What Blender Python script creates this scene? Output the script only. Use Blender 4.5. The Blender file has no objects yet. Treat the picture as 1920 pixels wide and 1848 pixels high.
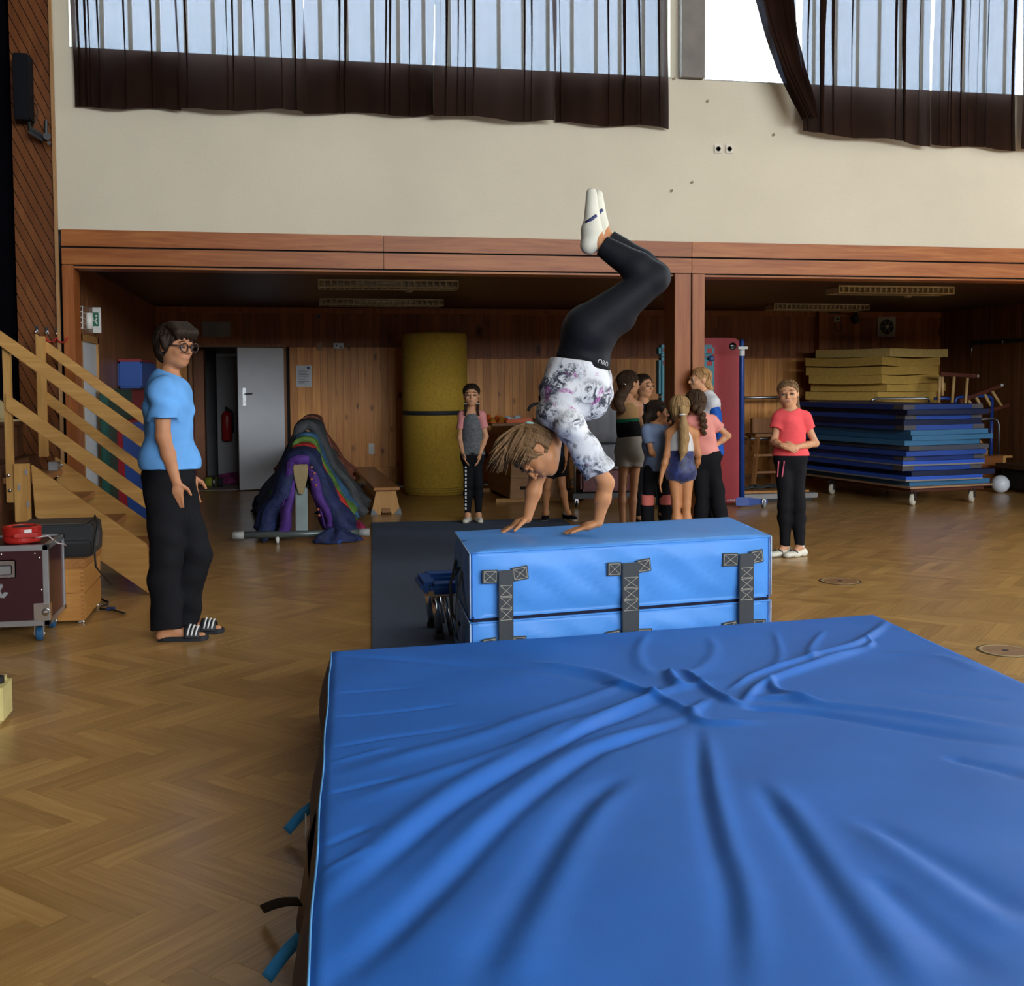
import bpy, bmesh, math, random
import numpy as np
from mathutils import Vector, Matrix, Euler
S = bpy.context.scene
COL = S.collection
random.seed(7); RNG = np.random.default_rng(7)
# ------------------------------------------------------------------ camera
FPX, CAMH, HORIZ, ROLL, TP, YAW = 2100.0, 1.49, 712.0, math.radians(-.3), .056, 11.4
PCY = HORIZ + FPX*TP
_p, _y = math.atan(TP), math.radians(YAW)
CF = np.array([math.sin(_y)*math.cos(_p), math.cos(_y)*math.cos(_p), -math.sin(_p)])
_R0 = np.array([math.cos(_y), -math.sin(_y), 0.]); _U0 = np.cross(_R0, CF)
CR = _R0*math.cos(ROLL) + _U0*math.sin(ROLL); CU = -_R0*math.sin(ROLL) + _U0*math.cos(ROLL)
CAM = np.array([0, 0, CAMH])
cam = bpy.data.cameras.new('camera'); cob = bpy.data.objects.new('camera', cam); COL.objects.link(cob)
cam.sensor_width = 36; cam.sensor_fit = 'HORIZONTAL'; cam.lens = FPX/1920*36
cam.shift_y = -(924 - PCY)/1920
cam.clip_start = .05; cam.clip_end = 200
cob.matrix_world = Matrix(((CR[0], CU[0], -CF[0], 0), (CR[1], CU[1], -CF[1], 0), (CR[2], CU[2], -CF[2], CAMH), (0, 0, 0, 1)))
S.camera = cob
def ray(px, py): return CF + CR*(px-960)/FPX - CU*(py-PCY)/FPX
def onz(px, py, z=0.): r = ray(px, py); return CAM + r*((z-CAMH)/r[2])
def ony(px, py, Y): r = ray(px, py); return CAM + r*(Y/r[1])
def onx(px, py, X): r = ray(px, py); return CAM + r*(X/r[0])
def at(px, py, d): return CAM + ray(px, py)*d          # point seen at a pixel, d metres away along the view axis
def proj(P):
    d = np.asarray(P, float) - CAM; z = d@CF
    return 960+FPX*(d@CR)/z, PCY-FPX*(d@CU)/z, z
FW = np.array([math.sin(_y), math.cos(_y), 0]); RT = _R0.copy(); UP = np.array([0, 0, 1.])
# ------------------------------------------------------------------ light: overcast sky through the hall's windows
w = bpy.data.worlds.new('sky'); S.world = w; w.use_nodes = True
bg = w.node_tree.nodes['Background']; bg.inputs['Color'].default_value = (.86, .93, 1, 1); bg.inputs['Strength'].default_value = 1.0
S.view_settings.view_transform = 'Standard'; S.view_settings.look = 'None'; S.view_settings.gamma = 1
S.view_settings.use_curve_mapping = False; S.view_settings.exposure = 4.35
S.cycles.use_denoising = True
S.cycles.max_bounces = 8; S.cycles.diffuse_bounces = 5; S.cycles.glossy_bounces = 3; S.cycles.transparent_max_bounces = 16; S.cycles.use_adaptive_sampling = True; S.cycles.adaptive_threshold = .02
S.cycles.sample_clamp_indirect = 4
def portal(name, loc, rot, sx, sy):
    l = bpy.data.lights.new(name, 'AREA'); l.shape = 'RECTANGLE'; l.size = sx; l.size_y = sy; l.cycles.is_portal = True
    o = bpy.data.objects.new(name, l); COL.objects.link(o); o.location = loc; o.rotation_euler = rot
HX0, HX1, HY0, HY1, HZ = -1.71, 15.0, -9.0, 9.35, 6.6
portal('daylight_window_opposite', (7.6, HY0, 4.8), (math.radians(90), 0, 0), 14.2, 3.2)
portal('daylight_window_end', (HX1, 5.25, 5.15), (math.radians(90), 0, math.radians(90)), 3.5, 2.5)
portal('daylight_window_far', (4.9, 9.62, 5.1), (math.radians(-90), 0, 0), 13.4, 2.1)
# ------------------------------------------------------------------ materials
MATS = {}
def _nt(name):
    m = bpy.data.materials.new(name); m.use_nodes = True
    nt = m.node_tree; b = nt.nodes['Principled BSDF']
    return m, nt, b
def c3(c): return (*c, 1) if len(c) == 3 else c
def hexc(h):
    h = h.lstrip('#'); v = [int(h[i:i+2], 16)/255 for i in (0, 2, 4)]
    return tuple(x/12.92 if x <= .04045 else ((x+.055)/1.055)**2.4 for x in v)
def coords(nt, scale=(1, 1, 1), rnd=True, kind='Object'):
    tc = nt.nodes.new('ShaderNodeTexCoord'); mp = nt.nodes.new('ShaderNodeMapping')
    mp.inputs['Scale'].default_value = scale
    nt.links.new(tc.outputs[kind], mp.inputs['Vector'])
    if rnd:
        oi = nt.nodes.new('ShaderNodeObjectInfo'); mu = nt.nodes.new('ShaderNodeMath'); mu.operation = 'MULTIPLY'; mu.inputs[1].default_value = 37.
        nt.links.new(oi.outputs['Random'], mu.inputs[0]); nt.links.new(mu.outputs[0], mp.inputs['Location'])
    return mp
def noise(nt, mp, scale, detail=3, dist=0., rough=.5):
    n = nt.nodes.new('ShaderNodeTexNoise'); n.inputs['Scale'].default_value = scale; n.inputs['Detail'].default_value = detail
    n.inputs['Distortion'].default_value = dist; n.inputs['Roughness'].default_value = rough
    nt.links.new(mp.outputs[0], n.inputs['Vector']); return n
def ramp(nt, fac, stops):
    r = nt.nodes.new('ShaderNodeValToRGB'); e = r.color_ramp.elements
    while len(e) < len(stops): e.new(.5)
    for i, (p, c) in enumerate(stops): e[i].position = p; e[i].color = c3(c)
    nt.links.new(fac, r.inputs[0]); return r
def mixc(nt, fac, a, b, mode='MIX'):
    m = nt.nodes.new('ShaderNodeMix'); m.data_type = 'RGBA'; m.blend_type = mode
    for s, v in ((m.inputs[0], fac), (m.inputs[6], a), (m.inputs[7], b)):
        if hasattr(v, 'is_linked') or isinstance(v, bpy.types.NodeSocket): nt.links.new(v, s)
        else: s.default_value = c3(v) if isinstance(v, (tuple, list)) else v
    return m.outputs[2]
def bump(nt, b, h, strength, dist=.01):
    bp = nt.nodes.new('ShaderNodeBump'); bp.inputs['Strength'].default_value = strength; bp.inputs['Distance'].default_value = dist
    nt.links.new(h, bp.inputs['Height']); nt.links.new(bp.outputs[0], b.inputs['Normal']); return bp
def plain(name, c, rough=.6, metal=0., var=.12, scale=6., bmp=0., bscale=60., spec=.4, bdist=.005, sheen=0.):
    """painted / plastic / cloth surface: base colour with a little procedural variation and relief"""
    if name in MATS: return MATS[name]
    if isinstance(c, str): c = hexc(c)
    m, nt, b = _nt(name); mp = coords(nt)
    n = noise(nt, mp, scale)
    r = ramp(nt, n.outputs['Fac'], [(.3, tuple(max(0, x*(1-var)) for x in c)), (.7, tuple(min(1, x*(1+var)) for x in c))])
    nt.links.new(r.outputs[0], b.inputs['Base Color'])
    b.inputs['Roughness'].default_value = rough; b.inputs['Metallic'].default_value = metal; b.inputs['Specular IOR Level'].default_value = spec
    if sheen: b.inputs['Sheen Weight'].default_value = sheen
    if bmp:
        n2 = noise(nt, mp, bscale, 2); bump(nt, b, n2.outputs['Fac'], bmp, bdist)
    MATS[name] = m; return m
def wood(name, light, dark, axis=2, rough=.45, knots=0., stretch=14., scale=5., tint=0., spec=.2, coat=0.):
    if name in MATS: return MATS[name]
    if isinstance(light, str): light = hexc(light)
    if isinstance(dark, str): dark = hexc(dark)
    m, nt, b = _nt(name)
    sc = [stretch]*3; sc[axis] = 1.
    mp = coords(nt, tuple(s/3. for s in sc))
    n = noise(nt, mp, scale, 4, 1.2, .6)
    r = ramp(nt, n.outputs['Fac'], [(.28, dark), (.5, tuple((a+b2)/2 for a, b2 in zip(light, dark))), (.68, light)])
    colr = r.outputs[0]
    if knots:
        k = [1.]*3; k[axis] = .55
        mp2 = coords(nt, tuple(k)); v = nt.nodes.new('ShaderNodeTexVoronoi'); v.inputs['Scale'].default_value = knots
        nt.links.new(mp2.outputs[0], v.inputs['Vector'])
        kr = ramp(nt, v.outputs['Distance'], [(.07, (1, 1, 1)), (.20, (0, 0, 0))])
        colr = mixc(nt, kr.outputs[0], colr, tuple(x*.35 for x in dark))
    if tint:
        oi = nt.nodes.new('ShaderNodeObjectInfo'); at_ = nt.nodes.new('ShaderNodeAttribute'); at_.attribute_name = 'tint'
        sp = nt.nodes.new('ShaderNodeSeparateColor'); nt.links.new(oi.outputs['Color'], sp.inputs[0])
        ad = nt.nodes.new('ShaderNodeMath'); ad.operation = 'ADD'; nt.links.new(sp.outputs[0], ad.inputs[0]); nt.links.new(at_.outputs['Fac'], ad.inputs[1])
        lo, hi = 1-tint, 1+tint
        tr = ramp(nt, ad.outputs[0], [(0., (lo, lo*.96, lo*.9)), (.5, (1, .97, .95)), (1., (hi, hi*1.0, hi*.96))])
        colr = mixc(nt, 1., colr, tr.outputs[0], 'MULTIPLY')
    nt.links.new(colr, b.inputs['Base Color'])
    b.inputs['Roughness'].default_value = rough; b.inputs['Specular IOR Level'].default_value = spec
    if coat: b.inputs['Coat Weight'].default_value = coat; b.inputs['Coat Roughness'].default_value = .22
    bump(nt, b, n.outputs['Fac'], .12, .002)
    MATS[name] = m; return m
# ------------------------------------------------------------------ mesh helpers (all in world coordinates)
class MB:
    def __init__(s): s.v = []; s.f = []; s.m = []; s.cur = 0
    def add(s, vs, fs):
        o = len(s.v); s.v += [tuple(map(float, v)) for v in vs]; s.f += [tuple(i+o for i in f) for f in fs]; s.m += [s.cur]*len(fs); return s
    def mat(s, i): s.cur = i; return s
    def hexa(s, p): # 8 points: bottom ring 0-3, top ring 4-7
        return s.add(p, [(3, 2, 1, 0), (4, 5, 6, 7), (0, 1, 5, 4), (1, 2, 6, 5), (2, 3, 7, 6), (3, 0, 4, 7)])
    def box(s, lo, hi, rz=0., c=None):
        x0, y0, z0 = lo; x1, y1, z1 = hi
        p = np.array([(x0, y0, z0), (x1, y0, z0), (x1, y1, z0), (x0, y1, z0), (x0, y0, z1), (x1, y0, z1), (x1, y1, z1), (x0, y1, z1)], float)
        if rz:
            c = (p.min(0)+p.max(0))/2 if c is None else np.array([c[0], c[1], 0.])
            ca, sa = math.cos(rz), math.sin(rz); q = p-c; p[:, 0] = c[0]+q[:, 0]*ca-q[:, 1]*sa; p[:, 1] = c[1]+q[:, 0]*sa+q[:, 1]*ca
        return s.hexa(p)
    def obox(s, c, ax, ay, az): # oriented box: centre, half axes
        c, ax, ay, az = map(lambda t: np.asarray(t, float), (c, ax, ay, az))
        return s.hexa([c-ax-ay-az, c+ax-ay-az, c+ax+ay-az, c-ax+ay-az, c-ax-ay+az, c+ax-ay+az, c+ax+ay+az, c-ax+ay+az])
    def beam(s, a, b, w, h, side=None): # bar from a to b, w across (side dir), h the other way
        a, b = np.asarray(a, float), np.asarray(b, float); d = b-a; L = np.linalg.norm(d); d /= L
        sd = np.asarray(side if side is not None else np.cross(d, UP), float); sd = sd-d*(sd@d); sd /= np.linalg.norm(sd); n = np.cross(d, sd)
        return s.obox((a+b)/2, d*L/2, sd*w/2, n*h/2)
    def tube(s, pts, r, n=8, caps=True, closed=False):
        P = [np.asarray(p, float) for p in pts]; k = len(P); rs = r if hasattr(r, '__len__') else [r]*k
        o = len(s.v); vs = []; fs = []; ref = None
        for i, p in enumerate(P):
            d = (P[(i+1) % k]-P[i-1]) if closed or 0 < i < k-1 else (P[1]-P[0] if i == 0 else P[-1]-P[-2])
            d = d/(np.linalg.norm(d)+1e-9)
            if ref is None:
                ref = np.cross(d, UP if abs(d[2]) < .9 else np.array([1., 0, 0]))
            ref = ref-d*(ref@d); ref /= np.linalg.norm(ref)+1e-9; n2 = np.cross(d, ref)
            for j in range(n):
                t = 2*math.pi*j/n; vs.append(p+rs[i]*(math.cos(t)*ref+math.sin(t)*n2))
        for i in range(k if closed else k-1):
            for j in range(n):
                a, b2 = i*n+j, i*n+(j+1) % n; c, d2 = ((i+1) % k)*n+(j+1) % n, ((i+1) % k)*n+j
                fs.append((a, b2, c, d2))
        if caps and not closed: fs += [tuple(range(n-1, -1, -1)), tuple((k-1)*n+j for j in range(n))]
        return s.add(vs, fs)
    def cyl(s, a, b, r, n=20, r2=None): return s.tube([a, b], [r, r if r2 is None else r2], n)
    def lathe(s, c, prof, n=24, axis=UP): # prof: (radius, height)
        ax = np.asarray(axis, float); ax /= np.linalg.norm(ax); u = np.cross(ax, [0, 1, 0] if abs(ax[1]) < .9 else [1, 0, 0]); u /= np.linalg.norm(u); v = np.cross(ax, u)
        vs = []; fs = []; k = len(prof); c = np.asarray(c, float)
        for r, h in prof:
            for j in range(n): t = 2*math.pi*j/n; vs.append(c+ax*h+max(r, 1e-4)*(math.cos(t)*u+math.sin(t)*v))
        for i in range(k-1):
            for j in range(n): fs.append((i*n+j, i*n+(j+1) % n, (i+1)*n+(j+1) % n, (i+1)*n+j))
        fs += [tuple(range(n-1, -1, -1)), tuple((k-1)*n+j for j in range(n))]
        return s.add(vs, fs)
    def ball(s, c, r, nu=14, nv=9, M=None):
        r = np.array(r if hasattr(r, '__len__') else (r, r, r), float); vs = []; fs = []
        for i in range(nv+1):
            a = math.pi*i/nv
            for j in range(nu):
                t = 2*math.pi*j/nu; q = np.array([math.sin(a)*math.cos(t), math.sin(a)*math.sin(t), -math.cos(a)])*r
                vs.append(np.asarray(c)+(M@q if M is not None else q))
        for i in range(nv):
            for j in range(nu): fs.append((i*nu+j, i*nu+(j+1) % nu, (i+1)*nu+(j+1) % nu, (i+1)*nu+j))
        return s.add(vs, fs)
    def prism(s, poly, ax): # extrude a 3D polygon by vector
        P = np.array(poly, float); n = len(P); ax = np.asarray(ax, float)
        return s.add(list(P)+list(P+ax), [tuple(range(n-1, -1, -1)), tuple(range(n, 2*n))]+[(i, (i+1) % n, n+(i+1) % n, n+i) for i in range(n)])
    def grid(s, fn, nu, nv, thick=None):
        vs = [fn(i/nu, j/nv) for j in range(nv+1) for i in range(nu+1)]
        fs = [(j*(nu+1)+i, j*(nu+1)+i+1, (j+1)*(nu+1)+i+1, (j+1)*(nu+1)+i) for j in range(nv) for i in range(nu)]
        return s.add(vs, fs)
def WM(o):
    M = Matrix()
    while o is not None: M = o.matrix_basis @ M; o = o.parent
    return M
def obj(name, mb, mat, parent=None, smooth=False, bev=0., weld=False, label=None, solid=0.):
    me = bpy.data.meshes.new(name)
    V = np.array(mb.v, float)
    if parent is not None:
        Mi = np.array(WM(parent).inverted()); V = V@Mi[:3, :3].T+Mi[:3, 3]; loc = (0, 0, 0)
    else:
        loc = ((V[:, 0].min()+V[:, 0].max())/2, (V[:, 1].min()+V[:, 1].max())/2, V[:, 2].min()); V = V-np.array(loc)
    me.from_pydata(V.tolist(), [], mb.f)
    ms = mat if isinstance(mat, (list, tuple)) else [mat]
    for q in ms: me.materials.append(q)
    if len(ms) > 1: me.polygons.foreach_set('material_index', mb.m)
    if bev or weld or True:
        bm = bmesh.new(); bm.from_mesh(me)
        if weld: bmesh.ops.remove_doubles(bm, verts=bm.verts, dist=1e-5)
        if bev: bmesh.ops.bevel(bm, geom=[e for e in bm.edges if len(e.link_faces) == 2 and e.calc_face_angle(0) > .5], offset=bev, segments=2, affect='EDGES', clamp_overlap=True)
        if bev or not smooth: bmesh.ops.recalc_face_normals(bm, faces=bm.faces)
        bm.to_mesh(me); bm.free()
    if smooth: me.shade_smooth()
    o = bpy.data.objects.new(name, me); COL.objects.link(o); o.location = loc
    if parent is not None: o.parent = parent
    if label: o['label'] = label
    if solid:
        md = o.modifiers.new('thickness', 'SOLIDIFY'); md.thickness = solid; md.offset = 0
    return o
def tag(o, label, cat, group=None):
    o['label'] = label; o['category'] = cat
    if group: o['group'] = group
    return o
def thing(name, label, cat, loc, rz=0., group=None):
    o = bpy.data.objects.new(name, None); COL.objects.link(o); o.empty_display_size = .1
    o.location = tuple(map(float, loc)); o.rotation_euler = (0, 0, rz)
    return tag(o, label, cat, group)
def struct(name, mb, mat, parent=None, **k):
    o = obj(name, mb, mat, parent, **k)
    if parent is None: o['kind'] = 'structure'
    return o
def copy_tree(o, parent=None):
    c = o.copy(); COL.objects.link(c); c.parent = parent
    for ch in [x for x in bpy.data.objects if x.parent is o]: copy_tree(ch, c)
    return c
# ------------------------------------------------------------------ structure
NY = 15.8; NX0, NX1, NZ = -1.72, 10.0, 2.5; PLY = 9.35
M_plaster = plain('cream_plaster', (.53, .475, .365), .85, var=.05, scale=1.2, bmp=.25, bscale=90)
M_white = plain('white_paint', (.62, .62, .60), .6, var=.05)
M_dark = plain('dark_gap', (.012, .009, .008), .9)
M_beam = wood('beam_wood', (.34, .125, .034), (.20, .052, .011), 0, .38, stretch=16, scale=3.5, tint=.12)
M_beamv = wood('beam_wood_vertical', (.30, .10, .026), (.20, .052, .011), 2, .38, stretch=16, scale=3.5)
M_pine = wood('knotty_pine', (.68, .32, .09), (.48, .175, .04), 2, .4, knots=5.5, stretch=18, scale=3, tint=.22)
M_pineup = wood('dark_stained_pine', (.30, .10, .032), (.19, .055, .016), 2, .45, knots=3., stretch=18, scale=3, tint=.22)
M_strip = wood('brown_wall_strips', (.23, .095, .035), (.13, .045, .015), 2, .4, stretch=18, scale=3, tint=.2)
M_ceil = wood('dark_ceiling_boards', (.075, .036, .02), (.04, .018, .01), 0, .5, stretch=14)
M_floor = wood('oak_parquet', (.46, .275, .098), (.32, .175, .05), 0, .3, stretch=20, scale=7, tint=.17, spec=.5, coat=.2)
M_black = plain('black_stage_cloth', (.0015, .0015, .0025), .95, bmp=.3, bscale=20, spec=.02)
M_ply = wood('pale_pine_stair_wood', (.50, .28, .085), (.37, .185, .05), 0, .4, stretch=16, scale=4, knots=1.2)
M_plyv = wood('pale_pine_stair_wood_upright', (.50, .28, .085), (.37, .185, .05), 2, .4, stretch=16, scale=4)
M_chrome = plain('chrome', (.62, .62, .62), .18, 1., var=.03)
M_steel = plain('brushed_steel', (.40, .41, .42), .38, 1., var=.06)
M_blackp = plain('black_plastic', (.014, .014, .016), .45)
M_rubber = plain('dark_rubber', (.02, .02, .022), .75)
# floor: dark bed with herringbone oak staves
floor = struct('floor', MB().box((-2.1, -9.2, -.2), (15.2, NY+3, -.012)), M_dark)
SL, SW = .50, .0833
def stave_mesh():
    m = MB(); l, w_ = SL/2-.0006, SW/2-.0006
    m.add([(-l, -w_, -.012), (l, -w_, -.012), (l, w_, -.012), (-l, w_, -.012), (-l, -w_, 0), (l, -w_, 0), (l, w_, 0), (-l, w_, 0)],
          [(0, 1, 5, 4), (1, 2, 6, 5), (2, 3, 7, 6), (3, 0, 4, 7), (4, 5, 6, 7)])
    return m
st = stave_mesh(); stv = np.array(st.v)
sme = bpy.data.meshes.new('floor_stave'); sme.from_pydata(st.v, [], st.f); sme.materials.append(M_floor)
staves = []; n6 = 6; ang0 = math.radians(-45.5)
ca, sa = math.cos(ang0), math.sin(ang0)
for s_ in range(-40, 60):
    for t in range(-260, 330):
        for kind in (0, 1):
            if kind == 0: u, v, a = t+s_*n6+n6/2, t-s_*n6+.5, ang0
            else: u, v, a = t+s_*n6+n6+.5, t-s_*n6+1-n6/2, ang0+math.pi/2
            x, y = SW*(u*ca-v*sa), SW*(u*sa+v*ca)
            if -1.95 < x < 14.9 and -2.0 < y < NY+2.4 and (y < NY-.1 or x < .3): staves.append((x, y, a))
def shown(x, y):
    px, py, z = proj((x, y, 0))
    if z < 1 or not (-20 < px < 1940 and 880 < py < 1868): return 0
    if py > 1210 and px > 600+ (1848-py)*.0 and px > 545 + (1848-py)*.11: # under the landing mat
        if px < 1640+(py-1150)*2.2: return 0
    return 1/z**3
sc_ = [shown(x, y) for x, y, a in staves]
order = sorted(range(len(staves)), key=lambda i: -sc_[i]); near = set(i for i in order[:300] if sc_[i] > 0)
tints = RNG.random(len(staves))*.75+.1
tints[RNG.random(len(staves)) < .1] = .98
bV = []; bF = []; bT = []
for i, (x, y, a) in enumerate(staves):
    if i in near:
        o = bpy.data.objects.new('stave', sme); COL.objects.link(o); o.parent = floor
        o.location = Vector((x, y, 0))-floor.location; o.rotation_euler = (0, 0, a); o.color = (tints[i], 0, 0, 1)
    else:
        c_, s2 = math.cos(a), math.sin(a); o0 = len(bV)*8
        V = stv.copy(); V[:, 0] = x+stv[:, 0]*c_-stv[:, 1]*s2; V[:, 1] = y+stv[:, 0]*s2+stv[:, 1]*c_
        bV.append(V); bF += [tuple(k+o0 for k in f) for f in st.f]; bT += [tints[i]]*8
mb = MB(); mb.v = np.vstack(bV).tolist(); mb.f = bF; mb.m = [0]*len(bF)
# joined staves keep grain along their own length: two grain directions share one material through UV-free object axes
M_floor2 = wood('oak_parquet_far', (.46, .275, .098), (.32, .175, .05), 0, .3, stretch=3, scale=9, tint=.17, spec=.5, coat=.2)
far = obj('distant_staves', mb, M_floor2, floor); far['kind'] = 'stuff'; far.color = (0, 0, 0, 1)
at_ = far.data.attributes.new('tint', 'FLOAT', 'POINT'); at_.data.foreach_set('value', np.array(bT, np.float32))
# round floor sockets
for i, (px, py) in enumerate(((1885, 1220), (1575, 1089.5))):
    p = onz(px, py); r = .085 if i == 0 else .11
    s_ = thing('floor_socket', ('larger' if i else 'nearer')+' round sleeve cover set in the parquet '+('close to the corner of the blue landing mat' if i == 0 else 'in front of the girl in coral'), 'floor cover', (p[0], p[1], 0))
    s_['label'] = 'round brown sleeve cover in the parquet beside the corner of the landing mat' if i == 0 else 'round sleeve cover in the parquet in front of the blue mat trolley'
    r = .142 if i == 0 else .145
    obj('ring', MB().lathe((p[0], p[1], 0), [(r*1.05, -.005), (r*1.05, .0022), (r*.97, .003), (r*.97, -.005)], 40), plain('dark_brass', (.10, .06, .02), .4, .6), s_)
    obj('rim', MB().lathe((p[0], p[1], 0), [(r*.95, -.005), (r*.95, .004), (r*.86, .004), (r*.86, -.005)], 40), plain('brass_rim', (.5, .38, .2), .4, .4), s_)
    obj('lid', MB().lathe((p[0], p[1], 0), [(r*.86, -.005), (r*.86, .003), (.001, .003)], 40), wood('socket_lid', (.27, .15, .07), (.2, .1, .045), 0), s_)
    obj('keyhole', MB().lathe((p[0], p[1], .003), [(.018, 0), (.018, .0012)], 12), M_dark, s_)
# hall back wall above the niche: plaster band and pillar, windows over it
SILL = 4.075
m = MB(); m.box((-1.72, PLY, 2.68), (15.2, PLY+.3, SILL)); m.box((-1.72, PLY, SILL), (-1.60, PLY+.3, HZ)); m.box((-1.72, PLY, 6.05), (15.2, PLY+.3, HZ)); m.box((3.30, PLY+.02, SILL), (3.62, PLY+.3, 6.05)); m.box((11.5, PLY, SILL), (15.2, PLY+.3, HZ))
wall_back = struct('wall_back', m, M_plaster)
obj('window_sill', MB().box((-1.6, PLY+.0, SILL), (3.3, PLY+.24, SILL+.012)), plain('grey_sill', (.30, .29, .27), .6), wall_back)
obj('window_sill', MB().box((3.62, PLY+.0, SILL), (11.5, PLY+.24, SILL+.012)), MATS['grey_sill'], wall_back)
struct('trim_1', MB().box((3.375, PLY-.06, SILL+.005), (3.585, PLY+.015, 6.05)), plain('grey_pillar', (.16, .14, .125), .7))
# small plugs and scars in the plaster
M_scar = plain('plaster_scar', (.22, .17, .12), .9)
for px, py in ((1326, 190), (1450, 253), (1297, 342), (1259, 358), (1263, 148)):
    p = ony(px, py, PLY)
    obj('dowel_hole', MB().obox(p, (.012, 0, .006), (0, .003, 0), (-.004, 0, .01)), M_scar, wall_back)
M_glass, nt, b = _nt('channel_glass')
tr = nt.nodes.new('ShaderNodeBsdfTransparent'); tl = nt.nodes.new('ShaderNodeBsdfTranslucent'); mx = nt.nodes.new('ShaderNodeMixShader')
nz = noise(nt, coords(nt), 8); rr = ramp(nt, nz.outputs['Fac'], [(.3, (.80, .87, .88)), (.7, (.84, .90, .92))])
nt.links.new(rr.outputs[0], tr.inputs[0]); tl.inputs[0].default_value = (.8, .9, .9, 1); mx.inputs[0].default_value = .25
nt.links.new(tr.outputs[0], mx.inputs[1]); nt.links.new(tl.outputs[0], mx.inputs[2]); nt.links.new(mx.outputs[0], nt.nodes['Material Output'].inputs[0])
M_flange, nt, b = _nt('glass_flange')
tr = nt.nodes.new('ShaderNodeBsdfTransparent'); tr.inputs[0].default_value = (.42, .47, .40, 1)
nz = noise(nt, coords(nt), 8); rr = ramp(nt, nz.outputs['Fac'], [(.3, (.34, .34, .27)), (.7, (.42, .42, .33))]); nt.links.new(rr.outputs[0], tr.inputs[0])
nt.links.new(tr.outputs[0], nt.nodes['Material Output'].inputs[0])
for wi, (x0, x1) in enumerate(((-1.6, 3.3), (3.62, 11.5))):
    fr = MB()
    for a_, b_ in (((x0, SILL+.012), (x1, SILL+.03)), ((x0, 6.03), (x1, 6.05)), ((x0, SILL+.03), (x0+.03, 6.03)), ((x1-.03, SILL+.03), (x1, 6.03))):
        fr.box((a_[0], PLY+.10, a_[1]), (b_[0], PLY+.19, b_[1]))
    win = struct('window_%d' % (wi+1), fr, plain('pale_window_frame', (.55, .55, .48), .5))
    x = x0+.03; wd = .213; k = 0
    while x < x1-.04:
        xe = min(x+wd, x1-.03)
        pane = obj('pane', MB().box((x+.002, PLY+.13, SILL+.03), (xe-.002, PLY+.136, 6.03)), M_glass, win)
        obj('flange', MB().box((xe-.038, PLY+.137, SILL+.03), (xe-.004, PLY+.142, 6.03)), M_flange, pane)
        x = xe
# remaining hall shell, behind and beside the photographer
M_wallf = plain('hall_plaster', (.55, .50, .41), .85, var=.04)
def wall_open(name, axis, pos, a0, a1, o0, o1, z0, z1, th=.25):
    m = MB()
    for lo, hi, q0, q1 in ((a0, o0, 0, HZ), (o1, a1, 0, HZ), (o0, o1, 0, z0), (o0, o1, z1, HZ)):
        if hi-lo < .01: continue
        if axis == 'y': m.box((lo, pos-th, q0), (hi, pos, q1))
        else: m.box((pos, lo, q0), (pos+th, hi, q1))
    return struct(name, m, M_wallf)
wall_open('wall_front', 'y', HY0, -3.4, 15.2, .5, 14.7, 3.2, 6.4)
wall_open('wall_right', 'x', HX1, -9.2, 9.6, 3.5, 7.0, 3.9, 6.4)
struct('ceiling', MB().box((-3.5, -9.3, HZ), (15.3, PLY+.3, HZ+.1)), plain('hall_ceiling', (.50, .45, .37), .8))
# stage to the left: floor, front panel, black curtain
M_stagew = wood('stage_dark_wood', (.11, .045, .02), (.06, .022, .01), 1, .5)
struct('floor_stage', MB().box((-3.6, -9.2, -.1), (-1.9, PLY, .93)), M_stagew)
struct('wall_left', MB().grid(lambda u, v: (-3.2+.05*math.sin(u*260), -9.3+18.7*u, .93+5.75*v), 800, 2), M_black, smooth=True)
side = MB().grid(lambda u, v: (-3.4+1.37*u, 9.23+.02*math.sin(u*40), .93+5.75*v), 90, 2)
tag(obj('stage_curtain', side, M_black, smooth=True), 'black cloth hanging at the dark left edge behind the stair rails', 'curtain')
struct('wall_stage_side', MB().box((-3.6, PLY+.02, 0), (-2.03, PLY+.3, HZ)), M_black)
# diagonal boarded stage frame beside the plaster wall
def clip(poly, a, b, c):  # keep a*x+b*z<=c
    out = []
    for i in range(len(poly)):
        p, q = poly[i], poly[(i+1) % len(poly)]; dp, dq = a*p[0]+b*p[1]-c, a*q[0]+b*q[1]-c
        if dp <= 0: out.append(p)
        if dp*dq < 0: t = dp/(dp-dq); out.append((p[0]+t*(q[0]-p[0]), p[1]+t*(q[1]-p[1])))
    return out
wp = struct('wall_stage_frame', MB().box((-2.03, PLY-.02, .0), (-1.725, PLY+.3, HZ)), M_dark)
M_diag = wood('stage_frame_boards', (.17, .06, .018), (.11, .034, .010), 2, .35, stretch=14, scale=3, tint=.15)
dn = np.array([math.cos(math.radians(26)), math.sin(math.radians(26))]); pitch = .058
k = int((dn[0]*-2.03)/pitch)-2
while k*pitch < dn[0]*-1.725+dn[1]*6.0:
    poly = [(-2.03, .0), (-1.725, .0), (-1.725, 6.), (-2.03, 6.)]
    poly = clip(poly, dn[0], dn[1], (k+1)*pitch-.003); poly = clip(poly, -dn[0], -dn[1], -(k*pitch+.003)) if poly else poly
    if len(poly) > 2: 
        o = obj('board', MB().prism([(x, PLY-.035, z) for x, z in poly], (0, .015, 0)), M_diag, wp); o.color = (random.random(), 0, 0, 1)
    k += 1
struct('trim_2', MB().box((-1.738, PLY-.06, 0), (-1.715, PLY-.03, 6.05)), wood('narrow_strip', (.36, .20, .085), (.26, .13, .05), 2))
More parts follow.
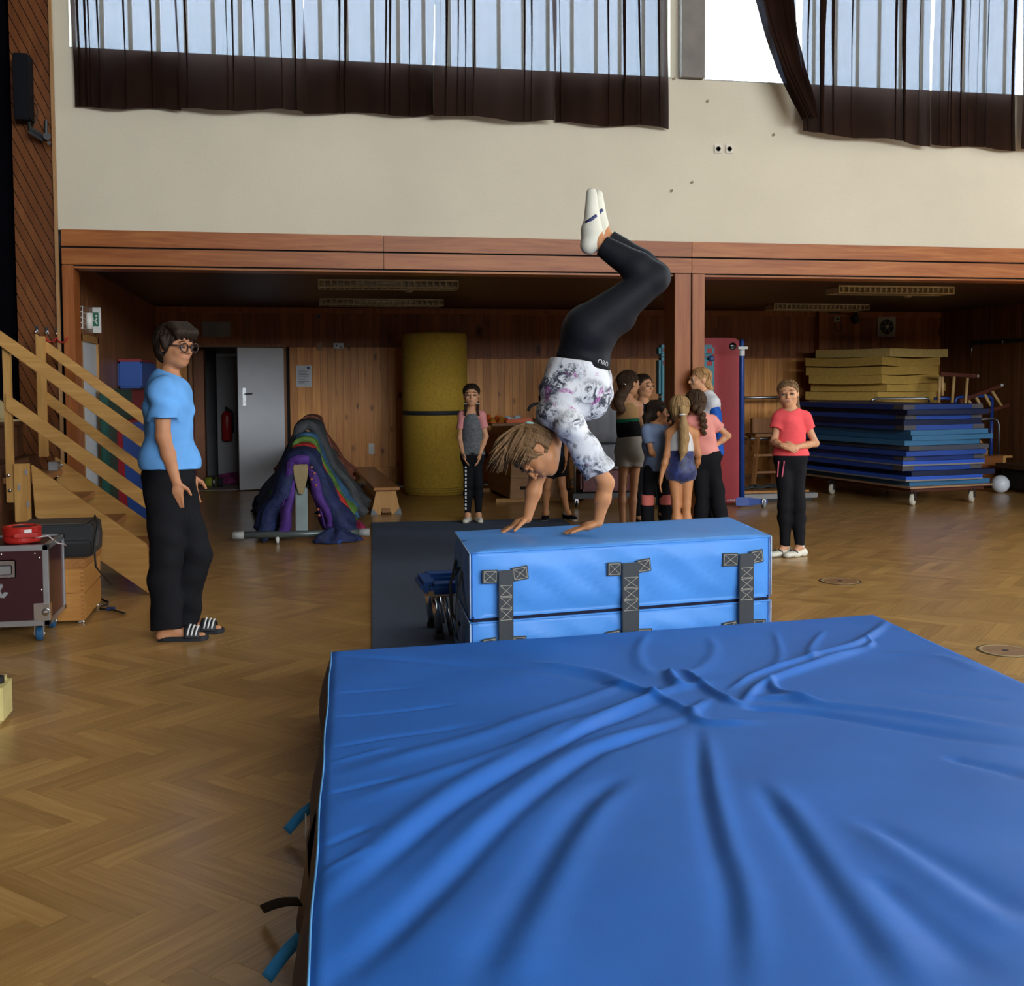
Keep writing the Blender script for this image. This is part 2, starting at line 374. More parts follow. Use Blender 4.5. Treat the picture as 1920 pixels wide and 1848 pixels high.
# beam over the niche: two courses of boards with a dark joint
beam = struct('trim_3', MB().box((-1.70, PLY+.02, 2.40), (15.2, PLY+.28, 2.68)), M_dark)
cuts = [-1.70, .81, 3.49, 8.2, 15.2]
for z0, z1 in ((2.41, 2.538), (2.552, 2.682)):
    for a_, b_ in zip(cuts, cuts[1:]):
        o = obj('beam_board', MB().box((a_+.0015, PLY-.02, z0), (b_-.0015, PLY+.02, z1)), M_beam, beam, bev=.003); o.color = (random.random(), 0, 0, 1)
obj('beam_soffit', MB().box((-1.70, PLY+.02, 2.385), (15.2, PLY+.28, 2.40)), M_beam, beam)
c = thing('timber_column', 'brown timber double post carrying the beam, beside the red mat', 'column', (3.475, PLY+.12, 0))
del c['category'], c['label']; c['kind'] = 'structure'; c.name = 'trim_4'
obj('post', MB().box((3.335, PLY-.02, 0), (3.482, PLY+.26, 2.405)), M_beamv, c, bev=.004)
obj('post', MB().box((3.496, PLY-.02, 0), (3.61, PLY+.26, 2.405)), M_beamv, c, bev=.004)
obj('joint', MB().box((3.48, PLY+.01, 0), (3.498, PLY+.24, 2.405)), M_dark, c)
struct('trim_5', MB().box((-1.70, PLY-.015, 0), (-1.615, PLY+.26, 2.405)), M_beamv, bev=.004)
# niche shell
DX0, DX1, DZ = -1.24, -.02, 1.955
m = MB(); m.box((NX0, NY+.03, 0), (DX0, NY+.25, NZ)); m.box((DX1, NY+.03, 0), (NX1+.2, NY+.25, NZ)); m.box((DX0, NY+.03, DZ), (DX1, NY+.25, NZ))
wnb = struct('wall_niche_back', m, M_dark)
x = NX0; pw = .1045
def plank(x0, x1, z0, z1, mt):
    o = obj('plank', MB().box((x0+.001, NY, z0), (x1-.001, NY+.03, z1)), mt, wnb, bev=.0025); o.color = (random.random(), 0, 0, 1)
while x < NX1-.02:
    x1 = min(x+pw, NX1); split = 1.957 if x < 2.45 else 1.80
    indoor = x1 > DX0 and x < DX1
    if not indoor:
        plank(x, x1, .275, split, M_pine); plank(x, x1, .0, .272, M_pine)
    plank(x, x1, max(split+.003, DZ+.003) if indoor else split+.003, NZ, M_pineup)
    x = x1
obj('batten', MB().box((2.45, NY-.012, 1.79), (NX1, NY, 1.815)), M_pineup, wnb)
obj('batten', MB().box((NX0, NY-.02, 2.42), (NX1, NY, NZ)), M_pineup, wnb)
def strips(name, X, y0, y1, z1, inward, holes=()):
    st_ = struct(name, MB().box((min(X, X-inward*.1), y0, 0), (max(X, X-inward*.1), y1, z1)), M_dark)
    m = MB(); tn = []; y = y0; wd = .062
    while y < y1:
        z0 = 0
        for h0, h1, hz in holes:
            if y+wd > h0 and y < h1: z0 = hz
        a = (X, y+.002, z0); b2 = (X+inward*.018, min(y+wd-.004, y1), z1)
        m.box((min(a[0], b2[0]), a[1], a[2]), (max(a[0], b2[0]), b2[1], b2[2])); tn += [random.random()]*8; y += wd
    o = obj('plank_cladding', m, M_strip, st_); o['kind'] = 'stuff'; o.color = (0, 0, 0, 1)
    t_ = o.data.attributes.new('tint', 'FLOAT', 'POINT'); t_.data.foreach_set('value', np.array(tn, np.float32)); return st_
LWY0, LWY1 = 10.12, 10.92
wnl = strips('wall_niche_left', NX0, PLY+.28, NY, NZ, 1, [(LWY0-.07, LWY1+.07, 1.90)])
wnr = strips('wall_niche_right', NX1, PLY+.28, NY, NZ, -1)
cn = struct('ceiling_niche', MB().box((NX0-.1, PLY+.28, NZ+.02), (NX1+.2, NY+.25, NZ+.12)), M_dark)
m = MB(); y = PLY+.28
while y < NY: m.box((NX0, y+.002, NZ), (NX1, y+.098, NZ+.02)); y += .1
o = obj('ceiling_boards', m, M_ceil, cn); o['kind'] = 'stuff'
struct('baseboard_niche', MB().box((DX1+.03, NY-.015, 0), (NX1, NY, .055)), wood('pale_baseboard', (.38, .21, .09), (.28, .14, .055), 0))
# corridor behind the doorway
m = MB(); m.box((DX0-.3, NY+.25, 0), (DX0-.2, NY+2.6, 2.4)); m.box((DX1+.25, NY+.25, 0), (DX1+.35, NY+2.6, 2.4)); m.box((DX0-.3, NY+2.5, 0), (DX1+.35, NY+2.6, 2.4)); m.box((DX0-.3, NY+.25, 2.3), (DX1+.35, NY+2.6, 2.4))
struct('wall_corridor', m, plain('corridor_grey', (.25, .245, .25), .8, var=.05))
struct('floor_corridor', MB().box((DX0-.3, NY+.0, -.012), (DX1+.35, NY+2.6, .004)), plain('corridor_tile', (.30, .27, .25), .4, bmp=.1))
fr = MB(); fr.box((DX0-.05, NY-.02, 0), (DX0, NY+.25, DZ)); fr.box((DX1, NY-.02, 0), (DX1+.035, NY+.25, DZ)); fr.box((DX0-.05, NY-.02, DZ), (DX1+.035, NY+.25, DZ+.04))
d1 = struct('door_1', fr, wood('door_frame_wood', (.30, .13, .05), (.2, .08, .03), 2))
hinge = np.array([DX1-.005, NY-.02, 0]); free = np.array([-.635, 15.60, 0]); dv = free-hinge; dl = np.linalg.norm(dv); dv /= dl; dnm = np.array([-dv[1], dv[0], 0])
leaf = obj('door_leaf', MB().obox(hinge+dv*dl/2+UP*.98, dv*dl/2, dnm*.02, UP*.965), plain('grey_white_door', (.50, .51, .53), .45, var=.03), d1, bev=.003)
hp = at(470, 738, 15.4); hb = hinge+dv*(dl-.08)
front = -dnm*np.sign(dnm@CF)*1.0
m = MB(); q = hb+UP*1.28+front*.024; m.obox(q, dv*.022, dnm*.004, UP*.12); obj('lock_plate', m, M_steel, leaf)
m = MB(); m.tube([q+UP*.04, q+UP*.04+front*.05, q+UP*.04+front*.05-dv*.10], .009, 8); m.cyl(q-UP*.07, q-UP*.07+front*.01, .016, 12); obj('handle', m, M_chrome, leaf)
# white door in the niche's left wall
fr = MB(); X0 = NX0
fr.box((X0-.06, LWY0-.06, 0), (X0+.03, LWY0, 1.9)); fr.box((X0-.06, LWY1, 0), (X0+.03, LWY1+.06, 1.9)); fr.box((X0-.06, LWY0-.06, 1.84), (X0+.03, LWY1+.06, 1.9))
d2 = struct('door_2', fr, wood('side_door_frame', (.42, .22, .07), (.28, .13, .04), 2))
obj('door_leaf', MB().box((X0-.02, LWY0, .01), (X0+.012, LWY1, 1.84)), plain('pale_grey_door', (.55, .57, .60), .45, var=.03), d2)
# ------------------------------------------------------------------ curtains: thin brown cloth that lets the daylight through
M_cur, nt, b = _nt('brown_curtain_cloth')
mpc = coords(nt); n1 = noise(nt, coords(nt, (260, 1, 260)), 1., 2); n2 = noise(nt, coords(nt, (1, 1, 1)), 420., 1); n3 = noise(nt, mpc, 2.5, 2)
weave = nt.nodes.new('ShaderNodeMath'); weave.operation = 'ADD'; nt.links.new(n1.outputs['Fac'], weave.inputs[0]); nt.links.new(n2.outputs['Fac'], weave.inputs[1])
wr = ramp(nt, weave.outputs[0], [(.35, (.0, 0, 0)), (.75, (1, 1, 1))])
dif = nt.nodes.new('ShaderNodeBsdfDiffuse'); trl = nt.nodes.new('ShaderNodeBsdfTranslucent'); trp = nt.nodes.new('ShaderNodeBsdfTransparent')
dr = ramp(nt, n3.outputs['Fac'], [(.3, (.010, .0045, .003)), (.7, (.015, .007, .0045))]); nt.links.new(dr.outputs[0], dif.inputs[0])
trl.inputs[0].default_value = (.018, .012, .011, 1)
tcol = ramp(nt, weave.outputs[0], [(.3, (.014, .015, .018)), (.75, (.038, .041, .049))]); nt.links.new(tcol.outputs[0], trp.inputs[0])
m1 = nt.nodes.new('ShaderNodeAddShader'); m2 = nt.nodes.new('ShaderNodeAddShader')
nt.links.new(dif.outputs[0], m1.inputs[0]); nt.links.new(trl.outputs[0], m1.inputs[1]); nt.links.new(m1.outputs[0], m2.inputs[0]); nt.links.new(trp.outputs[0], m2.inputs[1])
nt.links.new(m2.outputs[0], nt.nodes['Material Output'].inputs[0])
CY = 9.20
def curtain(px0, px1, py0, py1, label, seed, folds=7, pinch=1., hemdrop=0.):
    r = random.Random(seed); CY = 9.25+.06*(seed % 2)-.02
    a = ony(px0, py0, CY); b_ = ony(px1, py1, CY); W = b_[0]-a[0]
    ph = [(r.uniform(.04, .96), r.uniform(.006, .015), r.uniform(.5, 1.1), r.uniform(-.02, .02)) for _ in range(folds)]
    s1, s2 = r.uniform(0, 6), r.uniform(0, 6)
    def fn(u, v):
        zt = 6.0; zb = a[2]+(b_[2]-a[2])*u+.012*math.sin(u*9+s1)*(1-v)
        z = zb+(zt-zb)*v
        y = CY+.022*math.sin(u*W*11+s1+.5*math.sin(v*3+s2))+.006*math.sin(u*W*31+s2)
        x = a[0]+u*W+.006*math.sin(v*7+s1)*(1 if .05 < u < .95 else 2)
        for c0, wd, am, lean in ph:      # sharp pleats folding over themselves
            t = (u-c0-lean*(v-.3))*W/wd
            g = math.exp(-t*t*.6)
            y -= .040*am*g*pinch*(.45+.55*v); x += -.034*am*pinch*(.35+.65*v)*t*g*1.6
        return (x, y, z)
    o = obj('curtain', MB().grid(fn, 260, 14), M_cur, smooth=True)
    return tag(o, label, 'curtain', 'brown window curtains')
curtain(137, 337, 201, 206, 'brown curtain panel at the far left end, next to the stage frame', 1, 6)
curtain(333, 574, 204, 208, 'brown curtain panel second from the left', 2, 7)
curtain(571, 815, 211, 217, 'brown curtain panel, middle of the five on the left window', 3, 7)
curtain(814, 1041, 216, 229, 'brown curtain panel second from the grey pillar on the long left window', 4, 6)
curtain(1040, 1252, 230, 240, 'brown curtain panel ending just left of the grey pillar, above the raised shoes', 5, 7)
curtain(1505, 1743, 246, 272, 'brown curtain panel hanging beside the bunched curtain', 6, 9, 1.2)
curtain(1746, 1906, 271, 282, 'brown curtain panel at the upper right with a slit of daylight at its left', 7, 8)
curtain(1913, 2140, 280, 292, 'brown curtain panel cut off by the right edge', 8, 6)
# the bunched panel, pulled aside
def bunch(u, v):
    path = [(1440, -90), (1452, -20), (1466, 60), (1486, 130), (1508, 185), (1518, 215)]
    wid = [70, 64, 50, 42, 34, 24]
    t = (1-v)*(len(path)-1); i = min(int(t), len(path)-2); f = t-i
    x = path[i][0]*(1-f)+path[i+1][0]*f; y = path[i][1]*(1-f)+path[i+1][1]*f; w_ = wid[i]*(1-f)+wid[i+1]*f
    p = ony(x+(u-.5)*w_*.95+.22*w_*math.sin(u*31+2*v), y+(abs(u-.5)*18), CY-.13)
    p[1] += .06*math.cos(u*31+2*v)*(.5+.5*v)+.02*math.sin(u*57)
    return tuple(p)
tag(obj('curtain', MB().grid(bunch, 140, 24), M_cur, smooth=True), 'brown curtain bunched and pulled aside across the uncovered bright window', 'curtain', 'brown window curtains')
# double wall sockets
M_socket = plain('cream_socket', (.52, .47, .38), .4)
for i, px in enumerate((1346, 1367)):
    p = ony(px, 279.5, PLY)
    t = thing('wall_socket', 'cream wall socket on the plaster, '+('left' if i == 0 else 'right')+' one of the pair under the pillar', 'socket', p, 0, 'sockets on the plaster')
    obj('plate', MB().box((p[0]-.035, PLY-.012, p[2]-.036), (p[0]+.035, PLY, p[2]+.036)), M_socket, t, bev=.004)
    obj('insert', MB().lathe((p[0], PLY-.011, p[2]), [(.024, 0), (.024, .004), (.021, .005), (.018, .001), (.001, .001)], 20, (0, -1, 0)), plain('socket_insert', (.30, .27, .22), .5), t)
# loudspeaker bracket on the boarded stage frame, coat hooks with red cord
t = thing('speaker_bracket', 'black swivel bracket with a cut-off box on the boarded stage frame', 'bracket', ony(60, 250, 9.3))
a = ony(40, 104, 9.2); b_ = ony(60, 228, 9.2)
obj('box', MB().box((a[0]-.05, 9.12, b_[2]), (b_[0], 9.3, a[2])), plain('black_box', (.004, .004, .006), .6, spec=.1), t, bev=.008)
m = MB(); m.tube([ony(54, 228, 9.22), ony(56, 243, 9.2), ony(88, 262, 9.2)], .016, 8); m.obox(ony(70, 252, 9.2), (.05, 0, -.03), (0, .012, 0), (.014, 0, .022)); obj('arm', m, plain('grey_bracket', (.03, .03, .03), .5, .5), t, smooth=False)
m = MB(); m.tube([ony(86, 226, 9.2), ony(86, 250, 9.2)], .014, 8); m.cyl(ony(88, 255, 9.15), ony(88, 255, 9.24), .028, 14); m.cyl(ony(92, 268, 9.15), ony(92, 268, 9.24), .014, 12); obj('swivel', m, M_blackp, t)
obj('cable', MB().tube([ony(60, 240, 9.24), ony(67, 228, 9.25), ony(71, 210, 9.26), ony(68, 196, 9.27), ony(60, 190, 9.27)], .004, 6), M_blackp, t, smooth=True)
for i, (px, py) in enumerate(((69, 618), (88, 620), (107, 621))):
    p = ony(px, py, PLY-.035)
    t = thing('coat_hook', ('left', 'middle', 'right')[i]+' of the three small chrome hooks behind the stair rail', 'hook', p, 0, 'chrome hooks on the stage frame')
    obj('plate', MB().obox(p, (.013, 0, 0), (0, .004, 0), (0, 0, .028)), M_chrome, t)
    obj('prong', MB().tube([p, p+(0, -.03, -.01), p+(0, -.045, -.03), p+(0, -.05, -.012)], .006, 7), M_chrome, t, smooth=True)
pts = [ony(x, y, 9.27) for x, y in ((86, 632), (88, 638), (94, 641), (101, 640), (106, 633), (108, 637), (112, 641), (118, 642), (124, 638), (127, 631))]
tag(obj('red_rope', MB().tube(pts, .007, 7), plain('red_cord', (.35, .015, .012), .7), smooth=True), 'thin red cord looped over the chrome hooks', 'rope')
# caged emergency sign on the niche's left wall
t = thing('caged_sign', 'white wire-caged escape sign with green plate above the side door', 'sign', (NX0, 10.6, 1.95))
A = ony(188, 573, 10.75); YB = 10.75
sx0, sx1, sz0, sz1 = NX0, A[0]+.005, 1.945, 2.165
M_cage = plain('white_enamel', (.60, .60, .56), .4)
fx = ony(168, 600, YB)[0]
obj('sign_plate', MB().box((fx, YB-.012, sz0-.01), (sx1, YB, sz1)), M_cage, t, bev=.002)
gx0, gx1 = fx+(sx1-fx)*.22, fx+(sx1-fx)*.80
obj('pictogram', MB().box((gx0, YB-.015, sz0+.05), (gx1, YB-.0115, sz1-.045)), plain('escape_green', (.01, .12, .06), .5), t)
w_ = gx1-gx0; zc = (sz0+sz1)/2
m = MB(); m.box((gx0+w_*.12, YB-.017, zc-.018), (gx0+w_*.26, YB-.0148, zc+.014)); m.obox((gx0+w_*.62, YB-.016, zc), (w_*.09, 0, .015), (0, .001, 0), (-.003, 0, .005)); m.ball((gx0+w_*.66, YB-.016, zc+.033), (.009, .0015, .009), 8, 5); m.obox((gx0+w_*.6, YB-.016, zc-.022), (.01, 0, -.018), (0, .001, 0), (.006, 0, .002))
obj('running_figure', m, M_cage, t)
m = MB()
for z in np.linspace(sz0+.005, sz1-.03, 5): m.tube([(fx, YB-.006, z), (sx0+.03, YB-.62, z), (sx0, YB-.64, z)], .004, 6)
for q in (.05, .5, .97): x, y = fx+(sx0+.03-fx)*q, YB-.006-.614*q; m.tube([(x, y, sz0), (x, y, sz1-.03)], .004, 6)
o = obj('wire_cage', m, M_cage, t); o['kind'] = 'stuff'
obj('cage_top', MB().prism([(sx0, YB-.64, sz1-.01), (fx+.01, YB-.01, sz1-.01), (sx0, YB, sz1-.01)], (0, 0, .012)), M_cage, t)
obj('cage_bottom', MB().prism([(sx0, YB-.64, sz0-.01), (fx+.01, YB-.01, sz0-.01), (sx0, YB, sz0-.01)], (0, 0, .008)), M_cage, t)
obj('lamp_tube', MB().cyl((sx0+.045, YB-.36, sz0+.01), (sx0+.045, YB-.36, sz1-.07), .03, 14), plain('lamp_white', (.7, .68, .62), .4), t, smooth=True)
# ------------------------------------------------------------------ things on the niche's back wall
def wallbox(name, label, cat, px0, py0, px1, py1, mt, th=.02, group=None, Y=NY):
    a = ony(px0, py0, Y); b_ = ony(px1, py1, Y)
    t = thing(name, label, cat, ((a[0]+b_[0])/2, Y, b_[2]), 0, group)
    obj('plate', MB().box((a[0], Y-th, b_[2]), (b_[0], Y, a[2])), mt, t, bev=min(.004, th/4)); return t, a, b_
wallbox('notice_board', 'plain grey blank board high on the back wall over the doorway', 'board', 378, 603, 432, 632, plain('grey_board', (.22, .20, .18), .7), .02)
t, a, b_ = wallbox('paper_notice', 'white printed paper notice pinned beside the grey door', 'notice', 555, 685, 585, 725, plain('paper_white', (.55, .56, .56), .8, var=.03), .004)
m = MB(); x0, x1 = a[0], b_[0]; wd = x1-x0
for i in range(9):
    z = a[2]-.065-.022*i; L = (.45, .62, .55, .7, .66, .7, .5, .68, .4)[i]
    m.box((x0+wd*.13, NY-.0052, z-.003 if i else z-.005), (x0+wd*(.13+L), NY-.004, z+.003 if i else z+.005))
obj('print_lines', m, plain('print_ink', (.10, .10, .12), .8), t)
obj('round_logo', MB().lathe((x1-wd*.22, NY-.004, a[2]-.035), [(.020, 0), (.020, .0012)], 18, (0, -1, 0)), plain('logo_blue', (.03, .05, .16), .7), t)
t, a, b_ = wallbox('wall_socket', 'small white double socket box on the back wall above the notice', 'socket', 625, 643, 644, 653.5, M_white, .03)
obj('outlet', MB().box((a[0]+.03, NY-.033, b_[2]+.03), (a[0]+.05, NY-.029, b_[2]+.055)), M_blackp, t); obj('outlet', MB().box((b_[0]-.045, NY-.033, b_[2]+.012), (b_[0]-.02, NY-.029, b_[2]+.03)), M_blackp, t)
t, a, b_ = wallbox('wall_socket', 'small brownish socket close to the ceiling over the notice', 'socket', 593, 588, 602, 598, plain('brown_socket', (.16, .10, .06), .6), .02)
obj('outlet', MB().lathe(((a[0]+b_[0])/2, NY-.02, (a[2]+b_[2])/2), [(.018, 0), (.018, .002)], 14, (0, -1, 0)), M_blackp, t)
wallbox('cover_plate', 'pale brown blank cover plate on the planks between the sockets', 'plate', 594, 641, 604, 657, plain('tan_plate', (.32, .18, .09), .6), .008)
t, a, b_ = wallbox('light_switch', 'white double light switch on the pine wall above the bench', 'switch', 691, 831, 702, 851, plain('switch_white', (.6, .58, .5), .4), .02)
zc = (a[2]+b_[2])/2
for s_ in (-1, 1): obj('rocker', MB().box((a[0]+.014, NY-.026, zc+s_*.032-.024), (b_[0]-.014, NY-.02, zc+s_*.032+.024)), MATS['switch_white'], t, bev=.003)
t, a, b_ = wallbox('ventilation_fan', 'square pale wall fan with round dark grille above the foam stack', 'fan', 1643, 594, 1676, 631, plain('fan_beige', (.36, .29, .2), .5), .05)
fc = np.array([(a[0]+b_[0])/2, NY-.05, (a[2]+b_[2])/2])
obj('grille', MB().lathe(fc, [(.11, 0), (.115, .006), (.105, .01), (.001, .004)], 30, (0, -1, 0)), plain('fan_dark', (.03, .025, .02), .6), t)
obj('hub', MB().lathe(fc+(0, -.006, 0), [(.03, 0), (.028, .012), (.001, .014)], 18, (0, -1, 0)), MATS['fan_beige'], t)
m = MB()
for k in range(6): q = k*math.pi/3; d = np.array([math.cos(q), 0, math.sin(q)]); m.beam(fc+(0, -.011, 0)+d*.03, fc+(0, -.011, 0)+d*.108, .006, .006, (0, 1, 0))
obj('spokes', m, MATS['fan_beige'], t)
t, a, b_ = wallbox('wall_socket', 'pale socket with a looping cable left of the wall fan', 'socket', 1562, 593, 1573, 604, MATS['fan_beige'], .03)
obj('plug', MB().cyl(((a[0]+b_[0])/2, NY-.03, b_[2]+.05), ((a[0]+b_[0])/2, NY-.07, b_[2]+.05), .018, 12), M_blackp, t)
obj('cable', MB().tube([ony(x, y, NY-.03) for x, y in ((1568, 601), (1577, 606), (1580, 615), (1573, 622), (1566, 616), (1567, 606))], .006, 6), M_blackp, t, smooth=True)
t = thing('projector_lamp', 'small dark spotlight clamped under the niche ceiling left of the fan', 'lamp', ony(1604, 605, NY-.1))
obj('body', MB().obox(ony(1604, 598, NY-.1), (.035, 0, .02), (0, .06, 0), (-.02, 0, .06)), M_blackp, t, bev=.01)
obj('stem', MB().tube([ony(1606, 592, NY-.1), ony(1607, 584, NY-.1)], .012, 8), M_blackp, t)
obj('cable', MB().tube([ony(x, y, NY-.06) for x, y in ((1606, 586), (1590, 590), (1575, 587), (1560, 586), (1545, 588))], .007, 6), M_blackp, t, smooth=True)
# pilaster and metal rails on the right part of the back wall
struct('trim_6', MB().box((ony(1528, 600, NY)[0], NY-.14, 0), (ony(1546, 600, NY)[0], NY, NZ)), M_pineup, bev=.004)
for py, lab in ((745, 'upper'), (822, 'lower')):
    a = ony(1375, py+1, 15.3); b_ = ony(1500, py-1, 15.3)
    t = thing('steel_rail', lab+' grey steel rail running across the pine wall beside the blue pole', 'rail', a, 0, 'steel rails on the pine wall')
    obj('bar', MB().cyl(a, b_, .022, 10), M_steel, t, smooth=True)
    for f in (.08, .92): q = a+(b_-a)*f; obj('bracket', MB().box((q[0]-.02, 15.3, q[2]-.03), (q[0]+.02, NY, q[2]+.03)), M_steel, t)
# coat bar on the right niche wall
t = thing('coat_rail', 'dark rail with hooks along the right-hand brown wall', 'rail', (9.95, 14.4, 1.95))
obj('bar', MB().box((9.96, 11.0, 1.97), (9.983, 15.0, 2.03)), M_blackp, t)
for y in (14.9, 14.1, 13.3, 12.5): obj('hook', MB().tube([(9.96, y, 2.0), (9.90, y, 1.99), (9.88, y, 1.96), (9.88, y, 2.02)] if y != 14.9 else [(9.96, y, 2.0), (9.93, y, 1.92), (9.93, y, 1.78), (9.95, y, 1.80)], .008, 6), M_chrome, t, smooth=True)
# fluorescent fixtures under the niche ceiling (switched off)
M_lamp = plain('fixture_white', (.45, .36, .20), .5); M_louv = plain('louvre', (.66, .55, .32), .4)
def fixture(x0, y0, x1, y1, label, wd=.30, on=True):
    c = np.array([(x0+x1)/2, (y0+y1)/2, NZ]); d = np.array([x1-x0, y1-y0, 0]); L = np.linalg.norm(d); rz = math.atan2(d[1], d[0])
    t = thing('ceiling_light', label, 'ceiling light', c-UP*.07, 0, 'long louvred ceiling lights'); u = d/L; v = np.array([-u[1], u[0], 0])
    m = MB(); m.obox(c-UP*.008, u*L/2, v*wd/2, UP*.008)
    for s_ in (-1, 1): m.obox(c-UP*.078+v*s_*(wd/2-.008), u*L/2, v*.006, UP*.005); m.obox(c-UP*.045+u*s_*(L/2-.006), u*.006, v*wd/2, UP*.038)
    obj('housing', m, M_lamp, t)
    obj('reflector', MB().prism([c-u*(L/2-.012)+v*x-UP*z for x, z in ((-wd*.10, .016), (0, .075), (wd*.10, .016))], u*(L-.024)), M_louv, t)
    n = 22
    for k in range(1, n): obj('louvre', MB().obox(c-UP*.048+u*(k/n-.5)*L, u*.006, v*(wd/2-.016), UP*.032), M_lamp, t)
    for s_ in (-1, 1): obj('tube', MB().cyl(c-UP*.035+v*s_*wd*.2-u*(L/2-.05), c-UP*.035+v*s_*wd*.2+u*(L/2-.05), .013, 10), plain('tube_glass', (.6, .55, .42), .3), t, smooth=True)
fixture(.34, 11.5, 1.74, 11.42, 'louvred ceiling light left of the column, nearer row')
fixture(.42, 14.1, 1.95, 14.1, 'louvred ceiling light left of the column, far row')
fixture(5.92, 11.47, 7.32, 11.47, 'louvred ceiling light right of the column, nearer row')
fixture(6.46, 14.3, 7.86, 14.3, 'louvred ceiling light right of the column, far row')
for px, py, lab in ((766, 541, 'left of the column'), (1702, 551, 'over the mat stacks')):
    p = onz(px, py, NZ); o = obj('smoke_detector', MB().lathe((p[0], p[1], NZ), [(.05, 0), (.05, -.02), (.04, -.04), (.015, -.045), (.001, -.045)], 18), MATS['fan_beige'], smooth=True)
    tag(o, 'small round detector under the niche ceiling '+lab, 'detector', 'ceiling detectors')
# ------------------------------------------------------------------ stage stairs
NYS, FYS, TH = 8.12, 8.92, .045
def qpts(pts, Y): return [ony(x, y, Y) for x, y in pts]
st_ = thing('stage_stairs', 'pale wooden stairs with double handrails leading up to the stage', 'stairs', (-1.4, 8.5, 0))
near_poly = [(p[0], NYS, p[2]) for p in qpts([(58, 871), (275, 1021), (283, 1116), (66, 968)], NYS)]
near_poly[2] = (near_poly[2][0], NYS, 0.0)
Mx = M_ply
obj('stringer', MB().prism(near_poly, (0, TH, 0)), Mx, st_, bev=.004)
obj('stringer', MB().prism([(p[0], FYS, p[2]) for p in near_poly], (0, TH, 0)), Mx, st_, bev=.004)
a = ony(27, 869, NYS); b_ = ony(59, 977, NYS)
obj('upright_board', MB().box((a[0], NYS-.03, b_[2]-.0), (b_[0], NYS+.02, a[2])), M_plyv, st_, bev=.004)
xa, za = near_poly[0][0], near_poly[0][2]; xb = near_poly[1][0]; slope = (near_poly[1][2]-za)/(xb-xa)
for k in range(5):
    z = .90-.175*(k+.35); x = xa+(z+.02-za)/slope
    obj('tread', MB().box((x-.30, NYS+TH, z-.04), (x-.035, FYS, z)), wood('stair_tread', (.33, .15, .055), (.23, .09, .03), 1), st_, bev=.004)
def rail(top, bot, Y, th=.035, ext=0.):
    a0, a1 = ony(*top[0], Y), ony(*top[1], Y); b0, b1 = ony(*bot[0], Y), ony(*bot[1], Y)
    e = (a1-a0)*ext
    obj('handrail', MB().prism([a0, a1+e, b1+e, b0], (0, th, 0)), Mx, st_, bev=.004)
rail(((-20, 606), (264, 806)), ((-20, 634), (264, 840)), NYS-.05, ext=.32)
rail(((10, 737), (262, 916)), ((10, 768), (262, 946)), NYS-.02, ext=.28)
rail(((66, 625), (258, 764)), ((66, 646), (258, 789)), FYS+.05, ext=.35)
rail(((85, 733), (259, 864)), ((85, 756), (259, 888)), FYS+.03, ext=.35)
def post(pxa, pxb, pya, pyb, Y, th=.045):
    a0, b0 = ony(pxa, pya, Y), ony(pxb, pyb, Y)
    obj('rail_post', MB().box((a0[0], Y, b0[2]), (b0[0], Y+th, a0[2])), M_plyv, st_, bev=.004)
post(3, 27, 640, 942, NYS); post(66, 90, 630, 856, FYS+.01)
xe = -.80
obj('rail_post', MB().box((xe, NYS-.02, .0), (xe+.09, NYS+.03, .95)), M_plyv, st_, bev=.004)
obj('rail_post', MB().box((xe, FYS+.01, .0), (xe+.09, FYS+.055, .95)), M_plyv, st_, bev=.004)
for px, py in ((16, 891), (19, 919), (116, 872), (107, 893)):
    p = ony(px, py, NYS-.012 if px < 60 else FYS-.002)
    obj('bolt', MB().lathe(p, [(.012, 0), (.012, .006), (.006, .010), (.001, .010)], 12, (0, -1, 0)), M_chrome, st_, smooth=True)
for px, py in ((49, 885), (36, 913), (53, 945)):
    p = ony(px, py, NYS-.032); obj('latch', MB().obox(p, (.008, 0, 0), (0, .005, 0), (0, 0, .02)), M_steel, st_)
obj('metal_bracket', MB().box((ony(80, 880, 8.6)[0], 8.8, .80), (ony(98, 880, 8.6)[0], FYS, .90)), M_steel, st_)
# low chest, straw hat and blue crate on the stage
p = ony(28, 850, 8.7)
t = thing('wooden_chest', 'dark wooden chest on the stage behind the stair rails', 'chest', (p[0]-.1, 8.9, .93))
obj('body', MB().box((-2.6, 8.75, .93), (-1.98, 9.15, 1.17)), M_stagew, t, bev=.006); obj('lid', MB().box((-2.62, 8.73, 1.17), (-1.96, 9.17, 1.20)), M_stagew, t, bev=.006)
hc = ony(30, 808, 8.85)+np.array([-.12,0,0])
t = thing('straw_hat', 'pointed straw hat lying on the dark chest', 'hat', (hc[0], 8.92, 1.2))
M_straw = plain('straw', (.36, .28, .14), .8, bmp=.4, bscale=120)
obj('brim', MB().lathe((hc[0], 8.92, 1.2), [(.13, .0), (.135, .012), (.07, .018), (.06, .014)], 28), M_straw, t, smooth=True)
obj('crown', MB().lathe((hc[0], 8.92, 1.21), [(.07, 0), (.055, .05), (.03, .12), (.008, .15), (.001, .152)], 24), M_straw, t, smooth=True)
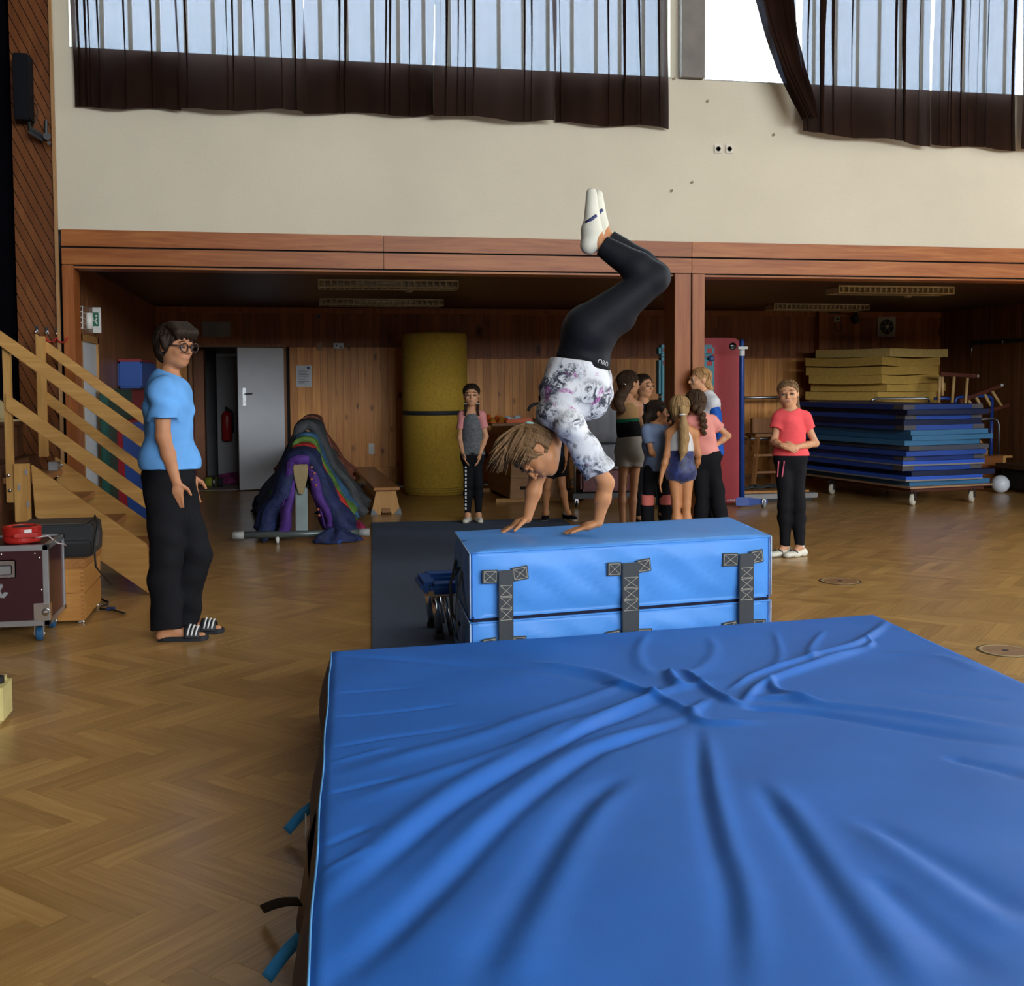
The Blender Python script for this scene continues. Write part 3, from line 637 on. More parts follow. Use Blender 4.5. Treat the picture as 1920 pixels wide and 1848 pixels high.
# ------------------------------------------------------------------ landing mat
def tarp(name, c, rough=.42, bmp=.12):
    return plain(name, c, rough, var=.07, scale=3., bmp=bmp, bscale=220., spec=.3, bdist=.002)
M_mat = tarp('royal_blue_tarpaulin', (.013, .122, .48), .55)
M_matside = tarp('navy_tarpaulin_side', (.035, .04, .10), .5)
M_pipe = plain('pale_blue_piping', (.10, .32, .62), .5)
TZ = .30
FL, FR = onz(621, 1219, TZ), onz(1640, 1150, TZ); NL = onz(575, 1848, TZ); RM = onz(1920, 1276, TZ)
le = (NL-FL)/np.linalg.norm(NL-FL); re = (RM-FR)/np.linalg.norm(RM-FR); ML = 3.25
NL = FL+le*ML; NR = FR+re*ML
ridges = [ # polyline seen on the cover, height (m), half width (m)
 ([(1180, 1275), (1100, 1301), (887, 1379), (623, 1456)], .010, .035), ([(1100, 1335), (900, 1420), (640, 1510)], .008, .03),
 ([(1249, 1305), (1100, 1363), (926, 1460), (810, 1538), (608, 1713)], -.014, .03), ([(1249, 1290), (1080, 1352), (905, 1445), (790, 1520), (600, 1680)], .014, .04),
 ([(1290, 1341), (1168, 1385), (1100, 1414), (965, 1519), (771, 1713), (600, 1860)], -.018, .035), ([(1297, 1330), (1150, 1380), (1060, 1420), (930, 1520), (740, 1700)], .014, .045),
 ([(1182, 1446), (1100, 1503), (1004, 1647), (946, 1752), (880, 1880)], -.016, .05), ([(1182, 1446), (1096, 1552), (1038, 1647), (970, 1770), (930, 1870)], .012, .05),
 ([(1307, 1355), (1316, 1465), (1335, 1561), (1369, 1681), (1380, 1870)], -.012, .035), ([(1325, 1360), (1340, 1465), (1362, 1561), (1398, 1681), (1412, 1870)], .012, .035),
 ([(1426, 1470), (1489, 1561), (1575, 1695), (1690, 1870)], -.017, .04), ([(1445, 1460), (1515, 1561), (1610, 1695), (1740, 1870)], .012, .05),
 ([(1637, 1638), (1719, 1714), (1853, 1834)], -.010, .04), ([(1613, 1532), (1767, 1619), (1930, 1724)], -.010, .045), ([(1600, 1540), (1740, 1640), (1920, 1760)], .010, .05),
 ([(1390, 1318), (1440, 1318), (1527, 1326), (1671, 1352), (1930, 1400)], -.020, .035), ([(1390, 1300), (1470, 1300), (1540, 1312), (1680, 1330), (1930, 1372)], .018, .035),
 ([(1767, 1413), (1930, 1456)], -.010, .03),
 ([(1120, 1270), (1216, 1293), (1312, 1335)], .022, .02), ([(1254, 1252), (1262, 1268), (1275, 1282)], .030, .025), ([(1283, 1250), (1335, 1288), (1388, 1314)], .026, .02),
 ([(1388, 1314), (1431, 1275), (1522, 1245), (1632, 1211)], .024, .022), ([(1365, 1285), (1420, 1258), (1527, 1228), (1615, 1203), (1668, 1160)], .020, .018), ([(1622, 1196), (1634, 1205), (1625, 1214)], .014, .012),
 ([(1330, 1300), (1300, 1330), (1330, 1345), (1430, 1345)], .018, .025), ([(1445, 1268), (1460, 1290), (1540, 1310)], .022, .02),
 ([(1000, 1408), (1144, 1331), (1249, 1288), (1340, 1270)], .014, .025), ([(1000, 1240), (1120, 1255), (1192, 1288)], .014, .035), ([(620, 1228), (820, 1240), (1060, 1258), (1180, 1280)], -.010, .04),
 ([(1215, 1185), (1198, 1215), (1205, 1245), (1240, 1265)], .008, .03), ([(1330, 1190), (1340, 1220), (1318, 1245), (1285, 1258)], .008, .03), ([(1452, 1180), (1464, 1222), (1452, 1250)], .008, .02), ([(1545, 1182), (1520, 1215), (1528, 1238)], .010, .018),
 ([(623, 1300), (790, 1285)], -.004, .012), ([(620, 1345), (860, 1318)], -.006, .012), ([(615, 1402), (900, 1352)], -.006, .014), ([(612, 1430), (740, 1400)], .005, .012), ([(608, 1490), (760, 1455)], -.006, .012), ([(600, 1590), (700, 1545)], -.006, .014), ([(596, 1640), (700, 1590)], .005, .014),
 ([(1640, 1222), (1760, 1230), (1850, 1262)], .006, .03), ([(1700, 1290), (1900, 1310)], -.006, .03)]
nU, nV = 300, 340
U_, V_ = np.meshgrid(np.linspace(0, 1, nU+1), np.linspace(0, 1, nV+1))
XY = ((FL[:2]*(1-U_[..., None])+FR[:2]*U_[..., None])*(1-V_[..., None])+(NL[:2]*(1-U_[..., None])+NR[:2]*U_[..., None])*V_[..., None])
Z = np.full(U_.shape, TZ)
edge = np.minimum.reduce([U_*2.7, (1-U_)*2.7, V_*ML, (1-V_)*ML]); fade = np.clip(edge/.05, 0, 1)
for pl, amp, wd in ridges:
    P = np.array([onz(x, y, TZ)[:2] for x, y in pl]); K = np.vstack([2*P[0]-P[1], P, 2*P[-1]-P[-2]]); T_ = np.linspace(0, 1, 7)[:-1]
    P = np.vstack([np.array([.5*(2*K[i]+(K[i+1]-K[i-1])*t+(2*K[i-1]-5*K[i]+4*K[i+1]-K[i+2])*t*t+(3*K[i]-K[i-1]-3*K[i+1]+K[i+2])*t**3) for t in T_]) for i in range(1, len(K)-2)]+[K[-2:-1]]); best = np.full(U_.shape, 9.); tt = np.zeros(U_.shape); n = len(P)-1
    for i in range(n):
        a, b_ = P[i], P[i+1]; d = b_-a; L2 = d@d; t = np.clip(((XY-a)@d)/L2, 0, 1); q = np.linalg.norm(XY-(a+t[..., None]*d), axis=2)
        sel = q < best; best = np.where(sel, q, best); tt = np.where(sel, (i+t)/n, tt)
    wd_ = wd*1.0*(.75+.5*tt); Z += amp*.92*np.exp(-(best/wd_)**2)*np.clip(np.minimum(tt, 1-tt)*5+.12, 0, 1)*fade
C0 = onz(1330, 1310, TZ)[:2]; Z -= .02*np.exp(-(np.linalg.norm(XY-C0, axis=2)/.8)**2)
Z += .0025*np.sin(XY[..., 0]*9+2*np.sin(XY[..., 1]*5))*fade
Z -= .012*(1-np.clip(edge/.03, 0, 1))**2
lm = thing('landing_mat', 'large royal blue crash mat with wrinkled cover filling the foreground', 'mat', ((FL+NR)/2*np.array([1, 1, 0])))
m = MB(); m.v = np.dstack([XY, Z[..., None]]).reshape(-1, 3).tolist()
m.f = [(j*(nU+1)+i, (j+1)*(nU+1)+i, (j+1)*(nU+1)+i+1, j*(nU+1)+i+1) for j in range(nV) for i in range(nU)]; m.m = [0]*len(m.f)
obj('cover', m, M_mat, lm, smooth=True)
def side(a, b_, out, seedv, mt, bulge=.03):
    return MB().grid(lambda u, v: tuple(np.array([*(a[:2]*(1-u)+b_[:2]*u), 0])+np.array([*out, 0])*(bulge*math.sin(math.pi*v)*(1+.4*math.sin(u*19+seedv))+.006*math.sin(u*37+v*6))+UP*((TZ-.012)*v)), 120, 8)
nl_ = np.array([-1., .06]); 
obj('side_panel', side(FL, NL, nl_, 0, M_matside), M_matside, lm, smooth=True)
obj('side_panel', side(FR, FL, np.array([-.07, 1.]), 1, M_mat), M_mat, lm, smooth=True)
obj('side_panel', side(NR, FR, np.array([1., -.05]), 2, M_mat), M_mat, lm, smooth=True)
obj('side_panel', side(NL, NR, np.array([0, -1.]), 3, M_mat), M_mat, lm, smooth=True)
obj('piping', MB().tube([FL*(1-t)+NL*t+UP*(-.006+.0015*math.sin(t*60))+np.array([.002*math.sin(t*31), 0, 0]) for t in np.linspace(0, 1, 80)], .0032, 6), M_pipe, lm, smooth=True)
# lower flap along the left side, with tabs
f0, f1 = FL+le*1.15, NL
obj('base_flap', MB().grid(lambda u, v: tuple((f0*(1-u)+f1*u)*np.array([1, 1, 0])+np.array([-.035-.02*math.sin(math.pi*min(1, u*6)/2)-.012*math.sin(u*23), 0, 0])*(1-.5*v)+UP*(.20*v*min(1, .2+u*5))), 60, 5), plain('brown_purple_tarpaulin', (.075, .05, .055), .4), lm, smooth=True)
def nrm_(v): return np.asarray(v)/np.linalg.norm(v)
def tab(px0, py0, px1, py1, c, wd, lab):
    a = onz(px0, py0, .12); b_ = onz(px1, py1, .03); d = b_-a; d /= np.linalg.norm(d); s_ = nrm_(np.cross(d, CF))
    obj('tab', MB().grid(lambda u, v: tuple(a*(1-u)+b_*u+s_*wd*(v-.5)+UP*.008*math.sin(u*math.pi)), 10, 2), c, lm, smooth=True, solid=.004, label=lab)
M_tab = plain('bright_blue_webbing', (.03, .27, .62), .7, bmp=.3, bscale=300); M_tabk = plain('black_webbing', (.012, .012, .014), .7, bmp=.3, bscale=300)
tab(590, 1508, 538, 1558, M_tab, .032, 'bright blue tab'); tab(566, 1755, 500, 1834, M_tab, .032, 'bright blue tab'); tab(562, 1690, 492, 1704, M_tabk, .026, 'black tab')
p = onz(586, 1540, .17); obj('logo_mark', MB().obox(p+np.array([-.02, 0, 0]), (0, .008, .02), (.002, 0, 0), (0, .02, -.004)).obox(p+np.array([-.022, -.045, -.02]), (0, .012, 0), (.002, 0, 0), (0, 0, .008)), plain('white_print', (.5, .5, .5), .6), lm)
# ------------------------------------------------------------------ vaulting block: two soft blue boxes strapped together
VZ = .66
vFL, vFR, vBL, vBR = onz(881, 1036, VZ), onz(1446, 1004, VZ), onz(853, 996, VZ), onz(1366, 969, VZ)
M_v = tarp('sky_blue_tarpaulin', (.075, .28, .72), .42); M_vt = tarp('sky_blue_tarpaulin_top', (.075, .225, .56), .5)
vb = thing('vaulting_block', 'sky blue soft vaulting block with black straps that the gymnast stands on', 'vaulting block', ((vFL+vBR)/2*np.array([1, 1, 0])))
def soft(c4, z0, z1, seed, n=46, bulge=.012):
    """closed soft box over quad c4 (FL, FR, BR, BL) with slightly puffed, creased faces"""
    m = MB(); q = [np.array(c[:2]) for c in c4]; r = random.Random(seed); ph = [r.uniform(0, 6) for _ in range(8)]
    def face(a, b_, up0, up1, nu, nv, nrm):
        def fn(u, v):
            p = a*(1-u)+b_*u; e = min(u, 1-u)*6; e2 = min(v, 1-v)*4; f = min(1, e)*min(1, e2)
            w_ = bulge*f*(1+.5*math.sin(u*11+ph[0]+3*v))+.004*f*math.sin(u*43+ph[1]+v*9)+.003*f*math.sin(u*90+v*25+ph[2])
            rd = .012*(1-min(1, min(u, 1-u)*40))
            return (p[0]+nrm[0]*(w_-rd), p[1]+nrm[1]*(w_-rd), up0+(up1-up0)*v)
        m.grid(fn, nu, nv)
    cen = sum(q)/4
    for i in range(4):
        a, b_ = q[i], q[(i+1) % 4]; d = b_-a; nr = np.array([d[1], -d[0]])/np.linalg.norm(d)
        if nr@(((a+b_)/2)-cen) < 0: nr = -nr
        face(a, b_, z0, z1, n, 14, nr)
    for z, sg in ((z1, 1), (z0, -1)):
        m.grid(lambda u, v: tuple(np.array([*((q[0]*(1-u)+q[1]*u)*(1-v)+(q[3]*(1-u)+q[2]*u)*v), z])+UP*sg*.012*min(1, min(u, 1-u)*9)*min(1, min(v, 1-v)*7)), n, 14)
    return m
quad = [vFL, vFR, vBR, vBL]
for z0, z1 in ((.005, .318), (.336, VZ)):
    bd = obj('block', soft(quad, z0, z1, int(z0*100)), M_v, vb, smooth=True, weld=True)
    P = [np.array([*c[:2], z1-.004]) for c in quad]
    obj('seam', MB().tube([P[0]+(P[1]-P[0])*t+UP*.002*math.sin(t*40) for t in np.linspace(0, 1, 30)], .0045, 6), M_v, bd, smooth=True)
    for c in (P[0], P[1]): obj('seam', MB().tube([np.array([c[0], c[1], z0+.01]), c], .004, 6), plain('pale_stitch', (.38, .52, .72), .7), bd, smooth=True)
    obj('seam', MB().tube([P[0], P[3]], .004, 6), MATS['pale_stitch'], bd, smooth=True)
obj('dark_gap', MB().hexa([*(np.array([*(c[:2]*.985+(vFL+vBR)[:2]/2*.015), .31]) for c in quad), *(np.array([*(c[:2]*.985+(vFL+vBR)[:2]/2*.015), .345]) for c in quad)]), plain('navy_velcro', (.006, .008, .03), .9), vb)
fd = (vFR-vFL); fL = np.linalg.norm(fd); fd = fd/fL; fn_ = np.array([fd[1], -fd[0], 0]); fn_ = fn_ if fn_@CF < 0 else -fn_
M_web = plain('charcoal_webbing', (.035, .04, .045), .6, bmp=.35, bscale=260); M_st = plain('cream_thread', (.45, .42, .34), .8)
def vface(px, py):   # point on the block's front face seen at a pixel
    r = ray(px, py); t = ((vFL-CAM)@fn_)/(r@fn_); return CAM+r*t
def patch(par, px0, py0, px1, py1, off, name='strap_patch', stitch=True, tilt=0.):
    a, b_ = vface(px0, py0), vface(px1, py1); c = (a+b_)/2+fn_*off; hx = abs((b_-a)@fd)/2; hz = abs(b_[2]-a[2])/2
    ux = fd*math.cos(tilt)+UP*math.sin(tilt); uz = -fd*math.sin(tilt)+UP*math.cos(tilt)
    o = obj(name, MB().obox(c, ux*hx, fn_*.003, uz*hz), M_web, par, bev=.002)
    if stitch: stitches(o, c+fn_*.0036, ux*(hx-.008), uz*(hz-.008))
    return o, c, ux, uz, hx, hz
def stitches(par, c, ax, az):
    m = MB(); cs = [c-ax-az, c+ax-az, c+ax+az, c-ax+az]
    for a, b_ in ((0, 1), (1, 2), (2, 3), (3, 0), (0, 2), (1, 3)): m.beam(cs[a], cs[b_], .003, .0018, fn_ if False else None)
    o = obj('stitching', m, M_st, par); o['kind'] = 'stuff'
for (sx0, sx1, sy0, sy1, pl, pr) in ((930, 958, 1067, 1215, (901, 1067, 930, 1091), (957, 1061, 987, 1085)), (1161, 1192, 1053, 1205, (1135, 1053, 1161, 1077), (1190, 1047, 1216, 1070)), (1379, 1405, 1036, 1190, (1350, 1036, 1379, 1059), (1403, 1030, 1426, 1053))):
    o, c, ux, uz, hx, hz = patch(vb, sx0, sy0, sx1, sy1, .040, 'strap', False)
    for k in range(3):
        zc = c+uz*(hz-.052*1.6-.058*(k+.3)); stitches(o, zc+fn_*.0036, ux*(hx-.008), uz*.026)
    patch(vb, *pl, .026, tilt=-.03); patch(vb, *pr, .026, tilt=.12)
    dz = sy0+128
    patch(vb, sx0-28, dz, sx0-1, dz+22, .024, tilt=.1); patch(vb, sx1-1, dz-4, sx1+26, dz+18, .024, tilt=-.05)
# dark webbing handles on the left end
ed = (vBL-vFL); eL = np.linalg.norm(ed); ed = ed/eL; en = np.array([-ed[1], ed[0], 0]); en = en if en@fd < 0 else -en
for f in (.25, .7):
    c = vFL+ed*eL*f
    obj('end_strap', MB().grid(lambda u, v: tuple(np.array([c[0], c[1], .12+.42*u])+en*(.02+.03*math.sin(u*math.pi))+ed*.05*(v-.5)), 14, 2), M_web, vb, smooth=True, solid=.005)
obj('end_cord', MB().tube([vFL+ed*eL*.4+en*.02+UP*(-.12), vFL+ed*eL*.4+en*.07+UP*(-.2), vFL+ed*eL*.4+en*.06+UP*(-.36), vFL+ed*eL*.4+en*.02+UP*(-.42)], .008, 7), M_tabk, vb, smooth=True)
# ------------------------------------------------------------------ mini trampoline behind the block
q0 = onz(806, 1112, .29)
tr_ = thing('mini_trampoline', 'mini trampoline with blue frame pads half hidden behind the vaulting block', 'trampoline', (q0[0]+.5, q0[1]+.4, 0))
x0, y0, x1, y1, zt = q0[0], q0[1], q0[0]+1.15, q0[1]+.34, .29
cs = [(x0, y0), (x1, y0), (x1, y1), (x0, y1)]
obj('frame', MB().tube([(a, b_, zt) for a, b_ in cs], .022, 10, closed=True), M_steel, tr_, smooth=True)
M_pad = tarp('dark_blue_pad', (.012, .07, .27))
for (ax_, ay_), (bx_, by_) in zip(cs, cs[1:]+cs[:1]):
    a, b_ = np.array([ax_, ay_, zt+.03]), np.array([bx_, by_, zt+.03]); obj('frame_pad', MB().beam(a, b_, .10 if abs(ax_-bx_) < .1 else .14, .06), M_pad, tr_, bev=.02)
obj('bed', MB().box((x0+.06, y0+.06, zt-.005), (x1-.06, y1-.06, zt+.005)), plain('black_mesh', (.01, .01, .012), .8), tr_)
for a, b_ in cs:
    sx = 1 if a == x0 else -1
    obj('leg', MB().cyl((a+sx*.03, b_+.02, zt), (a+sx*.06, b_+.05, .04), .024, 12), M_chrome, tr_, smooth=True)
    obj('leg_brace', MB().cyl((a+sx*.08, b_+.02, zt-.01), (a+sx*.13, b_+.06, .03), .014, 10), M_chrome, tr_, smooth=True)
    obj('foot', MB().lathe((a+sx*.06, b_+.05, .013), [(.03, 0), (.03, .025), (.022, .04)], 12), M_rubber, tr_)
# ------------------------------------------------------------------ run-up carpet
a, b_ = onz(697, 981), onz(697, 1206); d = b_-a; d /= np.linalg.norm(d); s_ = np.array([-d[1], d[0], 0]); s_ = s_ if s_[0] > 0 else -s_
m = MB(); P = [a, a+s_*2.02, a+s_*2.02+d*6.3, a+d*6.3]; m.hexa([*P, *(p+UP*.012 for p in P)])
M_carp = plain('slate_blue_carpet', (.085, .105, .148), .95, var=.25, scale=160, bmp=.6, bscale=500, spec=.1)
tag(obj('carpet_runner', m, M_carp, bev=.003), 'dark slate blue carpet strip running back from the vaulting block', 'carpet')
CZ = .012
# ------------------------------------------------------------------ balance beam with jackets
bf = at(564, 900, 10.26); br = at(598, 880, 15.0)
A = np.array([bf[0], bf[1], 0]); B = np.array([br[0], br[1], 0]); bd_ = (B-A)/np.linalg.norm(B-A); bs = np.array([bd_[1], -bd_[0], 0])
bb = thing('balance_beam', 'beige balance beam on grey legs almost buried under jackets', 'balance beam', A+bd_*2.3)
prof = [(-.045, .45), (.03, .45), (.075, .60), (.07, .715), (.05, .735), (-.05, .735), (-.07, .715), (-.075, .60)]
prof = [(-.022, .455), (.022, .455), (.058, .60), (.068, .70), (.055, .735), (-.055, .735), (-.068, .70), (-.058, .60)]
obj('beam', MB().prism([A+bs*x+UP*z for x, z in prof], bd_*4.8), plain('beige_suede', (.26, .20, .10), .8, bmp=.2), bb, bev=.006)
for f, nm in ((.03, 0), (4.75, 1)):
    c = A+bd_*f
    obj('base_bar', MB().cyl(c-bs*.52+UP*.085, c+bs*.52+UP*.085, .032, 14), plain('grey_green_metal', (.13, .16, .155), .4, .5), bb, smooth=True)
    for sg in (-1, 1): obj('end_cap', MB().cyl(c+bs*sg*.52+UP*.085, c+bs*sg*.62+UP*.085, .036, 14), plain('grey_cap', (.3, .3, .29), .6), bb, smooth=True)
    obj('leg', MB().beam(c+UP*.08+bd_*.03, c+UP*.5+bd_*.1, .11, .06), MATS['grey_green_metal'], bb, bev=.008)
    w0 = c-bs*.22
    wh = obj('castor', MB().lathe(w0+UP*.036-bs*.012, [(.02, 0), (.036, .004), (.036, .022), (.02, .026)], 18, bs), M_white, bb, smooth=True)
    obj('fork', MB().obox(w0+UP*.06, bs*.018, bd_*.012, UP*.02), M_steel, wh)
def cloth(name, c, c2=None, bm=.5): return plain(name, c, .75, var=.3, scale=9, bmp=bm, bscale=26, bdist=.02)
def drape(f0, f1, zl, zr, spl, spr, top, seed, thick=.035, wob=.02, n=44):
    """cloth thrown over the beam from f0..f1 along it; hangs to zl / zr on the left / right, spreading spl / spr"""
    r = random.Random(seed); p = [r.uniform(0, 6) for _ in range(6)]
    def fn(u, v):
        f = f0+(f1-f0)*u; t = v*2-1; s = abs(t); sg = -1 if t < 0 else 1
        zz, sp = (zl, spl) if t < 0 else (zr, spr)
        zz = zz+.05*math.sin(u*7+p[0]+sg); k = .22
        if s < k: x = sg*s/k*.09; z = top-.03*(s/k)**2
        else:
            q = (s-k)/(1-k); x = sg*(.09+(sp-.09)*q**1.25); z = top-.03-(top-.03-zz)*q**.9
        w_ = wob*(math.sin(u*13+p[1]+t*3)+.6*math.sin(u*27+p[2]+t*7)+.7*math.sin(t*17+p[3]+u*4))*(s**.7)
        e = A+bd_*(f+.03*math.sin(t*9+p[4]))+bs*(x+sg*w_*.9)+UP*max(.02, z+w_*.35)
        return tuple(e)
    return MB().grid(fn, 26, n)
JK = 'jackets thrown over the balance beam'
def jacket(name, label, mt, args, parts=(), thick=.03):
    o = obj(name, drape(*args), mt, smooth=True, solid=thick); tag(o, label, 'jacket', JK)
    return o
jacket('navy_jacket', 'shiny navy quilted jacket hanging over the near end of the balance beam', cloth('navy_nylon', (.012, .02, .075)), (.04, .70, .06, .03, .38, .42, .80, 1, .035, .035), thick=.13)
jacket('purple_jacket', 'purple dotted jacket lining framing the beige beam end', cloth('purple_nylon', (.075, .025, .20)), (.00, .30, .12, .10, .17, .26, .775, 2, .02, .014), thick=.08)
jacket('red_jacket', 'bright red jacket edge behind the navy jacket on the beam', cloth('red_nylon', (.38, .02, .015)), (.66, .95, .12, .10, .40, .44, .86, 3, .02, .016), thick=.05)
jacket('striped_jacket', 'green and blue striped rainbow jacket on the balance beam', cloth('green_nylon', (.08, .16, .025)), (.92, 1.25, .14, .10, .42, .47, .91, 4, .02, .016), thick=.05)
jacket('blue_jacket', 'petrol blue jacket between the green one and the grey one', cloth('petrol_nylon', (.03, .09, .17)), (1.20, 1.5, .15, .12, .45, .50, .94, 5, .02, .016), thick=.05)
jacket('grey_jacket', 'dark grey hooded jacket forming the hump of the pile', cloth('grey_wool', (.045, .048, .05)), (1.45, 2.4, .16, .10, .50, .58, 1.03, 6, .03, .03), thick=.10)
jacket('mottled_jacket', 'red and green patterned jacket on top behind the grey one', cloth('mottled_nylon', (.16, .05, .03)), (2.3, 2.9, .45, .40, .40, .46, 1.09, 7))
# dots of the purple lining, bright blue hem
o = bpy.data.objects['purple_jacket']
for k in range(9):
    t = k/9; q = A+bd_*.0+bs*(.10+.08*t+.02*math.sin(k*2.3))+UP*(.70-.50*t); obj('dot', MB().ball(q, (.012, .006, .012), 8, 5), plain('orange_dot', (.4, .12, .06), .7), o, smooth=True)
def heap(name, label, cat, c, r, mt, seed, group=None, squash=.6):
    rr_ = random.Random(seed); ph = [rr_.uniform(0, 6) for _ in range(6)]; m = MB()
    def fn(u, v):
        a = u*2*math.pi; b2 = v*math.pi/2; k = 1+.22*math.sin(3*a+ph[0]+2*b2)+.13*math.sin(7*a+ph[1]-3*b2)+.08*math.sin(13*a+ph[2]+7*b2)
        return (c[0]+r[0]*math.cos(a)*math.cos(b2)*k, c[1]+r[1]*math.sin(a)*math.cos(b2)*k, .014+r[2]*math.sin(b2)*(.8+.2*math.sin(5*a+ph[3]))*(1 if v > 0 else 0))
    m.grid(fn, 40, 10); return tag(obj(name, m, mt, smooth=True, weld=True), label, cat, group)
FLP = 'clothes dropped on the floor'
p = onz(498, 968); heap('black_bag', 'black bag on the floor left of the jacket pile', 'bag', (p[0], p[1]+.35), (.17, .30, .24), cloth('black_nylon', (.008, .008, .01)), 1, FLP)
p = onz(640, 965); heap('teal_jacket', 'dark teal jacket slumped on the floor at the right foot of the pile', 'jacket', (p[0], p[1]), (.22, .25, .17), cloth('teal_nylon', (.012, .05, .065)), 2, FLP)
p = onz(658, 942); heap('yellow_jacket', 'yellow and black jacket on the floor between pile and bench', 'jacket', (p[0], p[1]), (.20, .22, .09), cloth('yellow_nylon', (.36, .20, .02)), 3, FLP)
p = onz(625, 1019); heap('blue_hem_sleeve', 'navy sleeve with bright blue hem over the right end of the bar', 'jacket', (p[0]+.02, p[1]+.06), (.20, .12, .13), cloth('navy_nylon', (.01, .016, .06)), 4, FLP)
obj('hem', MB().tube([onz(x, y, .02) for x, y in ((604, 1013), (615, 1017), (635, 1016), (655, 1008))], .014, 8), cloth('bright_blue_nylon', (.02, .06, .30)), bpy.data.objects['blue_hem_sleeve'], smooth=True)
p = onz(665, 1003); heap('pink_scarf', 'magenta scarf peeking out behind the right end of the bar', 'scarf', (p[0]+.02, p[1]+.25), (.12, .10, .10), cloth('magenta_knit', (.20, .01, .04)), 5, FLP)
# ------------------------------------------------------------------ gym bench
c = onz(724, 964); L = 2.95; dr_ = np.array([-.015, 1, 0]); dr_ /= np.linalg.norm(dr_); sd = np.array([dr_[1], -dr_[0], 0]); c = np.array([c[0], c[1], 0])
gb = thing('gym_bench', 'long low wooden gymnastics bench standing end-on beside the yellow roll', 'bench', c+dr_*1.4)
M_bw = wood('bench_wood', (.40, .19, .06), (.30, .12, .035), 1, .3); M_be = wood('bench_end', (.50, .27, .09), (.42, .2, .06), 2, .4)
obj('seat', MB().obox(c+dr_*(L/2-.06)+UP*.295, sd*.145, dr_*(L/2+.05), UP*.016), M_bw, gb, bev=.006)
for f in (.0, L-.15):
    e = obj('end_board', MB().prism([c+dr_*f+sd*x+UP*z for x, z in ((-.165, .0), (-.06, .0), (-.055, .03), (.055, .03), (.06, .0), (.165, .0), (.105, .279), (-.105, .279))], dr_*.035), M_be, gb, bev=.003)
    for sg in (-1, 1): obj('corner_pad', MB().prism([c+dr_*(f-.012)+sd*sg*x+UP*z for x, z in ((.085, 0), (.172, 0), (.158, .075))], dr_*.06), plain('grey_rubber', (.16, .17, .18), .7), e)
    obj('hook_plate', MB().obox(c+dr_*(f-.008)+UP*.045, sd*.045, dr_*.008, UP*.025), wood('hook_wood', (.3, .14, .05), (.2, .09, .03), 0), e)
obj('floor_beam', MB().obox(c+dr_*(L/2-.06)+UP*.075, sd*.05, dr_*(L/2-.1), UP*.03), M_bw, gb, bev=.004)
# ------------------------------------------------------------------ yellow foam roll
rc = at(817, 900, 14.78); R_ = .425
yr = thing('foam_roll', 'tall mustard yellow rolled foam mat standing on end with black strap', 'foam roll', (rc[0], rc[1], 0))
M_yf = plain('mustard_foam', (.37, .225, .02), .85, var=.14, scale=30, bmp=.5, bscale=140)
def spiral(n=200, turns=3.2):
    pts = []
    for i in range(n): a = i/(n-1)*turns*2*math.pi; r = R_-.055-(.085*a/(2*math.pi)); pts.append((a, max(.02, r)))
    return pts
obj('roll', MB().lathe((rc[0], rc[1], 0), [(R_*.92, 0), (R_*.97, .03), (R_, .08), (R_+.004, 1.0), (R_, 2.06), (R_*.97, 2.10), (R_*.5, 2.10), (.001, 2.10)], 60), M_yf, yr, smooth=True)
m = MB(); sp = spiral(); m.tube([(rc[0]+r*math.cos(a+.6), rc[1]+r*math.sin(a+.6), 2.103) for a, r in sp], .006, 5); obj('spiral_edge', m, plain('foam_shadow', (.16, .11, .015), .9), yr)
for z in (.045, .075, .1): obj('fold_line', MB().tube([(rc[0]+(R_+.002)*math.cos(t), rc[1]+(R_+.002)*math.sin(t), z) for t in np.linspace(0, 2*math.pi, 49)[:-1]], .004, 5, closed=True), MATS['foam_shadow'], yr)
obj('strap', MB().lathe((rc[0], rc[1], 1.04), [(R_+.002, 0), (R_+.009, .003), (R_+.009, .055), (R_+.002, .058)], 60), M_tabk, yr, smooth=True)
# ------------------------------------------------------------------ tall vaulting box with orange gear on top
k0 = onz(956, 942); kw, kd = .78, 1.55; M_kb = wood('vaulting_box_wood', (.38, .19, .075), (.29, .13, .045), 0, .4)
kb = thing('vaulting_box', 'tall wooden vaulting box behind the gymnast, carrying orange gear', 'vaulting box', (k0[0]+kw/2, k0[1]+kd/2, 0))
zs = [.045, .30, .52, .73, .93]; 
def taper(z): return .06*z/1.07
for z0, z1 in zip(zs, zs[1:]):
    ta, tb = taper(z0), taper(z1); x0, y0 = k0[0], k0[1]
    lo = [(x0+ta, y0+ta, z0), (x0+kw-ta, y0+ta, z0), (x0+kw-ta, y0+kd-ta, z0), (x0+ta, y0+kd-ta, z0)]; hi = [(x0+tb, y0+tb, z1-.004), (x0+kw-tb, y0+tb, z1-.004), (x0+kw-tb, y0+kd-tb, z1-.004), (x0+tb, y0+kd-tb, z1-.004)]
    sec = obj('box_section', MB().hexa(lo+hi), M_kb, kb, bev=.004)
    zc = (z0+z1)/2; obj('hand_hole', MB().box((x0+.13, y0+taper(zc)-.004, zc-.02), (x0+.25, y0+taper(zc)+.01, zc+.02)), M_dark, sec)
tb = taper(.93); obj('top_board', MB().box((k0[0]-.22, k0[1]-.03, .935), (k0[0]+kw+.05, k0[1]+kd, .965)), wood('box_top', (.24, .12, .05), (.17, .08, .03), 0), kb, bev=.006)
for f in (.08, .92): obj('runner', MB().box((k0[0]-.16, k0[1]+kd*f-.06, 0), (k0[0]+kw+.16, k0[1]+kd*f+.0, .045)), M_be, kb, bev=.004)
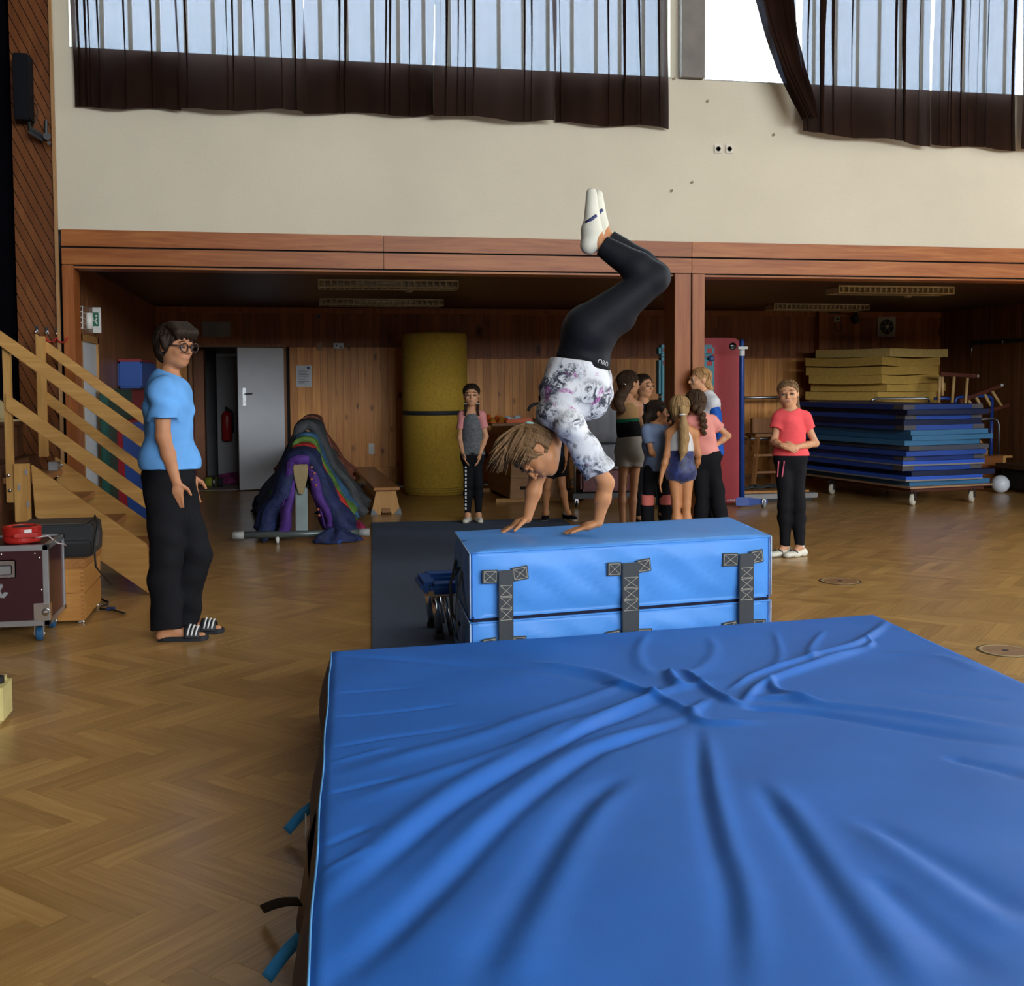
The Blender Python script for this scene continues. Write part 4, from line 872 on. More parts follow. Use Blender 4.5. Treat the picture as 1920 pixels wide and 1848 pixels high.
obj('handle', MB().tube([ony(x, y, k0[1]+.9) for x, y in ((990, 770), (994, 762), (1003, 757), (1016, 756), (1028, 758))], .02, 8), M_rubber, kb, smooth=True)
M_or = plain('orange_plastic', (.62, .10, .012), .5); M_or2 = plain('amber_plastic', (.50, .19, .02), .5); M_lb = plain('pale_blue_bag', (.45, .52, .56), .6)
OG = 'orange gear on the vaulting box'
zt = .965
for i, (px, dy, w_, h_) in enumerate(((908, .5, .10, .09), (916, .35, .09, .10), (924, .2, .09, .07), (932, .3, .10, .09), (940, .15, .09, .08), (949, .25, .10, .06))):
    p = onz(px, 772, zt); c = (ony(px, 770, k0[1]+dy)[0], k0[1]+dy, zt)
    t = thing('marker_cone', 'amber and orange marker cone, number %s from the left on the box top' % ('one', 'two', 'three', 'four', 'five', 'six')[i], 'cone', c, 0, OG)
    obj('cone', MB().lathe(c, [(w_*.6, .0), (w_*.6, .012), (w_*.45, .016), (w_*.2, h_), (w_*.12, h_), (.001, h_-.01)], 18), M_or if i % 2 else M_or2, t, smooth=True)
    obj('rim', MB().lathe(c, [(w_*.62, .0), (w_*.64, .006), (w_*.62, .012)], 18), M_or, t, smooth=True)
a, b_ = ony(946, 770, k0[1]+.1), ony(1000, 768, k0[1]+.1)
t = tag(obj('foam_bar', MB().hexa([(a[0], k0[1]+.03, zt), (b_[0], k0[1]+.06, zt), (b_[0], k0[1]+.16, zt), (a[0], k0[1]+.14, zt), (a[0]+.01, k0[1]+.03, zt+.04), (b_[0]-.04, k0[1]+.06, zt+.065), (b_[0]-.02, k0[1]+.15, zt+.065), (a[0]+.01, k0[1]+.13, zt+.04)]), M_or, bev=.012), 'long orange foam bar lying at the front of the box top', 'foam bar', OG)
for i, (px, z) in enumerate(((935, .06), (953, .075), (962, .05), (977, .08))):
    x = ony(px, 760, k0[1]+.35)[0]; y = k0[1]+.32+.09*i
    tag(obj('cloth_bag', MB().ball((x, y, zt+z/2), (.055, .045, z/2), 12, 8), M_lb if i % 2 else M_white, smooth=True), ('white', 'pale blue', 'small white', 'pale grey blue')[i]+' bag behind the orange gear on the box', 'bag', OG)
# ------------------------------------------------------------------ grey covered cart, teal pads, red mat and blue pole behind the group
g0 = onz(1085, 955); GY = g0[1]+.25
gc = thing('gym_cart', 'low dark cart with grey cover sheets and a red pad, behind the girls', 'cart', (3.4, GY+.3, 0))
xa, xb = ony(1072, 900, GY)[0], ony(1262, 900, GY)[0]
obj('deck', MB().box((xa, GY-.05, .10), (xb, GY+.62, .16)), plain('dark_grey_deck', (.05, .05, .052), .6), gc, bev=.006)
pz = lambda y: ony(1120, y, GY)[2]
def sheet(z0, z1, seed): return MB().grid(lambda u, v: (xa+.10+(xb-xa-.12)*u, GY+.02+.012*math.sin(u*21+seed)+.008*math.sin(u*47), z0+(z1-z0)*v), 60, 4)
M_gs = plain('grey_cover_sheet', (.17, .17, .185), .75, var=.1, bmp=.2)
obj('cover_sheet', sheet(pz(829), pz(750), 1), M_gs, gc, smooth=True, solid=.02); obj('cover_sheet', sheet(pz(880), pz(833), 2), M_gs, gc, smooth=True, solid=.02)
obj('bar', MB().cyl((xa+.05, GY, pz(831)), (xb, GY, pz(831)), .014, 8), M_blackp, gc)
obj('red_pad', MB().box((xa+.12, GY+.03, .17), (xb-.05, GY+.4, pz(884))), tarp('dark_red_tarpaulin', (.10, .008, .01)), gc, bev=.03)
obj('pole', MB().cyl((ony(1077, 900, GY)[0], GY-.02, .05), (ony(1077, 900, GY)[0], GY-.02, pz(760)), .014, 10), M_steel, gc, smooth=True)
for x in (xa+.05, xb-.1):
    w_ = obj('castor', MB().lathe((x-.012, GY-.02, .04), [(.02, 0), (.04, .004), (.04, .02), (.02, .024)], 18, (1, 0, 0)), M_rubber, gc, smooth=True)
    obj('fork', MB().box((x-.02, GY-.035, .05), (x+.02, GY, .10)), M_steel, w_)
TY = 12.1
ta, tb = ony(1237, 700, TY)[0], ony(1341, 700, TY)[0]
M_teal = tarp('teal_tarpaulin', (.022, .155, .20), .45)
tp_ = thing('post_padding', 'teal upright post padding in stacked sections, partly behind the timber column', 'padding', ((ta+tb)/2, TY+.1, 0))
zz = [.02, .55, 1.12, ony(1250, 744, TY)[2], ony(1250, 668, TY)[2], ony(1250, 645, TY)[2]]
zz = [.01, .42, .85, ony(1250, 744, TY)[2], ony(1250, 669, TY)[2], ony(1250, 645, TY)[2]]
for z0, z1 in zip(zz, zz[1:]):
    sec = obj('pad_section', MB().box((ta, TY, z0+.006), (tb, TY+.16, z1-.006)), M_teal, tp_, bev=.03)
    obj('red_tab', MB().box((tb-.10, TY-.006, z1-.10), (tb-.04, TY+.002, z1-.05)), plain('red_tab', (.32, .02, .02), .6), sec)
    obj('red_tab', MB().box((ta+.04, TY-.006, z1-.09), (ta+.08, TY+.002, z1-.04)), MATS['red_tab'], sec)
obj('buckle', MB().lathe((tb-.05, TY, ony(1335, 672, TY)[2]), [(.035, 0), (.035, .02), (.02, .03), (.001, .03)], 14, (0, -1, 0)), plain('navy_buckle', (.02, .05, .14), .5), tp_)
pb = ony(1253, 640, TY+.25); tag(obj('net_post', MB().cyl((pb[0], TY+.28, 0), (pb[0], TY+.28, pb[2]+.05), .03, 14).lathe((pb[0], TY+.28, pb[2]+.05), [(.03, 0), (.022, .02), (.001, .03)], 14), plain('dark_blue_enamel', (.012, .035, .16), .35), smooth=True), 'dark blue post tip showing above the teal padding', 'post')
# red mat leaning upright
RY = 12.45
ra, rb = ony(1262, 800, RY)[0], ony(1387, 800, RY)[0]; z1 = ony(1360, 633, RY)[2]
def rrect(x0, x1, z0, z1, r, n=7):
    out = []
    for cx, cz, a0 in ((x1-r, z1-r, 0), (x0+r, z1-r, 90), (x0+r, z0+r, 180), (x1-r, z0+r, 270)):
        for k in range(n): t = math.radians(a0+90*k/(n-1)); out.append((cx+r*math.cos(t), cz+r*math.sin(t)))
    return out
M_red = tarp('red_mat_vinyl', (.33, .022, .028), .5)
rm = thing('red_mat', 'tall red exercise mat with rounded corners standing behind the column', 'mat', ((ra+rb)/2, RY, 0))
obj('mat', MB().prism([(x+(z*-.0), RY, z) for x, z in rrect(ra, rb, .012, z1, .09)], (0, .05, 0)), M_red, rm, bev=.008)
gp = ony(1374, 649, RY); obj('grommet', MB().lathe((gp[0], RY, gp[2]), [(.045, 0), (.045, .006), (.036, .010), (.001, .010)], 22, (0, -1, 0)), plain('black_gloss', (.008, .008, .009), .12), rm, smooth=True)
m = MB(); tx = ony(1357, 938, RY)
for k, w_ in enumerate((.018, .012, .006, .018, .014, .018, .020, .014)): x = tx[0]-.02+k*.021; m.box((x, RY-.001, tx[2]-.012), (x+w_*.75, RY+.002, tx[2]+(.012 if k % 3 else .006)))
o = obj('printed_lettering', m, plain('white_print', (.5, .5, .5), .6), rm); o['kind'] = 'stuff'
# blue pole on a wheeled foot
pf = onz(1391, 952); 
bp_ = thing('blue_pole', 'dark blue steel pole on a wheeled foot to the right of the red mat', 'pole stand', (pf[0], pf[1], 0))
PX, PYY = pf[0], pf[1]; zt = ony(1391, 636, PYY)[2]
M_be2 = plain('blue_enamel', (.012, .045, .22), .35)
obj('pole', MB().tube([(PX, PYY, .06), (PX-.012, PYY, zt-.03), (PX-.012, PYY, zt)], [.032, .030, .02], 16), M_be2, bp_, smooth=True)
obj('foot', MB().hexa([(PX-.10, PYY-.05, .03), (PX+.06, PYY-.06, .03), (PX+.30, PYY-.05, .05), (PX+.30, PYY+.05, .05), (PX-.10, PYY-.05, .13), (PX+.06, PYY-.06, .13), (PX+.30, PYY-.05, .09), (PX+.30, PYY+.05, .09)]), M_be2, bp_, bev=.006)
for z, h_ in ((ony(1391, 656, PYY)[2], .03), (ony(1391, 667, PYY)[2], .06)): obj('sticker', MB().lathe((PX-.012, PYY, z), [(.0325, 0), (.034, .002), (.034, h_), (.0325, h_+.002)], 16), M_white, bp_)
obj('clip', MB().obox((PX-.012, PYY-.02, ony(1391, 652, PYY)[2]), (.06, 0, 0), (0, .02, 0), (0, 0, .014)), M_white, bp_, bev=.004)
w_ = obj('castor', MB().lathe((PX+.225, PYY-.06, .045), [(.015, 0), (.045, .004), (.045, .026), (.015, .03)], 20, (1, 0, 0)), plain('grey_wheel', (.25, .27, .27), .5), bp_, smooth=True)
obj('fork', MB().box((PX+.255, PYY-.075, .04), (PX+.263, PYY-.045, .10)).box((PX+.217, PYY-.075, .04), (PX+.225, PYY-.045, .10)).box((PX+.217, PYY-.075, .095), (PX+.263, PYY-.045, .10)), M_chrome, w_)
# low platform with cables, wooden stool
lp = onz(1396, 945)
pl_ = thing('low_platform', 'low grey platform with black cables on it behind the girl in coral', 'platform', (lp[0]+.4, lp[1]+.4, 0))
obj('deck', MB().box((lp[0], lp[1]+.12, .04), (lp[0]+1.0, lp[1]+.9, .10)), plain('light_grey_deck', (.22, .21, .2), .5), pl_, bev=.006)
obj('board', MB().box((lp[0]+.02, lp[1]+.25, .10), (lp[0]+.95, lp[1]+.85, .125)), M_bw, pl_)
obj('foot_rail', MB().box((lp[0]+.05, lp[1]+.16, 0), (lp[0]+.95, lp[1]+.24, .04)), M_rubber, pl_)
r_ = random.Random(3)
for k in range(3):
    cx, cy = lp[0]+.2+.25*k, lp[1]+.45+.08*k
    tag(obj('cable_coil', MB().tube([(cx+(.14+.03*math.sin(a*3+k))*math.cos(a), cy+(.11+.02*math.cos(a*2))*math.sin(a), .14+.012*(a/6.3)+.01*math.sin(a*4)) for a in np.linspace(0, 4*math.pi, 50)], .010, 6), M_rubber, smooth=True), ('left', 'middle', 'right')[k]+' coil of black cable on the low platform', 'cable', 'black cable coils on the platform')
sc0 = at(1432, 860, 15.2); sx_, sy_ = sc0[0], sc0[1]
so = thing('wooden_stool', 'dark wooden stool with back block, half hidden behind the girl in coral', 'stool', (sx_, sy_, 0))
M_sw = wood('stool_wood', (.28, .12, .04), (.18, .07, .022), 2)
sz_ = ony(1432, 812, sy_)[2]
obj('seat', MB().box((sx_-.2, sy_-.18, sz_-.04), (sx_+.2, sy_+.18, sz_)), M_sw, so, bev=.008); obj('back_block', MB().box((sx_-.13, sy_+.08, sz_), (sx_+.16, sy_+.16, sz_+.2)), M_sw, so, bev=.008)
for a in (-1, 1):
    for b_ in (-1, 1): obj('leg', MB().beam((sx_+a*.15, sy_+b_*.13, sz_-.03), (sx_+a*.24, sy_+b_*.2, 0), .05, .04), M_sw, so)
for z in (.22, .45): obj('rung', MB().box((sx_-.22, sy_-.18, z), (sx_+.22, sy_-.15, z+.03)), M_sw, so)
# ------------------------------------------------------------------ yellow foam slab stack
FC = ony(1655, 900, 14.3)[:2]; Rr = ony(1764, 900, 14.62)[:2]; Lr = ony(1512, 900, 15.3)[:2]
e1, e2 = Rr-FC, Lr-FC
r_ = random.Random(11); z = .0; k = 0
FZ = ony(1655, 652, 14.3)[2]
nS = 9; hS = .122; FZ0 = FZ-nS*hS
t = thing('foam_pallet', 'dark plywood crate carrying the yellow foam slabs', 'crate', (*(FC+e1/2+e2/2), 0))
obj('crate', MB().hexa([(*(FC+e1*a+e2*b_), z_) for z_ in (.0, FZ0-.002) for a, b_ in ((.08, .08), (.92, .08), (.92, .92), (.08, .92))]), wood('crate_ply', (.10, .05, .025), (.06, .03, .014), 2), t, bev=.01); obj('lid', MB().hexa([(*(FC+e1*a+e2*b_), z_) for z_ in (FZ0-.04, FZ0-.001) for a, b_ in ((.06, .06), (.94, .06), (.94, .94), (.06, .94))]), MATS['crate_ply'], t)
names = ['topmost', 'second', 'third', 'fourth', 'fifth', 'sixth', 'seventh', 'eighth', 'ninth', 'tenth', 'eleventh', 'twelfth', 'thirteenth', 'fourteenth', 'fifteenth', 'sixteenth', 'seventeenth', 'eighteenth']
M_ys = plain('ochre_foam', (.48, .29, .06), .9, var=.1, scale=25, bmp=.4, bscale=150); M_ys2 = plain('ochre_foam_pale', (.54, .38, .12), .9, var=.1, scale=25, bmp=.4, bscale=150)
def quadslab(c, a, b_, z0, z1, sag=0., seed=0, n=10):
    """slab over corner c with edges a, b_; closed mesh with gentle sag"""
    m = MB(); rr_ = random.Random(seed); p0 = rr_.uniform(0, 6)
    def zf(u, v): return sag*(-1.0*math.sin(math.pi*u)*.5-.5*math.sin(math.pi*v)+.25*math.sin(u*5+p0))
    def P(u, v): q = c+a*u+b_*v; return q
    for top in (0, 1):
        m.grid(lambda u, v: (*P(u, v), (z1 if top else z0)+zf(u, v)), n, n)
    for (f, g) in (((lambda t: (t, 0)), 0), ((lambda t: (t, 1)), 0), ((lambda t: (0, t)), 0), ((lambda t: (1, t)), 0)):
        m.grid(lambda t, s_: (*P(*f(t)), (z0+(z1-z0)*s_)+zf(*f(t))), n, 2)
    return m
for k in range(nS):
    z0 = FZ0+k*hS; i = nS-1-k
    off = np.array([r_.uniform(-.09, .08), r_.uniform(-.05, .06)])+(np.array([.12, .03]) if i == 0 else 0)
    c = FC+off; a = e1*(1+r_.uniform(-.03, .03)); b_ = e2*(1+r_.uniform(-.06, .03))
    sg = .03 if i in (1, 2, 3) else .008
    o = obj('foam_slab', quadslab(c, a, b_, z0+.002, z0+hS-.004, sg, k), M_ys2 if i == 0 else M_ys, weld=True)
    tag(o, names[i]+' ochre yellow foam slab from the top of the stack by the wall', 'foam slab', 'yellow foam slabs in a stack')
# ------------------------------------------------------------------ blue mats on a wheeled trolley
W1, W2, W3 = onz(1711, 947)[:2], onz(1822, 941)[:2], onz(1560, 926)[:2]
u1 = (W2-W1)/np.linalg.norm(W2-W1); u2 = np.array([-u1[1], u1[0]])
tc_ = thing('mat_trolley', 'flat wheeled trolley with cream wheels carrying the blue mats', 'trolley', (*(W1+u1*.45+u2*.7), 0))
tz0, tz1 = .185, .225; C0 = W1-u1*.10-u2*.08
def tq(a0, a1, b0, b1, z0, z1):
    p = [C0+u1*a+u2*b for a, b in ((a0, b0), (a1, b0), (a1, b1), (a0, b1))]; return MB().hexa([(*q, z0) for q in p]+[(*q, z1) for q in p])
obj('deck', tq(-.03, 1.20, -.03, 2.25, tz0+.02, tz1), wood('trolley_ply', (.36, .22, .13), (.27, .15, .08), 0), tc_, bev=.003)
obj('underframe', tq(.05, 1.12, .05, 1.95, tz0-.025, tz0+.018), plain('dark_red_steel', (.09, .02, .012), .5), tc_)
W4 = W2+(W3-W1)
M_wh = plain('cream_nylon_wheel', (.58, .54, .44), .45)
for q in (W1, W2, W3, W4):
    ax = np.array([*u1, 0]); ax = RT*.8+FW*-.6; ax /= np.linalg.norm(ax); ctr = np.array([*q, .068])
    wh = obj('wheel', MB().lathe(ctr-ax*.022, [(.02, -.004), (.03, .0), (.05, .002), (.066, .004), (.068, .012), (.068, .032), (.066, .040), (.05, .042), (.03, .044), (.02, .048)], 28, ax), M_wh, tc_, smooth=False)
    obj('hub', MB().lathe(ctr-ax*.032, [(.014, 0), (.014, .064)], 12, ax), M_steel, wh)
    m = MB(); sdv = np.array([ax[1], -ax[0], 0])
    for s_ in (-1, 1): m.obox(ctr+ax*s_*.032+UP*.045, ax*.003, sdv*.028, UP*.055)
    m.obox(ctr+UP*.099, ax*.036, sdv*.04, UP*.004); obj('fork', m, plain('dark_fork', (.06, .055, .05), .5, .6), wh)
cols = {'n': tarp('navy_mat', (.012, .035, .16), .45), 'd': tarp('dark_navy_mat', (.006, .012, .045), .5), 'b': tarp('blue_mat', (.018, .06, .29), .45), 't': tarp('steel_blue_mat', (.035, .135, .26), .5), 'r': tarp('bright_blue_mat', (.022, .085, .46), .45), 'g': tarp('greyish_mat', (.05, .06, .085), .7)}
M_gp = plain('grey_corner_leather', (.07, .065, .07), .7); M_und = plain('grey_underside', (.20, .19, .18), .8)
seq = ['t', 'r', 'd', 'b', 'r', 'n', 'b', 'g', 't', 't', 't', 'b', 'd', 'b', 'd', 'n']
zc = tz1; hM = (ony(1690, 758, at(1690, 800, 13.05)[1])[2]-tz1)/len(seq)
patched = {3, 5, 7, 11, 13, 15}; greyb = {1, 4}
for k, ch in enumerate(seq):
    i = len(seq)-1-k
    off = u1*r_.uniform(-.09, .05)+u2*r_.uniform(-.02, .08); 
    if k == 15: off = u1*-.10+u2*.02
    L1, L2 = 1.16+r_.uniform(-.05, .03), 2.28+r_.uniform(-.07, .07)
    c = C0+off; th = r_.uniform(-.035, .035); ca_, sa_ = math.cos(th), math.sin(th); a = np.array([u1[0]*ca_-u1[1]*sa_, u1[0]*sa_+u1[1]*ca_])*L1; b_ = np.array([u2[0]*ca_-u2[1]*sa_, u2[0]*sa_+u2[1]*ca_])*L2
    cn_ = {'n': 'navy', 'd': 'dark navy', 'b': 'blue', 't': 'steel blue', 'r': 'bright blue', 'g': 'greyish blue'}[ch]
    t = thing('gym_mat', names[min(i, 17)]+' from the top on the wheeled trolley, a '+cn_+' gym mat', 'gym mat', (*(c+a/2+b_/2), zc), 0, 'blue gym mats stacked on the trolley')
    z0, z1 = zc+.001, zc+hM-.002
    obj('mat', quadslab(c, a, b_, z0+(hM*.3 if k in greyb else 0), z1, .004, k, 8), cols[ch], t, weld=True)
    if k in greyb: obj('underside', quadslab(c, a, b_, z0, z0+hM*.3, .004, k, 8), M_und, t, weld=True)
    if k in patched:
        an, bn = a/L1, b_/L2
        for (cc, s1, s2) in ((c, 1, 1), (c+a, -1, 1)):
            q = [cc+an*s1*x+bn*s2*y for x, y in ((-.004, -.004), (.16, -.004), (.16, .06), (-.004, .16))]
            if s1 < 0: q = q[::-1]
            obj('corner_patch', MB().hexa([(*p_, z0+.003) for p_ in q]+[(*p_, z1-.003) for p_ in q]), M_gp, t)
    zc += hM
p = ony(1700, 752, W1[1]+.9); c1 = at(1632, 757, 13.7); c2 = at(1742, 757, 13.9)
hoop_z = zc+.012
o = obj('steel_hoop', MB().tube([(*c1[:2], hoop_z), (*(c1[:2]+np.array([.02, -.02])), hoop_z+.035), (*(c1[:2]*.9+c2[:2]*.1), hoop_z+.045), (*(c1[:2]*.1+c2[:2]*.9), hoop_z+.045), (*(c2[:2]+np.array([-.02, -.02])), hoop_z+.035), (*c2[:2], hoop_z)], .014, 10), M_steel, smooth=True); tag(o, 'bent steel tube hoop lying on top of the blue mats', 'tube')
# white ball
p = onz(1877, 924); 
m = MB().ball((p[0], p[1]+.02, .115), .115, 28, 18); tag(obj('ball', m, plain('white_rubber', (.60, .62, .66), .35, var=.03), smooth=True), 'white gymnastics ball on the floor beside the mat trolley', 'ball')
# ------------------------------------------------------------------ clutter at the right wall
CYY = 13.5
t = thing('wooden_bench_box', 'reddish wooden box with open end and top plank behind the white ball', 'box', (ony(1850, 900, CYY)[0], CYY, 0))
x0, x1 = ony(1815, 880, CYY)[0], ony(1880, 880, CYY)[0]; zt = ony(1850, 855, CYY)[2]
M_rw = wood('reddish_wood', (.22, .075, .02), (.16, .05, .014), 0, .4)
obj('front_panel', MB().box((x0, CYY, .02), (x1, CYY+.03, zt)), M_rw, t, bev=.004); obj('end_post', MB().box((x1-.01, CYY-.02, .0), (x1+.035, CYY+.05, zt)), M_be, t, bev=.004)
obj('top_plank', MB().box((x1-.02, CYY+.03, zt-.03), (x1+.17, CYY+.25, zt)), M_be, t, bev=.004); obj('back_panel', MB().box((x0, CYY+.30, .02), (x1, CYY+.33, zt)), M_rw, t); obj('floor_board', MB().box((x0, CYY+.03, .02), (x1, CYY+.30, .05)), M_rw, t)
FYY = 14.0
t = thing('tube_cart', 'blue and silver tubular frame cart against the brown right wall', 'cart', (ony(1840, 860, FYY)[0], FYY, 0))
P_ = lambda x, y, d=0.: ony(x, y, FYY+d)
obj('silver_hoop', MB().tube([P_(1806, 787), P_(1864, 785), P_(1870, 788), P_(1873, 796), np.array([P_(1873, 870)[0], FYY, .06])], .016, 10), M_steel, t, smooth=True)
for a, b_ in (((1835, 793), (1835, 860)), ((1860, 748), (1860, 860))): q = P_(*a, .08); obj('upright', MB().cyl((q[0], q[1], .06), q, .024, 12), M_be2, t, smooth=True)
obj('top_tube', MB().tube([P_(1790, 762, .1), P_(1793, 746, .1), P_(1800, 744, .1), P_(1850, 742, .1), P_(1858, 745, .1), P_(1861, 755, .1)], .022, 10), M_be2, t, smooth=True)
obj('side_tube', MB().tube([P_(1752, 747, .1), P_(1775, 746, .1), P_(1783, 748, .1), P_(1786, 758, .1)], .022, 10), M_be2, t, smooth=True)
obj('low_hoop', MB().tube([P_(1815, 822, .05), P_(1822, 825, .05), P_(1824, 832, .05), np.array([P_(1824, 870, .05)[0], FYY+.05, .06])], .02, 10), M_be2, t, smooth=True)
obj('cart_deck', MB().box((P_(1800, 880)[0], FYY-.05, .05), (P_(1880, 880)[0], FYY+.5, .09)), M_be2, t); obj('cart_feet', MB().box((P_(1806, 880)[0], FYY, 0), (P_(1875, 880)[0], FYY+.05, .05)).box((P_(1806, 880)[0], FYY+.4, 0), (P_(1875, 880)[0], FYY+.45, .05)), M_rubber, t)
obj('plank', MB().beam(P_(1814, 803, .15), P_(1853, 856, .15), .05, .09, (0, 1, 0)), M_be, t)
M_rail = wood('dark_red_rail', (.12, .03, .015), (.07, .018, .01), 0, .4); M_rung = wood('pale_rung', (.55, .36, .16), (.42, .25, .09), 2, .4)
def ladder(name, label, rails, rungs, dep, caps=()):
    L = lambda x, y: ony(x, y, dep)
    t = thing(name, label, 'ladder', L(*rails[0][0]), 0, 'wooden rung ladders on the tube cart')
    for a, b_ in rails: obj('rail', MB().beam(L(*a), L(*b_), .045, .05, (0, 1, 0)), M_rail, t, bev=.008)
    for a, b_ in rungs: obj('rung', MB().cyl(L(*a), L(*b_), .021, 12), M_rung, t, smooth=True)
    for a, b_ in caps: obj('end_cap', MB().cyl(L(*a), L(*b_), .022, 12), M_white, t, smooth=True)
ladder('rung_ladder', 'upright wooden ladder piece with pale rungs above the blue mats', (((1762, 701), (1832, 705)), ((1806, 782), (1762, 760))), (((1762, 706), (1760, 758)), ((1767, 706), (1767, 742)), ((1789, 706), (1785, 756)), ((1814, 708), (1808, 780))), FYY+.06, (((1822, 704), (1834, 705)),))
ladder('rung_ladder', 'slanted wooden ladder piece with pale rungs leaning on the brown wall', (((1798, 752), (1876, 723)), ((1815, 782), (1897, 757))), (((1802, 755), (1815, 779)), ((1816, 750), (1828, 772)), ((1830, 745), (1841, 764)), ((1846, 739), (1862, 768)), ((1860, 733), (1879, 763))), FYY+.09, (((1873, 725), (1880, 721)), ((1894, 760), (1900, 756))))
q = onz(1905, 926)+np.array([.10, -.25, 0]); t = thing('dark_cart', 'dark low cart with a pale wheel cut off by the right edge', 'cart', (q[0]+.5, q[1]+.2, 0))
obj('body', MB().box((q[0]-.02, q[1]-.0, .30), (9.97, q[1]+.8, .36)), wood('cart_ply', (.10, .05, .03), (.06, .03, .016), 0), t); obj('panel', MB().box((q[0]+.03, q[1]+.1, .05), (9.9, q[1]+.7, .30)), M_dark, t)
obj('wheel', MB().lathe((q[0]+.02, q[1]+.1, .09), [(.03, 0), (.09, .004), (.09, .03), (.03, .034)], 22, (.8, -.6, 0)), M_wh, t); obj('foot', MB().box((9.6, q[1]+.1, 0), (9.8, q[1]+.5, .05)), M_rubber, t)
# ------------------------------------------------------------------ mats leaning along the left niche wall
def leanmat(name, label, p0, p1, z0, z1, mt, edge=None, th=.1, lean=0., group=None):
    a, b_ = np.array([*p0, 0.]), np.array([*p1, 0.]); d = (b_-a); L = np.linalg.norm(d); d /= L; n = np.array([d[1], -d[0], 0]); 
    t = thing(name, label, 'mat', (a+b_)/2, 0, group)
    u = UP-n*lean
    c = (a+b_)/2+UP*0-n*th/2
    obj('cover', MB().obox(c+u*(z0+z1)/2, d*L/2, n*th/2, u*(z1-z0)/2), mt, t, bev=.015)
    if edge:
        for f in (0, 1): e = a*(1-f)+b_*f; obj('edge_band', MB().obox(e-n*th/2+u*(z0+z1)/2, d*.02, n*(th/2+.004), u*((z1-z0)/2+.004)), edge, t, bev=.008)
        obj('edge_band', MB().obox(c+u*z1, d*(L/2+.02), n*(th/2+.004), u*.012), edge, t, bev=.006)
    return t
M_lb2 = tarp('niche_blue_vinyl', (.020, .075, .30)); M_lr = tarp('niche_red_vinyl', (.24, .012, .02)); M_lg = tarp('niche_green_vinyl', (.006, .055, .04))
leanmat('leaning_mat', 'big blue mat with red edges leaning along the left wall behind the man', (-1.50, 11.25), (-1.05, 13.9), .0, 1.10, M_lb2, M_lr, .12, .05, 'mats against the left wall')
t = leanmat('leaning_mat', 'taller blue and red mat behind the big blue one', (-1.62, 12.2), (-1.50, 13.5), .0, 1.42, M_lr, None, .08, 0., 'mats against the left wall')
obj('blue_section', MB().box((-1.70, 12.18, 1.425), (-1.46, 13.5, 1.70)), M_lb2, t, bev=.02); obj('red_top', MB().box((-1.70, 12.18, 1.70), (-1.46, 13.5, 1.725)), M_lr, t, bev=.01)
gp0, gp1 = onx(196, 720, -1.62), onx(236, 720, -1.62)
t = leanmat('leaning_mat', 'dark green mat with rounded top next to the side door', (-1.60, gp0[1]), (-1.56, gp1[1]), .0, 1.42, M_lg, None, .07, 0., 'mats against the left wall')
# ------------------------------------------------------------------ corridor contents
c = ony(426, 820, NY+1.1); ez = c[2]-.05
t = thing('fire_extinguisher', 'red fire extinguisher on the corridor wall seen through the doorway', 'fire extinguisher', (c[0], c[1], ez))
obj('cylinder', MB().lathe((c[0], c[1], ez), [(.06, 0), (.075, .02), (.075, .36), (.06, .41), (.025, .44), (.001, .44)], 22), plain('extinguisher_red', (.30, .012, .012), .35), t, smooth=True)
obj('valve', MB().cyl((c[0], c[1], ez+.43), (c[0], c[1], ez+.50), .02, 10), M_blackp, t); obj('hose', MB().tube([(c[0], c[1], ez+.48), (c[0]+.09, c[1]-.02, ez+.42), (c[0]+.09, c[1]-.02, ez+.12)], .012, 8), M_blackp, t, smooth=True)
obj('bracket', MB().box((c[0]-.03, c[1]+.07, ez+.2), (c[0]+.03, c[1]+.10, ez+.3)), M_steel, t)
struct('wall_corridor_pier', MB().box((c[0]-.14, c[1]+.10, 0), (c[0]+.6, c[1]+.3, 2.3)), MATS['corridor_grey'])
q0 = ony(362, 760, NY+.6); q1 = ony(383, 760, NY+.6)
t = thing('narrow_cupboard', 'narrow brown wooden cupboard side just inside the doorway', 'cupboard', (q0[0], NY+.7, 0))
obj('body', MB().box((DX0-.19, NY+.6, .02), (q1[0], NY+1.0, ony(370, 654, NY+.6)[2])), wood('cupboard_wood', (.28, .11, .05), (.22, .08, .035), 2), t, bev=.005); obj('plinth', MB().box((DX0-.18, NY+.62, 0), (q1[0]-.01, NY+.98, .02)), M_dark, t)
q = onz(441, 893); heap('clothes_pile', 'pink and purple clothes pile on the corridor floor', 'clothes', (q[0]+.02, NY+1.0), (.22, .16, .15), cloth('pink_cloth', (.22, .03, .12)), 9)
q = onz(400, 914); t = thing('sports_bag', 'small yellow and black bag lying in the doorway', 'bag', (q[0], q[1], 0))
obj('yellow_half', MB().cyl((q[0]-.11, q[1]+.07, .075), (q[0]+.04, q[1]+.07, .075), .07, 18), plain('hi_vis_yellow', (.32, .36, .03), .7), t, smooth=True); obj('black_half', MB().cyl((q[0]+.041, q[1]+.07, .072), (q[0]+.13, q[1]+.07, .07), .066, 18), M_rubber, t, smooth=True); obj('grey_band', MB().cyl((q[0]-.02, q[1]+.07, .075), (q[0]+.03, q[1]+.07, .075), .0735, 18), M_steel, t, smooth=True)
